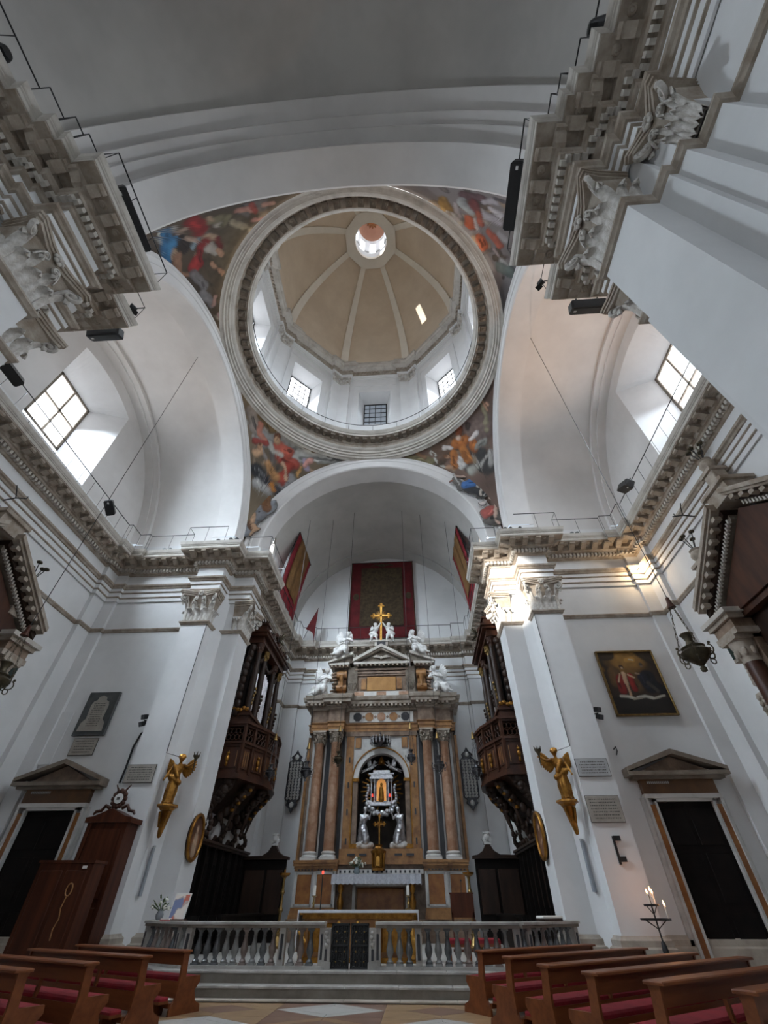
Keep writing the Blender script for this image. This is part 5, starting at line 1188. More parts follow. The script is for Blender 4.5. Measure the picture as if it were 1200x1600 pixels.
# ---- altar table with lace cloth, flowers
MT = thing('altar_table', 'marble altar table with gilt balusters before the high altar', 'altar table', (-0.12, 24.6, 0.44))
G().box(-1.85, 1.85, -0.45, 0.45, 1.86, 2.1).go('table_top', 'marble_white', MT)
for x in (-1.55, 1.55): G().lathe([(0.14,0.7),(0.14,0.8),(0.07,0.9),(0.13,1.1),(0.15,1.25),(0.06,1.5),(0.13,1.62),(0.14,1.7),(0.12,1.86)], 12, (x,-0.25,0)).go('baluster_leg', 'gilt', MT, 40)
G().box(-1.9, 1.9, -0.6, 0.14, 0.0, 0.36).box(-1.85, 1.85, -0.55, 0.14, 0.36, 0.7).go('table_base', 'marble_brown', MT)
g = G(); n = 64
top = [(-1.92,-0.5),(1.92,-0.5),(1.92,0.46),(-1.92,0.46)]; g.prism(top, 2.10, 2.135)
for (a, b) in (((-1.93,-0.51),(1.93,-0.51)), ((1.93,-0.51),(1.93,0.4)), ((-1.93,0.4),(-1.93,-0.51))):
    A0 = Vector((*a, 0)); B0 = Vector((*b, 0)); L_ = (B0-A0).length; k_ = int(L_/0.05); nn = Vector((-(B0-A0).y, (B0-A0).x, 0)).normalized()
    v = []; 
    for i in range(k_+1):
        p = A0.lerp(B0, i/k_); wv = 0.018*math.sin(i*0.9); zb = 1.83-0.035*abs(math.sin(i*PI/4))
        for o in (0.0, 0.012): v += [(p.x-nn.x*(wv+o), p.y-nn.y*(wv+o), 2.13), (p.x-nn.x*(wv*1.6+o), p.y-nn.y*(wv*1.6+o), zb)]
    f = []
    for i in range(k_): b_ = i*4; f += [(b_,b_+1,b_+5,b_+4),(b_+2,b_+6,b_+7,b_+3),(b_+1,b_+3,b_+7,b_+5)]
    g.add(v, f)
g.go('altar_cloth', 'lace', None, label='white lace cloth with scalloped edge on the altar table', cat='cloth', loc=(-0.12, 24.6, 0.44))
def bouquet(name, label, loc, s=1.0, vase='glass_vase', n=26, white=0.6):
    t = thing(name, label, 'flowers', loc)
    G().lathe([(0.06*s,0.0),(0.10*s,0.05*s),(0.11*s,0.12*s),(0.07*s,0.2*s),(0.09*s,0.24*s)], 14).go('vase', vase, t, 50)
    st = G(); lv = G()
    rr_ = random.Random(len(label))
    for k in range(n):
        a = rr_.uniform(0, 2*PI); e = rr_.uniform(0.15, 1.35); L_ = s*rr_.uniform(0.2, 0.36); d = Vector((math.cos(a)*math.cos(e), math.sin(a)*math.cos(e), math.sin(e)))
        p = Vector((0,0,0.2*s))+d*L_; st.tube([(0,0,0.16*s), Vector((0,0,0.2*s))+d*L_*0.6, p], 0.006*s, 4)
        if k < n*white:
            fg_ = G()
            for q in range(6): b = q*PI/3; u, v_, _ = frame(d); fg_.ell(p+(u*math.cos(b)+v_*math.sin(b))*0.03*s, 0.026*s, 6, 4)
            fg_.ell(p+d*0.012*s, 0.016*s, 6, 4); fg_.go('blossom', 'petal_white', t, 60)
        else:
            u, v_, _ = frame(d); lg = G(); lg.ell(p, (0.07*s,0.03*s,0.012*s), 6, 4, None, Matrix((d, u, v_)).transposed()); lg.go('leaf', 'leaf_green', t, 60)
    st.go('stems', 'leaf_green', t)
    return t
bouquet('flower_vase', 'vase of white flowers and greenery on the altar table', (-1.02, 24.5, 2.575), 1.15, n=34)
# ---- freestanding front altar
FA = thing('front_altar', 'gilded wooden freestanding altar behind the marble balustrade', 'altar', (0, 16.55, 0.436))
G().box(-1.62, 1.62, -0.42, 0.42, 0.92, 1.0).box(-1.55, 1.55, -0.38, 0.38, 0.84, 0.92).go('table_top', 'gilt', FA)
G().box(-1.5, 1.5, -0.32, 0.32, 0.1, 0.84).go('front_panel', 'marble_gold', FA)
G().box(-1.58, 1.58, -0.4, 0.4, 0.0, 0.1).go('base', 'gilt', FA)
for x in (-1.5, -0.52, 0.0, 0.52, 1.5):
    g = G().cap((x,-0.4,0.16), (x,-0.4,0.5), 0.10, 0.08).cap((x,-0.4,0.5), (x,-0.4,0.66), 0.085, 0.06).ell((x,-0.4,0.75), 0.06).cap((x-0.1,-0.42,0.58), (x+0.1,-0.46,0.4), 0.035); b = g.go('gilt_figure', 'gilt_bright', FA, 179); remesh(b, 0.02)
for x0, x1 in ((-1.36,-0.66),(0.66,1.36)): G().bevbox(x0, x1, -0.36, -0.3, 0.2, 0.76, 0.03).go('inset_panel', 'gilt', FA)
g = G().box(-1.66, 1.66, -0.44, 0.44, 1.0, 1.02).box(-1.68, -1.655, -0.44, 0.44, 0.2, 1.02).box(1.655, 1.68, -0.44, 0.44, 0.2, 1.02).box(-1.66, 1.66, -0.455, -0.44, 0.96, 1.02)
g.go('altar_linen', 'linen', None, label='white linen strip draped over the gilded front altar', cat='cloth', loc=(0, 16.55, 0.438))
def candle(label, x, y, z, s=1.0):
    t = thing('altar_candle', label, 'candle', (x, y, z), 0, 'candles on the front altar')
    G().lathe([(0.09,0),(0.09,0.02),(0.03,0.04),(0.025,0.1),(0.045,0.14),(0.025,0.18),(0.02,0.26),(0.07,0.29),(0.07,0.30)], 12).go('candlestick', 'brass', t, 40)
    G().lathe([(0.04,0.30),(0.04,0.52),(0.0,0.53)], 12).go('wax', 'wax', t, 40)
candle('white candle on the left end of the gilded front altar', -1.33, 16.5, 1.46); candle('white candle on the right end of the gilded front altar', 1.40, 16.5, 1.46)
def tall_candlestick(label, x, y, z):
    t = thing('tall_candlestick', label, 'candlestick', (x, y, z), 0, 'tall brass candlesticks beside the altar')
    G().lathe([(0.26,0),(0.26,0.06),(0.2,0.12),(0.10,0.3),(0.13,0.4)], 12).go('foot', 'brass', t, 40)
    G().lathe([(0.06,0.4),(0.09,0.52),(0.05,0.62),(0.055,0.9),(0.10,1.0),(0.05,1.1),(0.045,1.4),(0.09,1.5),(0.05,1.6),(0.045,1.85),(0.07,1.92)], 12).go('stem', 'brass', t, 40)
    G().lathe([(0.05,1.92),(0.2,2.0),(0.22,2.06),(0.05,2.06)], 16).lathe([(0.03,2.06),(0.03,2.16),(0.0,2.17)], 8).go('drip_pan', 'gilt', t, 40)
tall_candlestick('tall brass candlestick before the left choir stalls', -3.5, 21.5, 0.436); tall_candlestick('tall brass candlestick before the right choir stalls', 3.62, 21.5, 0.436)
t = thing('sanctuary_lamp', 'slim black stand with a small red sanctuary light', 'lamp', (-2.0, 21.5, 0.436))
G().tube([(0,0,0.02),(0,0,2.02)], 0.02, 6).go('pole', 'iron', t); G().lathe([(0.18,0),(0.18,0.02),(0.03,0.05)], 12).go('foot', 'iron', t); G().lathe([(0.02,2.02),(0.04,2.04),(0.038,2.11),(0.02,2.13)], 10).go('red_glass', 'red_glow', t, 50)
t = thing('lectern', 'reddish brown wooden lectern at the right of the altar', 'lectern', (3.2, 20.3, 0.436))
G().box(-0.42, 0.42, -0.12, 0.12, 0.0, 0.06).go('foot', 'wood_red', t)
for x in (-0.36, 0.36): G().box(x-0.03, x+0.03, -0.05, 0.05, 0.06, 0.95).go('upright', 'wood_red', t)
G().box(-0.40, 0.40, -0.05, 0.03, 0.82, 1.42).go('front_panel', 'wood_red', t); G().box(-0.42, 0.42, -0.06, 0.34, 1.42, 1.46, T(0,0,0)).go('book_rest', 'wood_red', t)
G().tube([(0.0,0,1.46),(0.02,-0.1,1.75)], 0.012, 6).ell((0.02,-0.12,1.78), 0.03).go('microphone', 'black_plastic', t)
for k, (x, y) in enumerate(((2.75, 16.4), (3.55, 16.55))):
    t = thing('cushioned_stool', ['low wooden stool with red cushion behind the balustrade, nearer the gate', 'low wooden stool with red cushion behind the balustrade, nearer the right corner'][k], 'stool', (x, y, 0.436), 0, 'red cushioned stools')
    G().bevbox(-0.3, 0.3, -0.25, 0.25, 0.36, 0.46, 0.03).go('cushion', 'red_cloth', t); G().box(-0.29, 0.29, -0.24, 0.24, 0.30, 0.36).go('seat_frame', 'wood_pew', t)
    for a in (-1, 1):
        for b in (-1, 1): G().box(a*0.26-0.025, a*0.26+0.025, b*0.21-0.025, b*0.21+0.025, 0, 0.30).go('leg', 'wood_pew', t)
# ================================================================ BALUSTRADE
BL = thing('marble_balustrade', 'grey marble altar rail with turned balusters and carved posts', 'balustrade', (0, 14.6, 0.436))
bal = G().box(-0.085, 0.085, -0.085, 0.085, 0.0, 0.04).lathe([(0.075,0.04),(0.08,0.07),(0.05,0.1),(0.045,0.13),(0.085,0.22),(0.088,0.28),(0.06,0.38),(0.04,0.48),(0.05,0.5),(0.04,0.52),(0.045,0.56),(0.075,0.6)], 12).box(-0.08, 0.08, -0.08, 0.08, 0.6, 0.64)
mat('marble_red2', (0.13,0.095,0.08), 0.3, (0.24,0.19,0.17), 3.0, detail=8)
mat('baluster_dark', (0.06,0.065,0.068), 0.22, (0.14,0.145,0.15), 3.0, detail=8)
mat('baluster_grey', (0.15,0.15,0.145), 0.25, (0.26,0.26,0.25), 3.0, detail=8)
BM = {m: bal.mesh('baluster', 40) for m in ('baluster_grey', 'marble_red2', 'baluster_dark')}
for m in BM: BM[m].materials.append(MATS[m])
def rail_run(p0, p1, n, posts=(), skip=()):
    a = Vector((*p0, 0)); b = Vector((*p1, 0)); d = b-a; L_ = d.length; rz = math.atan2(d.y, d.x); M_ = T(a.x, a.y, 0, rz)
    k = max(1, round(L_/1.25))
    for q in range(k):
        x0, x1 = L_*q/k, L_*(q+1)/k
        G().bevbox(x0+0.003, x1-0.003, -0.17, 0.17, 0.76, 0.815, 0.012, M_).go('rail_slab', 'marble_rail', BL)
    G().box(0, L_, -0.12, 0.12, 0.70, 0.76, M_).go('rail_moulding', 'marble_step', BL)
    G().box(0, L_, -0.16, 0.16, 0.0, 0.06, M_).go('base_slab', 'marble_rail', BL)
    for t in posts:
        x = t*L_; G().box(x-0.075, x+0.075, -0.1, 0.1, 0.06, 0.70, M_).go('rail_post', 'marble_rail', BL)
        G().bevbox(x-0.035, x+0.035, -0.115, -0.09, 0.16, 0.6, 0.01, M_).go('post_panel', 'marble_black', BL)
    for i in range(n):
        t = (i+0.5)/n
        if any(abs(t-s)*L_ < 0.13 for s in posts): continue
        p = a+d*t; put('baluster', BM[rnd.choice(['baluster_grey','baluster_dark','baluster_dark','baluster_dark','marble_red2'])], BL, loc=(p.x, p.y, 0.06), rot=(0, 0, rz))
rail_run((-4.1,0), (-0.62,0), 15, (0.02, 0.70, 0.985)); rail_run((0.62,0), (4.1,0), 15, (0.015, 0.30, 0.98))
rail_run((-5.8,1.4), (-4.1,0), 9, (0.05, 0.88)); rail_run((4.1,0), (5.8,1.4), 9, (0.12, 0.95))
rail_run((-5.8,2.75), (-5.8,1.4), 5, (0.05,)); rail_run((5.8,1.4), (5.8,2.75), 5, (0.95,))
for x in (-0.56, 0.56):
    G().box(x-0.11, x+0.11, -0.14, 0.14, 0.0, 0.12).box(x-0.09, x+0.09, -0.12, 0.12, 0.12, 0.7).go('gate_post', 'marble_rail', BL)
    g = G()
    for k in range(4): g.ell((x+0.03*math.sin(k*2), -0.13, 0.4+k*0.07), (0.05,0.03,0.05), 7, 5)
    g.go('carved_relief', 'marble_rail', BL, 60); G().bevbox(x-0.03, x+0.03, -0.135, -0.11, 0.15, 0.34, 0.01).go('post_panel', 'marble_black', BL)
GT = thing('iron_gate', 'black wrought iron gate with gilt rosettes in the altar rail', 'gate', (0, 14.6, 0.42))
for sg in (-1, 1):
    lf = put('gate_leaf', None, GT)
    x0, x1 = sorted((sg*0.015, sg*0.46)); g = G()
    for q in ((x0,x0+0.03,0.02,0.8),(x1-0.03,x1,0.02,0.8),(x0,x1,0.02,0.06),(x0,x1,0.76,0.8),(x0,x1,0.4,0.43)): g.box(q[0], q[1], -0.02, 0.02, q[2], q[3])
    g.go('leaf_frame', 'iron', lf)
    for i in range(1, 8): x = x0+(x1-x0)*i/8; G().tube([(x,0,0.05),(x,0,0.78)], 0.008, 4).go('bar', 'iron', lf)
    g = G()
    for j in range(6):
        for i in range(3):
            cx, cz = x0+0.075+i*0.15, 0.11+j*0.118; g.tube([(cx+0.05*math.cos(a), 0, cz+0.05*math.sin(a)) for a in np.linspace(0, 2*PI, 10, endpoint=False)], 0.010, 4, closed=True)
    g.box(x0+0.01, x1-0.01, 0.012, 0.016, 0.05, 0.78)
    g.go('scrollwork', 'iron', lf)
    for j in range(4):
        for i in range(2): G().ell((x0+0.13+i*0.2, -0.03, 0.14+j*0.17), (0.02,0.012,0.02), 6, 4).go('gilt_rosette', 'brass', lf, 60)
# things standing on the rail
bouquet('flower_arrangement', 'small flower arrangement on the left end of the altar rail', (-5.42, 15.65, 1.252), 0.95, 'slab_blue', 22, 0.25)
t = thing('picture_stand', 'colour print leaning on a small stand on the left altar rail', 'picture', (-4.78, 15.25, 1.252), R(-8))
g = G(); N_ = 26; Mx = T(0,0,0,0,R(-14))
g.quadgrid(lambda u, v: (-0.21+0.42*u, 0, 0.03+0.5*v), N_, N_, Mx); me = g.mesh('print'); P = np.array(g.v)
cc = np.zeros((len(P), 3)); u_ = value_noise(P*6, 1.0, 2); v_ = value_noise(P*6+5, 1.0, 4); cc[:] = srgb((190,170,160)); cc[u_ > 0.52] = srgb((200,110,90)); cc[v_ > 0.58] = srgb((120,130,165)); cc[(u_ < 0.38) & (v_ < 0.5)] = srgb((225,215,205))
color_attr(me, cc); me.materials.append(MATS['oil_paint']); put('print', me, t)
G().box(-0.235, 0.235, 0.004, 0.03, 0.0, 0.56, Mx).go('backing_board', 'paper', t); G().box(-0.24, 0.24, -0.06, 0.16, 0.0, 0.03).box(-0.02, 0.02, 0.1, 0.14, 0.03, 0.4).go('stand_foot', 'wood_brown', t)
t = thing('book', 'red covered book lying open beside the print on the rail', 'book', (-5.02, 15.32, 1.252), R(-20))
G().box(-0.16, 0.16, -0.11, 0.11, 0.0, 0.02).go('cover', 'book_red', t); G().box(-0.15, 0.15, -0.1, 0.1, 0.02, 0.045).go('pages', 'paper', t)
t = thing('missal', 'white open book on a low rest at the right end of the altar rail', 'book', (5.05, 15.35, 1.252), R(36))
G().bevbox(-0.36, 0.36, -0.14, 0.14, 0.05, 0.10, 0.02).go('pages', 'paper', t); G().box(-0.34, 0.34, -0.13, 0.13, 0.0, 0.05).go('cover', 'wood_dark', t)

# ================================================================ CHOIR STALLS
def stalls(sg, label, matname):
    t = thing('choir_stalls', label, 'choir stalls', (sg*5.6, 21.8, 0.436)); L_ = at(t)
    def P(g, nm, m, sm=0): return g.go(nm, m, t, sm, **L_)
    def X(a, b): return sorted((sg*a, sg*b))
    y0, y1 = 18.75, 24.6; n = 7
    P(G().box(*X(5.1, 6.4), y0, y1, 0.436, 0.62), 'stall_platform', 'wood_black')
    for k in range(n):
        a, b = y0+(y1-y0)*k/n, y0+(y1-y0)*(k+1)/n
        P(G().box(*X(6.22, 6.32), a+0.04, b-0.04, 0.62, 3.2), 'back_panel', matname)
        P(G().bevbox(*X(6.18, 6.23), a+0.14, b-0.14, 1.5, 2.9, 0.02), 'raised_panel', matname)
        for q in range(5):
            yy = a+0.18+q*(b-a-0.36)/4; P(G().tube([(sg*6.17, yy, 1.55), (sg*6.17, yy, 2.7)], 0.016, 5), 'fillet', matname)
        P(G().box(*X(5.7, 6.2), a+0.06, b-0.06, 0.98, 1.04), 'seat', 'wood_black')
        P(G().box(*X(5.5, 6.3), a-0.03, a+0.03, 0.62, 1.3).box(*X(6.05, 6.3), a-0.04, a+0.04, 1.3, 3.2), 'partition', 'wood_black')
    P(G().box(*X(6.05, 6.42), y0, y1, 3.2, 3.28).box(*X(5.98, 6.42), y0, y1, 3.28, 3.36), 'stall_cornice', 'wood_dark')
    # kneeler front
    P(G().box(*X(4.9, 5.0), y0+0.5, y1-0.6, 0.436, 1.28).box(*X(4.8, 5.1), y0+0.5, y1-0.6, 1.28, 1.34), 'kneeler_front', 'wood_black')
    # return across the end, facing the nave
    P(G().box(*X(4.25, 6.3), 24.6, 24.75, 0.436, 3.1), 'return_panel', 'wood_black')
    for xa, xb in ((4.35, 5.1), (5.2, 6.1)): P(G().bevbox(*X(xa, xb), 24.54, 24.62, 1.3, 2.75, 0.03), 'raised_panel', 'wood_dark')
    pts = [(sg*x, z) for x, z in ((4.15,3.1),(4.15,3.2),(4.4,3.24),(4.65,3.38),(4.8,3.6),(4.98,3.6),(5.13,3.38),(5.38,3.24),(6.3,3.22),(6.3,3.1))]
    P(G().slab(pts, 24.45, 24.78), 'return_pediment', 'wood_dark')
    g = G().box(*X(4.72, 5.06), 24.5, 24.72, 3.6, 3.68)
    for a in (-1, 1): g.lathe([(0.09,-0.08),(0.09,0.08)], 12, M=Matrix.Translation((sg*4.89+a*0.13, 24.6, 3.78)) @ Matrix.Rotation(PI/2, 4, 'X'))
    g.ell((sg*4.89, 24.56, 3.86), (0.15,0.08,0.16)); g.box(*X(4.74, 5.04), 24.5, 24.72, 4.0, 4.06)
    P(g, 'crest', 'statue_white', 50)
    # carved finials along the top
    for y, h in ((19.0, 0.95), (20.5, 0.75), (22.0, 0.7), (23.4, 0.6)):
        g = G()
        for k in range(7):
            tt = k/6; g.ell((sg*(6.15-0.22*math.sin(tt*PI)), y+0.10*math.sin(tt*6), 3.36+h*tt), (0.10*(1.2-tt*0.8), 0.16*(1.25-tt*0.7), 0.12), 8, 5)
        for k in (-1, 1): g.tube([(sg*6.15, y, 3.4), (sg*6.1, y+k*0.3, 3.5), (sg*6.1, y+k*0.5, 3.4)], [0.1, 0.08, 0.04], 6)
        P(g, 'carved_finial', 'wood_dark', 60)
stalls(-1, 'black walnut choir stalls with carved finials below the left organ', 'wood_black')
stalls(1, 'dark reddish choir stalls with carved finials below the right organ', 'wood_dark')

# ================================================================ ORGANS
def organ(sg, label):
    t = thing('organ_gallery', label, 'organ', (sg*5.8, 21.6, 5.3)); L_ = at(t)
    def P(g, nm, m, sm=0, parent=None): return g.go(nm, m, parent or t, sm, **(L_ if parent is None else {}))
    plan = [(6.48,19.2),(5.36,19.2),(5.12,19.8),(4.78,20.6),(4.62,21.6),(4.78,22.6),(5.12,23.4),(5.36,24.0),(6.48,24.0)]
    pl = [(sg*x, y) for x, y in plan]; pp = pl if sg < 0 else pl
    def off(e): return [(sg*(x+(e if x < 6.4 else 0)), y+(e if y < 19.9 else -e if y > 23.3 else 0)) for x, y in plan]
    def pr(e, z0, z1): q = off(e); return G().prism(q if sg < 0 else q[::-1], z0, z1)
    P(pr(0.06, 5.55, 6.45), 'gallery_front', 'wood_brown')
    for e, z0, z1 in ((-0.06,5.28,5.36),(-0.02,5.36,5.46),(0.02,5.46,5.56)): P(pr(e, z0, z1), 'base_moulding', 'wood_brown')
    for e, z0, z1 in ((0.02,6.45,6.55),(-0.05,6.55,6.64)): P(pr(e, z0, z1), 'middle_rail', 'wood_brown')
    for e, z0, z1 in ((0.0,7.22,7.30),(-0.08,7.30,7.40)): P(pr(e, z0, z1), 'top_rail', 'wood_brown')
    P(pr(0.2, 6.6, 6.66), 'gallery_floor', 'wood_dark')
    for (xa, ya), (xb, yb) in zip(plan, plan[1:]):
        a = Vector((sg*xa, ya, 0)); b = Vector((sg*xb, yb, 0)); d = b-a; Ls = d.length; rz = math.atan2(d.y, d.x)
        nrm_ = Vector((-d.y, d.x, 0)).normalized(); cen = Vector((sg*6.5, 21.6, 0))
        if nrm_.dot((a+b)/2-cen) < 0: nrm_ = -nrm_
        M_ = T(a.x, a.y, 0, rz); o = 1 if (M_.to_3x3() @ Vector((0,1,0))).dot(nrm_) > 0 else -1
        def bx(x0, x1, y0, y1, z0, z1): return G().box(x0, x1, *sorted((o*y0, o*y1)), z0, z1, M_)
        P(bx(0.12, Ls-0.12, -0.06, -0.02, 5.66, 6.36), 'raised_panel', 'wood_brown')
        for x in (0.2, Ls*0.5, Ls-0.2): P(bx(x-0.012, x+0.012, -0.025, -0.005, 5.72, 6.3), 'gilt_fillet', 'marble_gold')
        P(bx(-0.06, 0.06, -0.1, 0.02, 5.5, 7.3), 'corner_post', 'wood_brown')
        # pierced grille between the rails
        g = G(); k_ = max(2, int(Ls/0.22))
        for i in range(k_):
            cx = 0.1+(Ls-0.2)*(i+0.5)/k_
            for cz in (6.8, 7.05): g.tube([tuple(M_ @ Vector((cx+0.10*math.cos(q), o*-0.06, cz+0.11*math.sin(q)))) for q in np.linspace(0, 2*PI, 8, endpoint=False)], 0.022, 4, closed=True)
        P(g, 'pierced_grille', 'wood_brown')
        if Ls > 0.8: 
            g = G(); c = M_ @ Vector((Ls*0.5, o*0.02, 6.0)); g.ell(c, (0.09,0.09,0.14), 8, 5); g.ell(c+Vector((0,0,0.18)), 0.07, 8, 5); g.ell(c-Vector((0,0,0.2)), (0.06,0.06,0.1), 8, 5); P(g, 'gilt_carving', 'gilt', 60)
    # carved corbels below
    for k, (y, xx, h) in enumerate(((19.4, 5.7, 0.9), (20.4, 5.2, 1.15), (21.6, 5.0, 1.35), (22.8, 5.2, 1.15), (23.8, 5.7, 0.9))):
        g = G(); 
        for q in range(8):
            tt = q/7; g.ell((sg*(xx+(6.35-xx)*tt**1.3), y+0.05*math.sin(q*2), 5.2-h*tt), (0.26*(1-tt*0.45), 0.2*(1-0.4*tt), 0.2), 8, 5)
        P(g, 'corbel', 'wood_dark', 60)
        g = G(); 
        for q in range(4): g.ell((sg*(xx-0.12+0.2*q), y-0.12, 5.05-0.22*q), (0.10,0.07,0.07), 7, 5)
        P(g, 'gilt_leaf', 'gilt' if k % 2 else 'wood_dark', 60)
        g = G().cap((sg*(xx+0.35), y, 4.75), (sg*(xx+0.6), y, 4.2-0.3*h), 0.12, 0.04); g.ell((sg*(xx+0.6), y, 4.1-0.3*h), 0.08); P(g, 'pendant', 'wood_dark', 60)
    P(G().slab([(sg*6.48,5.3),(sg*5.3,5.3),(sg*6.2,4.6),(sg*6.48,4.3)], 19.35, 23.85), 'gallery_underside', 'wood_dark')
    # case
    P(G().box(*sorted((sg*5.95, sg*6.48)), 19.7, 23.5, 6.66, 11.2), 'case_back', 'wood_black')
    P(G().box(*sorted((sg*5.5, sg*6.48)), 19.5, 23.7, 7.4, 7.75).box(*sorted((sg*5.42, sg*6.48)), 19.42, 23.78, 7.75, 7.85), 'case_plinth', 'wood_brown')
    for k, y in enumerate((19.75, 20.75, 22.45, 23.45)):
        cl = P(G().lathe([(0.15,8.05),(0.155,9.0),(0.12,10.75)], 14, (sg*5.72, y, 0)), 'case_column', 'wood_dark', 40)
        P(G().box(sg*5.72-0.2, sg*5.72+0.2, y-0.2, y+0.2, 7.85, 7.97).lathe([(0.19,7.97),(0.2,8.01),(0.15,8.05)], 14, (sg*5.72, y, 0)), 'column_base', 'wood_brown', 40)
        g = G().lathe([(0.12,10.75),(0.14,10.9),(0.2,11.1),(0.22,11.2)], 12, (sg*5.72, y, 0))
        for q in range(8): g.ell((sg*5.72+0.16*math.cos(q*PI/4), y+0.16*math.sin(q*PI/4), 10.95), (0.05,0.05,0.1), 6, 4)
        P(g, 'column_capital', 'brass' if k % 2 else 'wood_brown', 60)
        g = G()
        for q in range(5): g.ell((sg*(5.58-0.02*q), y+0.04*math.sin(q*2.5), 8.35+q*0.16), (0.06,0.08,0.08), 7, 5)
        P(g, 'column_garland', 'brass' if k % 2 == 0 else 'wood_dark', 60)
    ys = [19.98+0.17*i for i in range(4)]+[21.0+0.19*i for i in range(7)]+[22.72+0.17*i for i in range(4)]
    for i, y in enumerate(ys):
        c = abs(y-21.6); h = 10.4-0.35*c if 20.9 < y < 22.4 else 9.7+0.1*(i % 4)
        P(G().lathe([(0.02,7.86),(0.075,8.4),(0.075,h),(0.05,h)], 12, (sg*5.86, y, 0)), 'organ_pipe', 'silver', 40)
    for y0_, y1_ in ((19.9,20.6),(20.95,22.25),(22.6,23.3)):
        g = G()
        for q in range(9): g.ell((sg*5.76, y0_+(y1_-y0_)*q/8, 10.85-0.28*math.sin(PI*q/8)), (0.07,0.1,0.12), 7, 5)
        P(g, 'pipe_shade', 'wood_dark', 60)
    # side scroll wing towards the nave
    g = G()
    for q in range(10): tt = q/9; g.ell((sg*(6.1-0.05*q*0.3), 19.45-0.22*math.sin(tt*PI), 7.9+3.0*tt), (0.16,0.14,0.22), 8, 5)
    P(g, 'side_carving', 'wood_dark', 60)
    for y_, m in ((19.4,'gilt'),): 
        g = G(); 
        for q in range(5): g.ell((sg*(5.6+0.14*q), 19.36, 7.98+0.05*math.sin(q*2)), (0.1,0.06,0.09), 7, 5)
        P(g, 'gilt_carving', m, 60)
    for x0, y0_, y1_, z0, z1 in ((5.5,19.5,23.7,11.2,11.3),(5.55,19.55,23.65,11.3,11.55),(5.36,19.36,23.84,11.55,11.68),(5.28,19.28,23.92,11.68,11.78)):
        P(G().box(*sorted((sg*x0, sg*6.48)), y0_, y1_, z0, z1), 'case_entablature', 'wood_brown')
    for y, h in ((19.75, 0.75), (23.45, 0.75), (20.75, 0.5), (22.45, 0.5)):
        P(G().box(*sorted((sg*5.5, sg*5.95)), y-0.22, y+0.22, 11.78, 11.78+h*0.5).box(*sorted((sg*5.42, sg*6.0)), y-0.3, y+0.3, 11.78+h*0.5, 11.86+h*0.5), 'finial_block', 'wood_brown')
        g = G()
        for q in range(7): a = q*2*PI/7; g.cap((sg*5.7, y, 11.9+h*0.5), (sg*5.7+0.2*math.cos(a), y+0.22*math.sin(a), 12.1+h*0.5+0.08*math.sin(q*3)), 0.05, 0.03)
        P(g, 'carved_finial', 'wood_dark', 60)
    g = G().slab([(0,0),(0.01,0)], 0, 0) if False else G()
    for q in range(13): tt = -1+q/6; g.ell((sg*5.6, 21.6+tt*0.75, 11.85+0.75*(1-tt*tt)), (0.12,0.14,0.13), 8, 5)
    P(g, 'curved_pediment', 'wood_brown', 60)
    g = G()
    for q in range(9): a = q*2*PI/9; g.cap((sg*5.45, 21.6, 12.3), (sg*(5.4-0.25*abs(math.sin(a))), 21.6+0.32*math.cos(a), 12.35+0.3*math.sin(a)), 0.06, 0.03)
    P(g, 'crest_sprig', 'bronze', 60)
organ(-1, 'dark carved organ with silver pipes on the left chancel gallery'); organ(1, 'dark carved organ with silver pipes on the right chancel gallery')

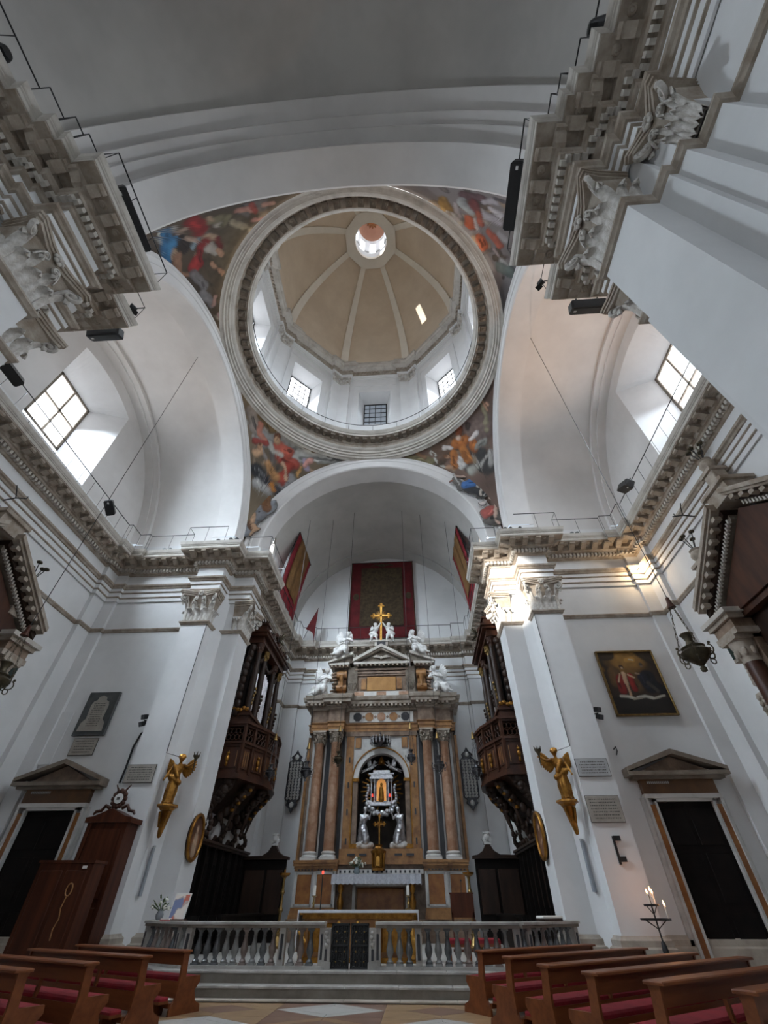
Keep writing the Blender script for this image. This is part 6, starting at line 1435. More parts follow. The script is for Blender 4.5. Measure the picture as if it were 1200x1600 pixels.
# ================================================================ HANGING LAMPS, PANELS, BANNERS
def hanging_lamp(label, x, y, zl, zb, ztop, m='silver_dark', s=1.0, group=None, cap='brass'):
    t = thing('hanging_lamp', label, 'lamp', (x, y, zl), 0, group)
    G().tube([(0,0,zb-zl+0.1), (0,0,ztop-zl)], 0.011, 5).go('cord', 'iron', t)
    G().lathe([(0.0,0.30),(0.04,0.28),(0.06,0.12),(0.10,0.0),(0.085,0.0)], 12, (0,0,zb-zl-0.1)).go('bell_cap', cap, t, 50)
    for k in range(3):
        a = k*2*PI/3+0.4; a0 = Vector((0.05*math.cos(a), 0.05*math.sin(a), zb-zl-0.1)); a1 = Vector((0.24*s*math.cos(a), 0.24*s*math.sin(a), 0.16*s))
        nl = max(4, int((a1-a0).length/0.12)); g = G()
        for i in range(nl):
            p = a0.lerp(a1, (i+0.5)/nl); d = (a1-a0).normalized(); u, v_, _ = frame(d); w_ = u if i % 2 else v_; hl = (a1-a0).length/nl*0.62
            g.tube([p+d*hl*math.cos(q)+w_*0.02*math.sin(q) for q in np.linspace(0, 2*PI, 8, endpoint=False)], 0.007, 4, closed=True)
        g.go('chain', m, t)
    G().lathe([(0.0,-0.34*s),(0.05*s,-0.32*s),(0.06*s,-0.26*s),(0.03*s,-0.22*s),(0.12*s,-0.14*s),(0.25*s,-0.02*s),(0.27*s,0.06*s),(0.2*s,0.12*s),(0.22*s,0.16*s),(0.11*s,0.20*s),(0.07*s,0.30*s),(0.10*s,0.40*s),(0.13*s,0.44*s),(0.11*s,0.46*s)], 20).go('bowl', m, t, 50)
    for k in range(6):
        a = k*PI/3; g = G(); c = Vector((0.26*s*math.cos(a), 0.26*s*math.sin(a), 0.02*s)); r_ = Vector((math.cos(a), math.sin(a), 0))
        g.tube([c+r_*0.09*s*math.sin(q)+Vector((0,0,0.10*s*math.cos(q))) for q in np.linspace(0.3, 5.2, 9)], 0.014*s, 5)
        c2 = c-Vector((0,0,0.14*s)); g.tube([c2+r_*0.05*s*math.sin(q)+Vector((0,0,0.06*s*math.cos(q))) for q in np.linspace(0, 5.5, 8)], 0.012*s, 5); g.ell(c+r_*0.06*s+Vector((0,0,0.12*s)), 0.03*s, 6, 4); g.go('scroll_handle', m, t, 60)
    return t
GL = 'silver lamps hanging before the high altar'
hanging_lamp('silver lamp on a cord in front of the outer left altar column', -3.15, 21.7, 5.95, 7.0, 21.25, s=1.0, group=GL)
hanging_lamp('dark lamp on a cord in front of the inner left altar column', -1.72, 21.7, 6.42, 7.72, 22.0, 'bronze', s=0.8, group=GL)
hanging_lamp('silver lamp on a cord just right of the altar niche', 1.62, 21.7, 6.45, 7.77, 21.85, s=0.8, group=GL)
hanging_lamp('silver lamp on a cord in front of the outer right altar column', 2.85, 21.7, 6.12, 7.34, 21.4, s=0.95, group=GL)
hanging_lamp('silver lamp on a cord beside the right organ gallery', 4.45, 21.3, 5.8, 7.2, 20.3, s=0.9, group=GL)
hanging_lamp('silver lamp on a cord beside the left organ gallery', -4.45, 20.6, 5.7, 7.1, 20.3, s=0.8, group=GL)
hanging_lamp('bronze hanging lamp with red cap in the right transept', 8.3, 9.75, 5.72, 7.05, 21.9, 'bronze', 1.15, None, 'wood_red')
hanging_lamp('bronze hanging lamp with red cap in the left transept', -8.2, 9.6, 5.45, 6.75, 21.9, 'bronze', 1.1, None, 'wood_red')
def pierced_panel(label, x, z0, z1):
    t = thing('pierced_silver_panel', label, 'silver panel', (x, 27.2, z0)); h = z1-z0; w_ = 0.40
    out = [(0,0),(0.12,0.22),(0.30,0.36),(0.22,0.5),(w_,0.62),(w_,h-0.62),(0.22,h-0.5),(0.30,h-0.36),(0.12,h-0.22),(0,h)]; out = out+[(-a,b) for a,b in reversed(out[1:-1])]
    G().slab(out, -0.06, -0.03).go('backing', 'silver_dark', t)
    G().tube([(a, -0.07, b) for a, b in out], 0.028, 6, closed=True).go('border', 'silver_dark', t, 60)
    rr_ = random.Random(5)
    for k in range(int((h-1.1)/0.14)):
        for q in range(4):
            g = G(); cx, cz = -0.27+q*0.18+0.02*(k % 2), 0.66+k*0.14; r_ = 0.055
            g.tube([(cx+r_*math.cos(a), -0.08, cz+r_*math.sin(a)) for a in np.linspace(0, 2*PI, 7, endpoint=False)], 0.02, 4, closed=True).ell((cx, -0.09, cz), (0.025,0.02,0.025), 5, 4)
            g.go('silver_scroll', 'silver_scroll', t, 60)
    for cz in (0.36, h-0.36): G().ell((0, -0.08, cz), (0.12,0.05,0.14), 10, 6).go('boss', 'silver_scroll', t, 60)
pierced_panel('pierced silver votive panel on the wall left of the altar', -4.98, 5.2, 8.2); pierced_panel('pierced silver votive panel on the wall right of the altar', 4.72, 5.2, 8.2)
# great hanging on the end wall
def cloth(x0, x1, z0, z1, y, amp=0.03, n=30, fz=6, fn=None):
    g = G(); nu, nv = n, fz
    def f(u, v): return (x0+(x1-x0)*u, y+amp*math.sin(u*n*0.9)*(1-0.4*v), z0+(z1-z0)*v)
    g.quadgrid(f, nu, nv); k = len(g.v); g.quadgrid(lambda u, v: (f(u, v)[0], f(u, v)[1]+0.02, f(u, v)[2]), nu, nv); return g
HG = thing('wall_hanging', 'dark red wall hanging with brown gold brocade centre above the altar', 'tapestry', (-0.1, 27.1, 15.1))
cloth(-2.42, 2.38, 0, 6.38, 0.12, 0.03, 40).go('red_border', 'red_banner', HG, 60)
g = cloth(-1.55, 1.45, 0.95, 5.75, 0.07, 0.02, 26); g.go('brocade_centre', 'brown_banner', HG, 60)
for x0, x1, z0, z1 in ((-1.6,1.5,5.75,5.83),(-1.6,1.5,0.88,0.96),(-1.62,-1.54,0.9,5.8),(1.44,1.52,0.9,5.8),(-2.4,-2.34,0,6.38),(2.3,2.36,0,6.38)): G().box(x0, x1, 0.03, 0.06, z0, z1).go('gold_braid', 'brown_banner', HG)
g = G()
for sg in (-1, 1):
    g.tube([(sg*0.1,0.06,6.0),(sg*0.5,0.06,6.15),(sg*0.9,0.06,6.02)], [0.06,0.05,0.03], 6)
    G().ell((sg*1.95, 0.08, 3.3), (0.22,0.03,0.3)).go('embroidered_boss', 'brown_banner', HG, 60)
g.ell((-0.05,0.06,6.08), (0.3,0.03,0.16)); g.go('embroidery', 'brown_banner', HG, 60)
G().tube([(-2.45,0.12,6.40),(2.4,0.12,6.40)], 0.035, 6).go('hanging_pole', 'wood_dark', HG)
def side_banner(sg, label):
    t = thing('side_banner', label, 'banner', (sg*5.6, 22.7, 14.7))
    p = lambda u, v, o: (sg*(5.72-0.62*v**1.4-o)-sg*5.6, 20.95+3.5*u-22.7, 15.05+4.45*v-14.7)
    def strip(u0, u1, v0, v1, o, m, nm):
        g = G(); g.quadgrid(lambda u, v: p(u0+(u1-u0)*u, v0+(v1-v0)*v, o+0.02*math.sin((u0+(u1-u0)*u)*22)), 14, 12); g.quadgrid(lambda u, v: p(u0+(u1-u0)*u, v0+(v1-v0)*v, o-0.02+0.02*math.sin((u0+(u1-u0)*u)*22)), 14, 12); g.go(nm, m, t, 60)
    strip(0, 1, 0, 1, 0.0, 'red_cloth', 'red_ground'); strip(0.16, 0.84, 0.2, 1.0, 0.05, 'gold_banner', 'gold_field'); strip(0.45, 0.55, 0.2, 0.94, 0.08, 'gold_banner', 'embroidered_band')
    G().box(*sorted((sg*(5.06-5.6), sg*(5.14-5.6))), -1.82, 1.82, 4.78, 4.86).go('hanging_pole', 'wood_dark', t)
    g = G(); g.quadgrid(lambda u, v: p(-0.012-0.01*u, v, -0.05-0.25*u*(1-v)), 2, 10); g.go('backing_board', 'wood_black', t)  # shadowed backing frame, its shade put into the black colour
side_banner(-1, 'red banner with gold field slung on the left chancel vault'); side_banner(1, 'red banner with gold field slung on the right chancel vault')
t = thing('red_pennant', 'small dark red pennant on a slanting pole left of the altar', 'flag', (-4.75, 25.9, 14.64))
G().tube([(-0.55,0.2,0.0),(0.35,-0.3,2.0)], 0.02, 6).go('pole', 'iron', t)
g = G(); 
for o in (0, 0.02): g.quadgrid(lambda u, v: (0.33-0.75*u*(1-v)-0.05*v+0.0, -0.29+0.3*u*(1-v)+o+0.04*math.sin(v*9), 1.98-1.35*u*(1-v)-2.9*v*(1-0.35*u)), 12, 14)
g.go('cloth', 'red_banner', t, 60)
# ================================================================ DOORS IN THE TRANSEPT WALLS
def door(num, x0, x1, zt, px0, px1, zp, label):
    d = struct('door_%d' % num, label); Y = 17.0; cx = (x0+x1)/2
    G().box(x0, x1, Y-0.06, Y-0.02, 0, zt).go('door_leaf', 'wood_black', d)
    for a, b in ((x0+0.1, cx-0.06), (cx+0.06, x1-0.1)):
        for za, zb in ((0.3,1.4),(1.6,2.7),(2.9,zt-0.15)): G().bevbox(a, b, Y-0.08, Y-0.05, za, zb, 0.015).go('door_panel', 'wood_black', d)
    for sg, e in ((-1, x0), (1, x1)):
        def X(a, b): return sorted((e+sg*a, e+sg*b))
        G().box(*X(0, 0.07), Y-0.2, Y, 0, zt+0.07).box(*X(0.25, 0.33), Y-0.22, Y, 0, zt+0.1).go('jamb_moulding', 'marble_grey', d)
        G().box(*X(0.07, 0.25), Y-0.17, Y, 0.25, zt-0.08).go('jamb_inlay', 'orange_marble', d)
        G().box(*X(0.05, 0.27), Y-0.21, Y, 0, 0.25).go('jamb_base', 'marble_dirty', d)
        G().box(*X(0.33, 0.43), Y-0.1, Y, 0, zt+0.1).go('outer_jamb', 'marble_grey', d)
    G().box(x0-0.07, x1+0.07, Y-0.2, Y, zt, zt+0.08).box(x0-0.33, x1+0.33, Y-0.24, Y, zt+0.08, zt+0.2).go('lintel', 'marble_white', d)
    G().box(x0-0.3, x1+0.3, Y-0.2, Y, zt+0.2, zt+0.6).go('door_frieze', mat('frieze_brown_%d' % num, (0.16,0.075,0.03), 0.5, (0.10,0.05,0.025), 3.0, detail=8), d)
    for k in range(12): G().box(x0-0.1+k*0.06, x0-0.06+k*0.06, Y-0.205, Y-0.2, zt+0.48, zt+0.55).go('letter', 'plaque_grey', d)
    G().box(px0+0.14, px1-0.14, Y-0.36, Y, zt+0.6, zt+0.68).box(px0, px1, Y-0.5, Y, zt+0.68, zt+0.80).go('door_cornice', 'marble_umber', d)
    zb = zt+0.80; pc = (px0+px1)/2
    for sg, e in ((-1, px0), (1, px1)): G().slab([(e,zb),(e,zb+0.12),(pc,zp),(pc,zp-0.15)], Y-0.5, Y).go('raking_cornice', 'marble_umber', d)
    G().slab([(px0+0.4,zb),(px1-0.4,zb),(pc,zp-0.18)], Y-0.25, Y).go('tympanum', 'marble_brown', d)
door(1, 9.46, 11.2, 4.0, 8.76, 11.98, 5.44, 'dark door in a pedimented marble frame in the right transept')
door(2, -11.63, -9.88, 3.94, -12.4, -9.18, 5.44, 'dark door in a pedimented marble frame in the left transept')

# ================================================================ TABLETS AND PICTURES
def lines_of_text(g, x0, x1, z0, z1, n, y, seed=1, h=0.35):
    r_ = random.Random(seed)
    for k in range(n):
        z = z1-(z1-z0)*(k+0.5)/n; x = x0+r_.uniform(0, 0.06); hh = (z1-z0)/n*h
        while x < x1-0.03:
            w_ = r_.uniform(0.015, 0.05); g.box(x, min(x+w_, x1), y-0.004, y, z-hh/2, z+hh/2); x += w_+r_.uniform(0.012, 0.03)
    return g
def plaque(name, label, x0, x1, z0, z1, y, m, n, group=None):
    t = thing(name, label, 'plaque', ((x0+x1)/2, y, z0), 0, group); w_ = (x1-x0)/2; h = z1-z0
    G().bevbox(-w_, w_, -0.05, 0.0, 0, h, 0.01).go('slab', m, t); G().box(-w_-0.015, w_+0.015, -0.03, 0, -0.015, h+0.015).go('slab_edge', 'letter', t)
    lines_of_text(G(), -w_+0.08, w_-0.08, 0.05, h-0.05, n, -0.05, int(w_*100)+n).go('inscription', 'letter', t, kind='stuff')
plaque('inscribed_plaque', 'brownish inscribed stone plaque on the left pier above the clock', -8.30, -7.30, 4.65, 5.18, 16.44, 'plaque_stone', 6)
plaque('inscribed_plaque', 'grey inscribed stone plaque on the right pier beside the gilt angel', 7.12, 8.14, 4.65, 5.14, 16.44, 'plaque_grey', 5)
plaque('inscribed_plaque', 'tan inscribed stone plaque on the right pier below the grey one', 7.12, 8.13, 3.43, 4.10, 16.44, 'plaque_stone', 7)
plaque('inscribed_plaque', 'small grey stone plaque under the dark tablet in the left transept', -11.15, -10.22, 5.66, 6.22, 16.99, 'plaque_stone', 5)
t = thing('wall_tablet', 'dark slate memorial tablet with pale inscribed field in the left transept', 'tablet', (-10.68, 16.99, 6.31))
G().bevbox(-0.65, 0.65, -0.1, 0, 0, 1.63, 0.03).go('slate_frame', 'slate', t)
pts = [(-0.5,0.15),(0.5,0.15),(0.46,0.45),(0.33,0.6),(0.36,1.1),(0.3,1.25),(0.18,1.3),(0.15,1.42),(0,1.48)]; pts = pts+[(-a,b) for a,b in reversed(pts[1:-1])]
G().slab(pts, -0.12, -0.09).go('inscribed_field', 'plaque_stone', t); lines_of_text(G(), -0.26, 0.26, 0.3, 1.2, 11, -0.12, 4).go('inscription', 'letter', t, kind='stuff')
t = thing('blank_panel', 'pale blank plaster panel beside the corner of the left transept', 'panel', (-12.02, 16.99, 5.36)); G().bevbox(-0.34, 0.34, -0.05, 0, 0, 1.85, 0.01).go('panel_face', 'plaster', t)
# oil painting in the right transept
PT = thing('oil_painting', 'dark oil painting of red and blue robed figures in a gilt frame', 'painting', (10.3, 16.98, 6.6))
W0, H0 = 2.2, 2.46; g = G(); g.quadgrid(lambda u, v: (-W0/2+0.06+(W0-0.12)*u, -0.10, 0.06+(H0-0.12)*v), 110, 120); P = np.array(g.v)
def st(c, r_, *uv): return (*c, r_, [(-W0/2+u*W0, -0.1, v*H0) for u, v in uv])
strokes = [st((120,82,32),0.95,(0.5,0.82)), st((168,118,46),0.55,(0.42,0.82),(0.62,0.84)), st((70,50,30),0.3,(0.04,0.98),(0.2,0.95)), st((66,48,30),0.3,(0.8,0.98),(0.98,0.85)), st((28,22,18),0.6,(0.1,0.08),(0.9,0.06)), st((110,75,35),0.3,(0.2,0.5),(0.2,0.65)), st((210,200,170),0.035,(0.55,0.86),(0.62,0.85)), st((92,66,36),0.2,(0.55,0.52),(0.55,0.4)),
    st((150,22,16),0.2,(0.28,0.55),(0.25,0.36)), st((165,30,22),0.14,(0.47,0.6),(0.45,0.4)), st((208,168,130),0.11,(0.37,0.62),(0.36,0.48)), st((200,155,118),0.075,(0.36,0.46),(0.35,0.28)), st((205,165,128),0.05,(0.3,0.62),(0.24,0.5)), st((205,165,128),0.05,(0.44,0.62),(0.53,0.58)), st((70,42,26),0.10,(0.37,0.735)), st((200,158,120),0.06,(0.375,0.715)),
    st((22,24,34),0.3,(0.76,0.58),(0.74,0.4)), st((30,34,48),0.18,(0.66,0.56),(0.7,0.42)), st((18,18,24),0.2,(0.84,0.42),(0.9,0.34)), st((130,105,84),0.075,(0.73,0.74)), st((80,72,66),0.08,(0.73,0.775)), st((160,130,104),0.045,(0.63,0.62),(0.58,0.64)), st((70,62,58),0.09,(0.72,0.46),(0.82,0.34)),
    st((196,190,172),0.075,(0.18,0.285),(0.3,0.275),(0.4,0.25)), st((190,184,168),0.08,(0.45,0.26),(0.58,0.28),(0.7,0.255)), st((186,178,160),0.06,(0.72,0.25),(0.9,0.27)), st((150,140,122),0.06,(0.38,0.24),(0.5,0.25))]
cc, _ = paint(P, strokes, (52, 38, 26), 1.0, 0.05); me = g.mesh('canvas'); color_attr(me, cc*0.8); me.materials.append(MATS['oil_paint']); put('canvas', me, PT)
for x0, x1, z0, z1 in ((-W0/2,W0/2,0,0.06),(-W0/2,W0/2,H0-0.06,H0),(-W0/2,-W0/2+0.06,0,H0),(W0/2-0.06,W0/2,0,H0)): G().bevbox(x0, x1, -0.16, -0.02, z0, z1, 0.01).go('frame_side', 'brass' , PT)
G().box(-W0/2+0.02, W0/2-0.02, -0.09, 0, 0.02, H0-0.02).go('stretcher', 'wood_dark', PT)
# oval paintings on the piers
def oval(sg, y, label, cols):
    t = thing('oval_painting', label, 'painting', (sg*5.93, y, 3.28), 0, 'oval paintings facing each other on the chancel piers'); n = 36
    rim = [(-sg*0.07, 0.52*math.cos(2*PI*i/n), 0.62*math.sin(2*PI*i/n)) for i in range(n)]
    G().tube(rim, 0.06, 8, closed=True).go('gilt_frame', 'gilt', t, 60)
    g = G(); v = [(-sg*0.06, 0, 0)]
    for r_ in range(1, 13):
        for i in range(n): v.append((-sg*0.06, 0.5*r_/12*math.cos(2*PI*i/n), 0.6*r_/12*math.sin(2*PI*i/n)))
    f = [(0, 1+i, 1+(i+1) % n) for i in range(n)]+[(1+r_*n+i, 1+r_*n+(i+1) % n, 1+(r_+1)*n+(i+1) % n, 1+(r_+1)*n+i) for r_ in range(11) for i in range(n)]
    g.add(v, f); P = np.array(g.v); X0 = -sg*0.06
    c, _ = paint(P, [(150,90,45,0.4,[(X0,0,-0.2)]), (*cols, 0.22, [(X0,0,-0.05),(X0,0.05,-0.4)]), (205,165,130,0.11,[(X0,0.02,0.2)]), (200,160,125,0.07,[(X0,-0.1,-0.1),(X0,0.1,-0.2)])], (82, 50, 30), 1.0, 0.04)
    me = g.mesh('canvas'); color_attr(me, c); me.materials.append(MATS['oil_paint']); put('canvas', me, t)
    G().tube([(sg*0.0, 0.5*math.cos(2*PI*i/n), 0.6*math.sin(2*PI*i/n)) for i in range(n)], 0.045, 6, closed=True).go('back_rim', 'wood_dark', t, 60)
oval(-1, 17.85, 'oval gilt framed painting on the left chancel pier', (180,150,120)); oval(1, 18.15, 'oval gilt framed painting on the right chancel pier', (120,70,45))
# ================================================================ GILT ANGELS WITH TORCHES
def gilt_angel(sg, label):
    t = thing('gilt_angel', label, 'statue', (sg*6.62, 16.72, 4.06), 0, 'gilt torch bearing angels on the piers')
    q = lambda x, y, z: (-sg*x, y, z)
    J = dict(head=q(0.06,-0.06,1.36), neck=q(0.04,-0.03,1.20), chest=q(0.02,0,1.02), pelvis=q(-0.02,0,0.74), face=(-sg*0.5,-1,-0.05), feet=(sg*0.06,0,0),
             lsh=q(-0.17,0,1.14), lel=q(-0.26,-0.10,0.92), lha=q(-0.30,-0.20,0.72), rsh=q(0.19,0,1.14), rel=q(0.40,-0.14,1.08), rha=q(0.60,-0.16,1.18),
             lhi=q(-0.10,0,0.7), lkn=q(-0.12,-0.10,0.38), lan=q(-0.08,-0.02,0.06), lto=q(-0.10,-0.16,0.02), rhi=q(0.08,0,0.7), rkn=q(0.08,-0.05,0.36), ran=q(0.02,0.0,0.06), rto=q(0.06,-0.16,0.02))
    g = human(G(), J, 1.0, 1.05); add_g(g, flowing(J, 0.82, 0.24)); g.cap(q(-0.14,-0.06,0.78), q(0.16,-0.04,0.62), 0.12, 0.1); g.cap(q(-0.1,-0.1,1.1), q(0.1,-0.12,0.8), 0.08, 0.07)
    b = g.go('body', 'gilt', t, 179); remesh(b, 0.022)
    for k in (-1, 1): wing_mesh(0.52, 0.42).go('wing', 'gilt', t, 60, loc=(k*0.08, 0.13, 1.04), rot=(0, R(28)*k, 0), scale=(k, 1, 1))
    tc_ = G().lathe([(0.012,-0.3),(0.025,0.0),(0.05,0.12),(0.11,0.2),(0.12,0.24),(0.03,0.24)], 10, q(0.62,-0.18,1.18))
    tc_.go('torch', 'bronze', t, 50)
    for k in range(6): a = k*PI/3; c = Vector(q(0.62,-0.18,1.42)); G().cap(c+Vector((0.09*math.cos(a),0.09*math.sin(a),0)), c+Vector((0.12*math.cos(a),0.12*math.sin(a),0.1)), 0.02, 0.008).go('torch_leaf', 'bronze', t, 60)
    g = G().lathe([(0.34,-0.02),(0.36,-0.07),(0.26,-0.12),(0.22,-0.18)], 8); g.go('bracket_top', 'gilt', t)
    g = G()
    for k in range(8): tt = k/7; g.ell((sg*0.14*tt, 0.05+0.22*tt, -0.16-0.62*tt), (0.2*(1-0.6*tt), 0.17*(1-0.55*tt), 0.12), 10, 6)
    b = g.go('bracket', 'gilt', t, 179); remesh(b, 0.025)
    for k in (-1, 1): G().cap((k*0.14, -0.1, -0.25), (k*0.07+sg*0.06, 0.02, -0.6), 0.05, 0.03).go('bracket_scroll', 'gilt', t, 60)
gilt_angel(-1, 'gilded winged angel holding a torch on the left pier'); gilt_angel(1, 'gilded winged angel holding a torch on the right pier')
for sg, z0, z1, lb in ((-1, 1.76, 2.94, 'narrow grey stone strip low on the left pier corner'), (1, 1.84, 3.04, 'narrow grey stone strip low on the right pier corner')):
    t = thing('stone_strip', lb, 'stone slab', (sg*6.93, 17.20, z0), sg*-PI/4*-1 if False else sg*PI/4, 'grey stone strips'); G().bevbox(-0.14, 0.14, -0.05, 0.02, 0, z1-z0, 0.01).go('slab', 'slab_blue', t); G().box(-0.16, 0.16, -0.03, 0.02, z1-z0, z1-z0+0.05).go('slab_cap', 'plaque_grey', t)
# ================================================================ CONFESSIONAL AND CABINET
t = thing('confessional', 'tall reddish wooden confessional topped by a small clock', 'confessional', (-7.9, 16.1, 0))
G().box(-0.64, 0.64, -0.30, 0.33, 0, 3.45).go('body', 'wood_red', t)
for z0, z1 in ((0.3,1.5),(1.7,3.3)): G().bevbox(-0.5, 0.5, -0.34, -0.29, z0, z1, 0.02).go('front_panel', 'wood_red', t)
g = G().slab([(-0.74,3.45),(0.74,3.45),(0.74,3.58),(0.5,3.62),(0.0,3.82),(-0.5,3.62),(-0.74,3.58)], -0.40, 0.33); g.go('curved_pediment', 'wood_red', t)
for x in (-0.58, 0.58): G().box(x-0.06, x+0.06, -0.35, -0.29, 0.1, 3.45).go('corner_pilaster', 'wood_red', t)
ck = G()
for k in range(12): a = k*PI/6; ck.ell((0.2*math.cos(a), -0.2, 4.1+0.22*math.sin(a)), (0.075,0.06,0.075), 7, 5)
for sg in (-1, 1): ck.cap((sg*0.1,-0.2,4.3), (sg*0.24,-0.2,4.48), 0.04, 0.015)
ck.lathe([(0.2,-0.05),(0.2,0.05)], 20, M=Matrix.Translation((0,-0.18,4.1)) @ Matrix.Rotation(PI/2,4,'X'))
c = ck.go('clock_case', 'wood_brown', t, 60)
G().lathe([(0.14,-0.01),(0.14,0.01)], 20, M=Matrix.Translation((0,-0.25,4.1)) @ Matrix.Rotation(PI/2,4,'X')).go('clock_face', 'white_enamel', t)
G().box(-0.05, 0.05, -0.275, -0.262, 4.06, 4.14).go('clock_window', 'letter', t)
for sg in (-1, 1):
    g = G().tube([(sg*0.2,-0.2,3.85),(sg*0.36,-0.2,3.92),(sg*0.46,-0.2,3.78),(sg*0.62,-0.2,3.76),(sg*0.68,-0.2,3.68)], [0.06,0.05,0.05,0.045,0.03], 6); g.go('carved_scroll', 'wood_brown', t, 60)
t = thing('wooden_cabinet', 'low reddish brown cabinet with gold ornament in front of the confessional', 'cabinet', (-7.85, 14.75, 0))
G().box(-0.78, 0.74, -0.25, 0.3, 0, 2.40).go('body', 'wood_red', t); G().box(-0.82, 0.78, -0.29, 0.34, 2.40, 2.46).go('top', 'wood_red', t)
for x0, x1 in ((-0.68,-0.06),(0.04,0.64)): G().bevbox(x0, x1, -0.28, -0.24, 0.2, 2.25, 0.02).go('door_panel', 'wood_red', t)
g = G().tube([(0.34+0.08*math.cos(a), -0.30, 1.85+0.13*math.sin(a)) for a in np.linspace(0, 2*PI, 12, endpoint=False)], 0.018, 5, closed=True); g.tube([(0.34,-0.3,1.72),(0.3,-0.3,1.5),(0.36,-0.3,1.3),(0.3,-0.3,1.1),(0.33,-0.3,0.9)], 0.018, 5); g.go('gold_ornament', 'marble_gold', t, 60)
G().box(0.48, 0.60, -0.3, -0.28, 2.28, 2.34).go('label_card', 'paper', t)
# ================================================================ SMALL IRONWORK ON THE PIERS
def wall_spot(label, x, y, z, sg):
    t = thing('wall_spotlight', label, 'spotlight', (x, y, z), 0, 'black spotlights on the piers')
    G().tube([(0,0,0),(sg*0.18,-0.12,0.02)], 0.02, 6).go('arm', 'iron', t)
    for dz, rx in ((0.12, 0.3), (-0.12, 0.5)):
        G().box(-0.09, 0.09, -0.10, 0.08, -0.08, 0.08, T(sg*0.16,-0.16,dz,R(20)*sg,rx)).go('lamp_head', 'black_plastic', t); G().box(-0.07, 0.07, -0.115, -0.10, -0.06, 0.06, T(sg*0.16,-0.16,dz,R(20)*sg,rx)).go('lamp_lens', 'silver_dark', t)
wall_spot('black double spotlight on the outer edge of the left pier', -8.27, 16.7, 6.7, -1); wall_spot('black double spotlight on the outer edge of the right pier', 8.27, 16.7, 6.62, 1)
G().tube([(-8.28,16.98,6.55),(-8.6,16.95,6.35),(-8.72,16.95,5.9),(-8.72,16.96,5.2),(-8.75,16.96,4.75)], 0.035, 6).go('power_cable', 'iron', None, 60, label='thick black cable hanging down beside the left pier', cat='cable')
for sg, lb in ((-1, 'thin black cable running down the inner edge of the left pier'), (1, 'thin black cable running down the inner edge of the right pier')):
    G().tube([(sg*7.085,16.43,10.58),(sg*7.085,16.43,8.0),(sg*7.085,16.43,5.55),(sg*6.75,16.75,5.5)], 0.014, 5).go('thin_cable', 'iron', None, label=lb, cat='cable')
t = thing('iron_bracket', 'black iron bracket like a key on the right pier', 'bracket', (7.62, 16.44, 2.42)); G().box(-0.03, 0.03, -0.05, 0, 0, 0.66).go('bar', 'iron', t)
for z in (0.06, 0.55): G().box(0.0, 0.2, -0.06, -0.02, z, z+0.12).go('bit', 'iron', t)
t = thing('iron_hook', 'small black iron hook beside the right transept door', 'hook', (8.72, 16.98, 5.55)); G().tube([(0,0,0),(0.06,-0.1,0.06),(0.05,-0.14,-0.08),(0,-0.1,-0.2)], 0.018, 6).go('hook_bar', 'iron', t)
t = thing('candle_stand', 'black iron votive stand with lit candles beside the right pier', 'candle stand', (7.78, 15.55, 0))
G().tube([(0,0,0.0),(0,0,1.75)], 0.02, 8).go('pole', 'iron', t); G().lathe([(0.0,0.55),(0.06,0.62),(0.075,0.72),(0.05,0.86),(0.0,0.92)], 10).go('boss', 'iron', t, 60)
for k in range(3): a = k*2*PI/3; G().tube([(0,0,0.5),(0.2*math.cos(a),0.2*math.sin(a),0.1),(0.3*math.cos(a),0.3*math.sin(a),0.0)], 0.016, 6).go('leg', 'iron', t)
for z, r_ in ((1.28, 0.36), (1.55, 0.18)):
    G().lathe([(r_,z-0.02),(r_+0.01,z+0.02),(r_-0.02,z+0.02),(r_-0.02,z),(0.0,z)], 20).go('tray', 'iron', t)
    for k in range(4): a = k*PI/2+0.4; G().tube([(0,0,z-0.18),(r_*math.cos(a),r_*math.sin(a),z)], 0.01, 5).go('brace', 'iron', t)
for k, (x, y, z) in enumerate(((-0.06,-0.12,1.57),(0.04,-0.1,1.57),(0.12,0.0,1.57),(0.26,-0.16,1.30),(0.32,-0.02,1.30))):
    c = thing('votive_candle', ['lit votive candle on the upper tray, leftmost', 'lit votive candle on the upper tray, middle', 'lit votive candle on the upper tray, rightmost', 'lit votive candle on the lower tray, front', 'lit votive candle on the lower tray, right side'][k], 'candle', (7.78+x, 15.55+y, z), 0, 'lit votive candles')
    h = 0.2+0.05*(k % 2); G().lathe([(0.016,0),(0.016,h),(0.0,h+0.005)], 8).go('wax', 'wax', c, 40); G().lathe([(0.0,h+0.005),(0.02,h+0.03),(0.013,h+0.06),(0.0,h+0.1)], 8).go('candle_flame', 'flame', c, 60)
d_ = bpy.data.lights.new('votive_light', 'POINT'); d_.energy = 6; d_.color = (1, 0.45, 0.2); d_.shadow_soft_size = 0.1; o = bpy.data.objects.new('votive_light', d_); col.objects.link(o); o.location = (7.9, 15.4, 2.0)
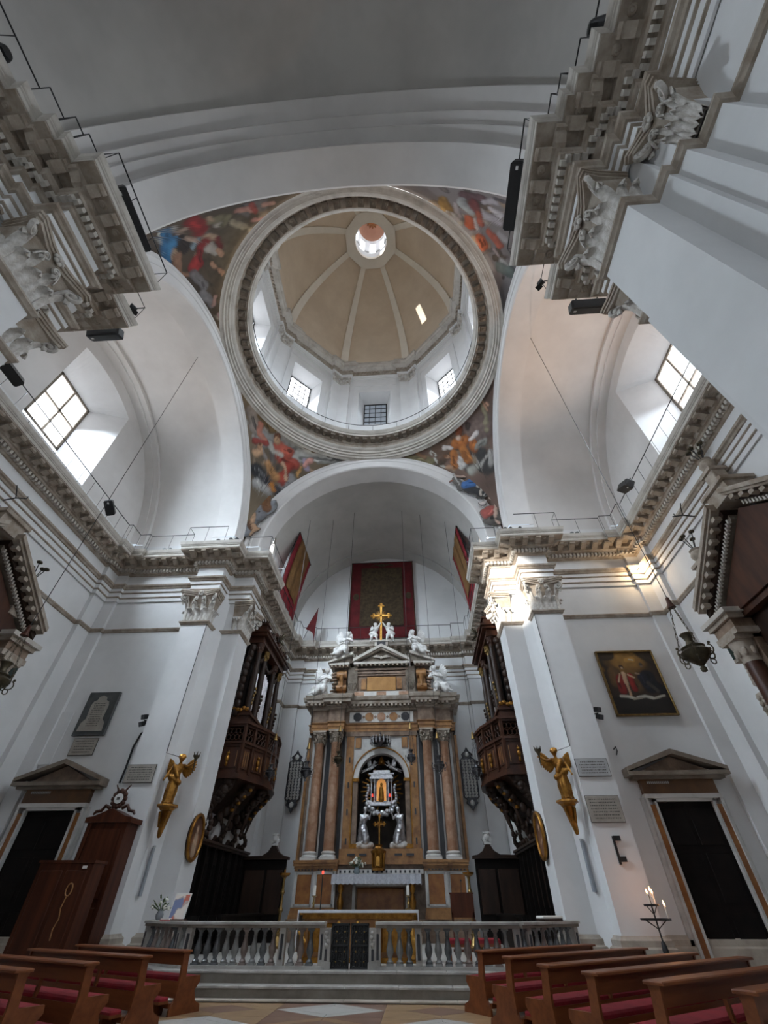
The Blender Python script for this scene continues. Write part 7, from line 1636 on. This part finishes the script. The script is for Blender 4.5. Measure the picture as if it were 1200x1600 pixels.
# ================================================================ SIDE ALTARS ON THE TRANSEPT END WALLS
def side_altar(sg, label):
    t = thing('side_altar', label, 'altar', (sg*12.4, CY, 0)); L_ = at(t)
    def P(g, nm, m, sm=0): return g.go(nm, m, t, sm, **L_)
    def X(a, b): return sorted((sg*a, sg*b))
    for s in (-1, 1):
        def rake(x0, x1, e0, e1, nm, m):   # band between two parallel raking lines
            y0_, z0_, y1_, z1_ = 3.35, 8.95, 0.35, 11.0
            v = []
            for x in X(x0, x1):
                for (y, z) in ((y0_,z0_+e0),(y1_,z1_+e0),(y1_,z1_+e1),(y0_,z0_+e1)): v.append((x, CY+s*y, z))
            P(G().add(v, [(0,1,2,3),(7,6,5,4),(0,4,5,1),(1,5,6,2),(2,6,7,3),(3,7,4,0)]), nm, m)
        rake(11.6, 12.88, 0.0, 0.16, 'raking_corona', 'stone'); rake(11.68, 12.88, -0.1, 0.0, 'raking_moulding', 'stone'); rake(11.95, 12.88, -0.32, -0.1, 'raking_frieze', 'wood_dark'); rake(12.1, 12.88, -0.5, -0.32, 'raking_bed', 'stone_dark')
        for k in range(9):
            tt = (k+0.5)/9; y = 3.2-2.8*tt; z = 9.05+1.92*tt; P(G().box(*X(11.72, 11.96), CY+s*y-0.09, CY+s*y+0.09, z-0.26, z-0.12), 'modillion', 'stone')
        dg = G()
        for k in range(26):
            tt = (k+0.5)/26; y = 3.15-2.75*tt; z = 9.08+1.88*tt; dg.box(*X(12.02, 12.12), CY+s*y-0.03, CY+s*y+0.03, z-0.5, z-0.36)
        o_ = P(dg, 'dentil_course', 'stone_pale'); o_['kind'] = 'stuff'
        # entablature block and column
        for e, z0, z1, m in ((0.25,8.35,8.5,'stone_pale'),(0.14,8.2,8.35,'stone'),(0.05,7.9,8.2,'marble_brown'),(0.1,7.72,7.9,'stone')):
            P(G().box(*X(11.95-e, 12.88), CY+s*2.95-0.45-e, CY+s*2.95+0.45+e, z0, z1), 'entablature_block', m)
        P(G().box(*X(12.35, 12.88), CY+s*2.95-0.4, CY+s*2.95+0.4, 1.6, 7.72), 'pilaster', 'marble_brown')
        P(G().lathe([(0.3,2.1),(0.31,3.5),(0.25,6.95)], 20, (sg*12.2, CY+s*2.95, 0)), 'column', 'wood_brown', 40)
        g = G().lathe([(0.25,6.95),(0.28,7.2),(0.38,7.6)], 16, (sg*12.2, CY+s*2.95, 0)).box(*X(11.8, 12.6), CY+s*2.95-0.4, CY+s*2.95+0.4, 7.6, 7.72)
        for q in range(8): g.ell((sg*12.2+0.3*math.cos(q*PI/4), CY+s*2.95+0.3*math.sin(q*PI/4), 7.25), (0.08,0.08,0.15), 6, 4)
        P(g, 'column_capital', 'stone', 60)
        P(G().box(*X(11.8, 12.88), CY+s*2.95-0.45, CY+s*2.95+0.45, 0.0, 2.1), 'pedestal', 'marble_brown')
        # carved block and small relief beside the column
        P(G().bevbox(*X(12.3, 12.88), CY+s*3.62-0.2, CY+s*3.62+0.22, 7.3, 7.95, 0.03), 'framed_stone', 'stone'); P(G().box(*X(12.26, 12.34), CY+s*3.62-0.12, CY+s*3.62+0.14, 7.4, 7.85), 'dark_inset', 'jewel_green')
        g = G()
        for q in range(6): g.ell((sg*(12.55-0.05*q), CY+s*(3.6-0.05*q), 7.2-0.14*q), (0.18,0.16,0.12), 8, 5)
        P(g, 'carved_bracket', 'stone', 60)
        g = G().bevbox(*X(12.5, 12.88), CY+s*3.75-0.3, CY+s*3.75+0.3, 5.75, 6.4, 0.03)
        for q in range(9): g.ell((sg*12.48, CY+s*3.75-0.18+0.18*(q % 3), 5.9+0.17*(q//3)), (0.06,0.08,0.08), 7, 5)
        P(g, 'carved_relief', 'stone', 60)
    v = []
    for x in X(12.22, 12.88): v += [(x, CY-2.75, 8.4), (x, CY+2.75, 8.4), (x, CY+2.75, 8.75), (x, CY, 10.65), (x, CY-2.75, 8.75)]
    P(G().add(v, [(0,1,2,3,4),(9,8,7,6,5)]+[(i,(i+1)%5,5+(i+1)%5,5+i) for i in range(5)]), 'tympanum', 'wood_brown')
    P(G().box(*X(12.55, 12.88), CY-2.5, CY+2.5, 1.6, 8.4), 'dark_back', 'wood_dark')
    P(G().box(*X(12.3, 12.88), CY-2.5, CY+2.5, 8.2, 8.5), 'cross_cornice', 'wood_brown')
    P(G().box(*X(12.45, 12.57), CY-1.5, CY+1.5, 2.4, 8.0), 'altar_picture', mat('altar_pic_%d' % sg, (0.06,0.03,0.015), 0.5, (0.28,0.12,0.04), 1.2))
    P(G().box(*X(11.9, 12.88), CY-0.5, CY+0.5, 10.95, 11.45).box(*X(11.8, 12.88), CY-0.6, CY+0.6, 11.45, 11.58), 'apex_block', 'stone')
    P(G().box(*X(11.4, 12.88), CY-2.4, CY+2.4, 0.0, 1.05), 'altar_block', 'marble_grey')
side_altar(1, 'brown pedimented side altar on the right transept end wall'); side_altar(-1, 'brown pedimented side altar on the left transept end wall')
def urn(sg, y, z, label):
    t = thing('stone_urn', label, 'urn', (sg*12.4, y, z), 0, 'urns on the side altars')
    G().bevbox(-0.24, 0.24, -0.24, 0.24, -0.9, -0.12, 0.03).box(-0.3, 0.3, -0.3, 0.3, -0.12, 0.0).go('pedestal', 'terracotta', t)
    G().lathe([(0.12,0.0),(0.06,0.08),(0.2,0.2),(0.25,0.34),(0.2,0.48),(0.16,0.5),(0.22,0.56),(0.12,0.56)], 16).go('urn_body', 'terracotta', t, 50)
    for k in range(4):
        a = k*PI/2+0.4; p = Vector((0.24*math.cos(a), 0.24*math.sin(a), 1.15+0.12*(k % 2))); G().tube([(0,0,0.5), (p.x*0.5, p.y*0.5, 0.85), p], 0.018, 5).go('flower_stem', 'iron', t)
        g = G()
        for q in range(6): b = q*PI/3; g.ell((p.x+0.06*math.cos(b), p.y+0.06*math.sin(b), p.z), 0.05, 6, 4)
        g.ell(p+Vector((0,0,0.03)), 0.05, 6, 4); g.go('iron_flower', 'bronze', t, 60)
urn(1, 13.05, 10.55, 'stone urn with iron flowers on the right side altar'); urn(-1, 12.6, 9.95, 'stone urn with iron flowers on the left side altar'); urn(1, 10.4, 12.45, 'stone urn with iron flowers at the top of the right side altar')
t = thing('wall_bracket', 'forked iron lamp bracket on the right transept wall', 'bracket', (12.88, 12.6, 12.35)); G().tube([(0,0,0),(-0.5,0,0.1),(-0.9,0,0.05)], 0.025, 6).go('arm', 'iron', t)
for k in (-1, 1): G().tube([(-0.5,0,0.1),(-0.6,k*0.25,0.3),(-0.55,k*0.3,0.45)], 0.02, 5).go('prong', 'iron', t)
t = thing('wall_bracket', 'forked iron lamp bracket on the left transept wall', 'bracket', (-12.88, 10.1, 12.35)); G().tube([(0,0,0),(0.5,0,0.1),(0.9,0,0.05)], 0.025, 6).go('arm', 'iron', t)
for k in (-1, 1): G().tube([(0.5,0,0.1),(0.6,k*0.25,0.3),(0.55,k*0.3,0.45)], 0.02, 5).go('prong', 'iron', t)
# ================================================================ RAILINGS, LOUDSPEAKERS, FLOODLIGHTS ON THE CORNICE
def offset_path(path, o):
    out = []; n = len(path)
    def nrm(a, b): d = Vector((b[0]-a[0], b[1]-a[1])).normalized(); return Vector((-d.y, d.x))
    for i, p in enumerate(path):
        if 0 < i < n-1: n1 = nrm(path[i-1], p); n2 = nrm(p, path[i+1]); mm = (n1+n2)/(1+n1.dot(n2))
        else: mm = nrm(*(path[:2] if i == 0 else path[-2:]))
        out.append(Vector(p)+mm*o)
    return out
def railing(label, path, o=0.83, z=15.6):
    t = thing('iron_railing', label, 'railing', (path[0][0], path[0][1], 14.62), 0, 'thin iron railings on the cornice'); L_ = at(t)
    pts = [(p.x, p.y, z) for p in offset_path(path, o)]; G().tube(pts, 0.02, 5).go('top_rail', 'iron', t, **L_)
    for a, b in zip(pts, pts[1:]):
        a, b = Vector(a), Vector(b); k = max(1, int((b-a).length/0.75))
        for i in range(k): p = a.lerp(b, i/k); G().tube([(p.x,p.y,14.60),(p.x,p.y,z)], 0.011, 4).go('post', 'iron', t, **L_)
ML = lambda pts: [(-x, y) for x, y in reversed(pts)]
railing('thin iron railing on the right nave cornice', [(7.2,-2.5)]+RP[1:13]); railing('thin iron railing on the left nave cornice', ML([(7.2,-2.5)]+RP[1:13]))
railing('thin iron railing along the right transept cornice', RP[13:27]); railing('thin iron railing along the left transept cornice', ML(RP[13:27]))
railing('thin iron railing round the chancel cornice above the altar', RP[26:]+[(-x, y) for x, y in reversed(RP[26:])])
def speaker(label, c, dims, rot):
    t = thing('loudspeaker', label, 'loudspeaker', c, 0, 'black loudspeakers on the cornices'); t.rotation_euler = rot
    L_, W_, H_ = dims; G().bevbox(-L_/2, L_/2, -W_/2, W_/2, -H_/2, H_/2, 0.05).go('cabinet', 'black_plastic', t)
    G().box(-L_/2+0.06, L_/2-0.06, -W_/2+0.05, W_/2-0.05, -H_/2-0.015, -H_/2).go('grille', 'iron', t); G().box(-L_/2+0.09, -L_/2+0.17, -0.03, 0.03, -H_/2-0.02, -H_/2-0.012).go('badge', 'white_enamel', t)
    for x in (-L_*0.3, L_*0.3): G().box(x-0.02, x+0.02, -0.02, 0.02, H_/2, H_/2+0.12).go('bracket', 'iron', t)
speaker('long black loudspeaker on the cornice edge of the near left pier', (-5.12, 2.5, 14.86), (1.45, 0.36, 0.36), (R(-25), 0, R(90)))
speaker('long black loudspeaker on the cornice edge of the near right pier', (4.95, 2.62, 14.86), (1.45, 0.34, 0.36), (R(25), 0, R(90)))
speaker('black loudspeaker slung at the transept side of the near left pier', (-7.4, 5.35, 14.75), (1.05, 0.34, 0.3), (R(30), 0, 0))
speaker('black loudspeaker slung at the transept side of the near right pier', (7.55, 5.47, 14.75), (1.05, 0.34, 0.3), (R(30), 0, 0))
speaker('black loudspeaker on the left transept cornice near the frame edge', (-11.5, 6.5, 14.95), (0.95, 0.34, 0.34), (R(-30), 0, R(90)))
speaker('black loudspeaker standing on the left transept cornice under the window', (-11.75, 13.3, 14.98), (0.7, 0.36, 0.34), (R(-25), R(35), R(90)))
speaker('black loudspeaker standing on the right transept cornice under the window', (11.5, 13.4, 14.98), (0.75, 0.4, 0.36), (R(25), R(-25), R(90)))
def floodlight(label, c, rz, s=1.0, m='black_plastic', tilt=0.0):
    t = thing('floodlight', label, 'floodlight', c, rz, 'small floodlights on the cornices')
    G().lathe([(0.08*s,0.0),(0.1*s,0.04*s),(0.13*s,0.22*s),(0.14*s,0.24*s),(0.11*s,0.24*s)], 12, M=T(0,0,0.17*s,0,R(90)-tilt)).go('lamp_head', m, t, 40); G().lathe([(0.11*s,0.235*s),(0.0,0.236*s)], 12, M=T(0,0,0.17*s,0,R(90)-tilt)).go('lens', 'silver_dark', t)
    G().box(-0.02, 0.02, -0.02, 0.02, 0, 0.14*s).box(-0.08, 0.08, -0.08, 0.08, 0, 0.015).go('foot', 'iron', t)
for k, (x, y) in enumerate(((6.6,15.75),(6.85,15.75),(7.3,15.75),(9.9,16.3),(10.15,16.3))): floodlight('small black floodlight on the far right cornice, %s from the chancel' % ('first','second','third','fourth','fifth')[k], (x, y, 14.66), PI)
for k, (x, y) in enumerate(((-6.55,15.7),(-6.85,15.7),(-7.5,15.75),(-10.2,16.3),(-10.5,16.3))): floodlight('small black floodlight on the far left cornice, %s from the chancel' % ('first','second','third','fourth','fifth')[k], (x, y, 14.66), PI)
floodlight('white floodlight on the right chancel cornice corner', (5.25, 17.4, 14.64), R(70), 1.7, 'white_enamel')
floodlight('grey floodlight on the left chancel cornice corner', (-5.25, 17.0, 14.64), R(-70), 1.5, 'plaque_grey')
floodlight('black floodlight on the near left pier cornice beyond the railing', (-6.1, 4.75, 14.64), R(-40), 0.8); floodlight('black floodlight on the near right pier cornice beyond the railing', (5.95, 4.8, 14.64), R(40), 0.75)
floodlight('black floodlight on the near right cornice tip', (5.3, 3.9, 14.64), R(40), 0.75); floodlight('black floodlight on the near left cornice tip', (-5.3, 3.8, 14.64), R(-40), 0.75)
floodlight('black floodlight on the left nave cornice', (-6.3, -0.6, 14.66), R(-90), 1.5); floodlight('black floodlight on the right nave cornice', (6.05, -0.15, 14.66), R(90), 1.5)
for k, a in enumerate((-52, -40, -29, -18, -8)):
    th = R(a); floodlight('tiny black lamp on the dome ring, %s along its right side from the nave' % ('first','second','third','fourth','fifth')[k], (5.93*math.cos(th), CY+5.93*math.sin(th), 23.8), th+PI/2, 0.6)
# the floodlight beam on the right pier and a warm lamp in the right corner
s_ = bpy.data.lights.new('floodlight_beam', 'SPOT'); s_.energy = 60000; s_.color = (1.0, 0.95, 0.86); s_.spot_size = R(13); s_.spot_blend = 0.75; s_.shadow_soft_size = 0.08
o = bpy.data.objects.new('floodlight_beam', s_); col.objects.link(o); o.location = (-4.95, 4.25, 14.95); o.rotation_euler = (Vector((6.35, 17.4, 12.4))-o.location).to_track_quat('-Z', 'Y').to_euler()
for sg, en, cl in ((1, 1500, (1.0, 0.66, 0.42)), (-1, 900, (1.0, 0.90, 0.80))):
    s_ = bpy.data.lights.new('vault_uplight', 'SPOT'); s_.energy = en; s_.color = cl; s_.spot_size = R(80); s_.spot_blend = 1.0; s_.shadow_soft_size = 0.1
    o = bpy.data.objects.new('vault_uplight', s_); col.objects.link(o); o.location = (sg*10.0, 16.15, 14.95); o.rotation_euler = (Vector((sg*8.6, 7.6, 21.4))-o.location).to_track_quat('-Z', 'Y').to_euler()
t = thing('corner_lamp', 'glowing warm lamp in the corner under the right transept cornice', 'lamp', (12.35, 16.55, 12.55)); G().lathe([(0.0,0.0),(0.07,0.04),(0.08,0.14),(0.04,0.2)], 12).go('bulb', 'lamp_glow', t, 60); G().box(-0.05, 0.05, -0.02, 0.3, 0.2, 0.24).go('arm', 'iron', t)
d_ = bpy.data.lights.new('corner_lamp_light', 'POINT'); d_.energy = 60; d_.color = (1, 0.72, 0.42); d_.shadow_soft_size = 0.08; o = bpy.data.objects.new('corner_lamp_light', d_); col.objects.link(o); o.location = (12.2, 16.35, 12.65)
# ================================================================ PEWS
def pew(label, x, y, rz, L_, grp):
    t = thing('church_pew', label, 'pew', (x, y, 0), rz, grp)
    end = [(-0.12,0),(0.62,0),(0.6,0.1),(0.46,0.16),(0.4,0.3),(0.5,0.42),(0.48,0.5),(0.12,0.5),(0.08,0.78),(0.10,0.84),(-0.06,0.84),(-0.02,0.5),(-0.04,0.2),(-0.12,0.08)]
    for k, x0 in enumerate((0.0, L_-0.05)): G().add([(x0,a,b) for a,b in end]+[(x0+0.05,a,b) for a,b in end], [tuple(range(14)), tuple(range(27,13,-1))]+[(i,14+i,14+(i+1)%14,(i+1)%14) for i in range(14)]).go('end_panel', 'wood_pew', t)
    G().bevbox(-0.03, L_+0.03, -0.13, 0.13, 0.84, 0.875, 0.012).go('top_rail', 'wood_pew', t)
    G().box(0.05, L_-0.05, -0.03, 0.0, 0.66, 0.84).go('back_board', 'wood_pew', t)
    for q in (0.34, 0.67): G().box(L_*q-0.03, L_*q+0.03, -0.02, 0.03, 0.45, 0.84).go('back_post', 'wood_pew', t)
    G().box(0.05, L_-0.05, 0.0, 0.46, 0.40, 0.44).box(0.05, L_-0.05, 0.0, 0.03, 0.22, 0.40).go('seat', 'wood_pew', t)
    G().bevbox(0.06, L_-0.06, 0.02, 0.48, 0.44, 0.50, 0.025).go('seat_cushion', 'red_cloth', t)
    G().box(0.05, L_-0.05, -0.12, -0.02, 0.10, 0.16).go('foot_rail', 'wood_pew', t)
    G().box(0.08, L_-0.08, -0.34, -0.12, 0.16, 0.2).box(0.3, 0.36, -0.3, -0.02, 0.0, 0.16).box(L_-0.36, L_-0.3, -0.3, -0.02, 0.0, 0.16).go('kneeler', 'wood_pew', t)
    G().bevbox(0.08, L_-0.08, -0.34, -0.12, 0.2, 0.25, 0.02).go('kneeler_pad', 'red_cloth', t)
ORD = ['first', 'second', 'third', 'fourth', 'fifth', 'sixth']
for k, (x, y, L_) in enumerate(((2.91,12.47,3.55),(3.25,10.99,4.1),(3.58,9.55,4.2),(3.98,8.55,4.3),(4.44,7.59,4.3),(5.09,6.87,4.0))):
    pew('wooden pew with red cushion on the right, %s from the altar rail' % ORD[k], x, y, R(37.5), L_, 'pews on the right')
for k, (x, y) in enumerate(((-3.02,12.1),(-3.21,10.72),(-3.46,9.41),(-3.82,8.37),(-4.2,7.4))):
    a = R(-27.5); L_ = 3.7; pew('wooden pew with red cushion on the left, %s from the altar rail' % ORD[k], x-L_*math.cos(a), y-L_*math.sin(a), a, L_, 'pews on the left')
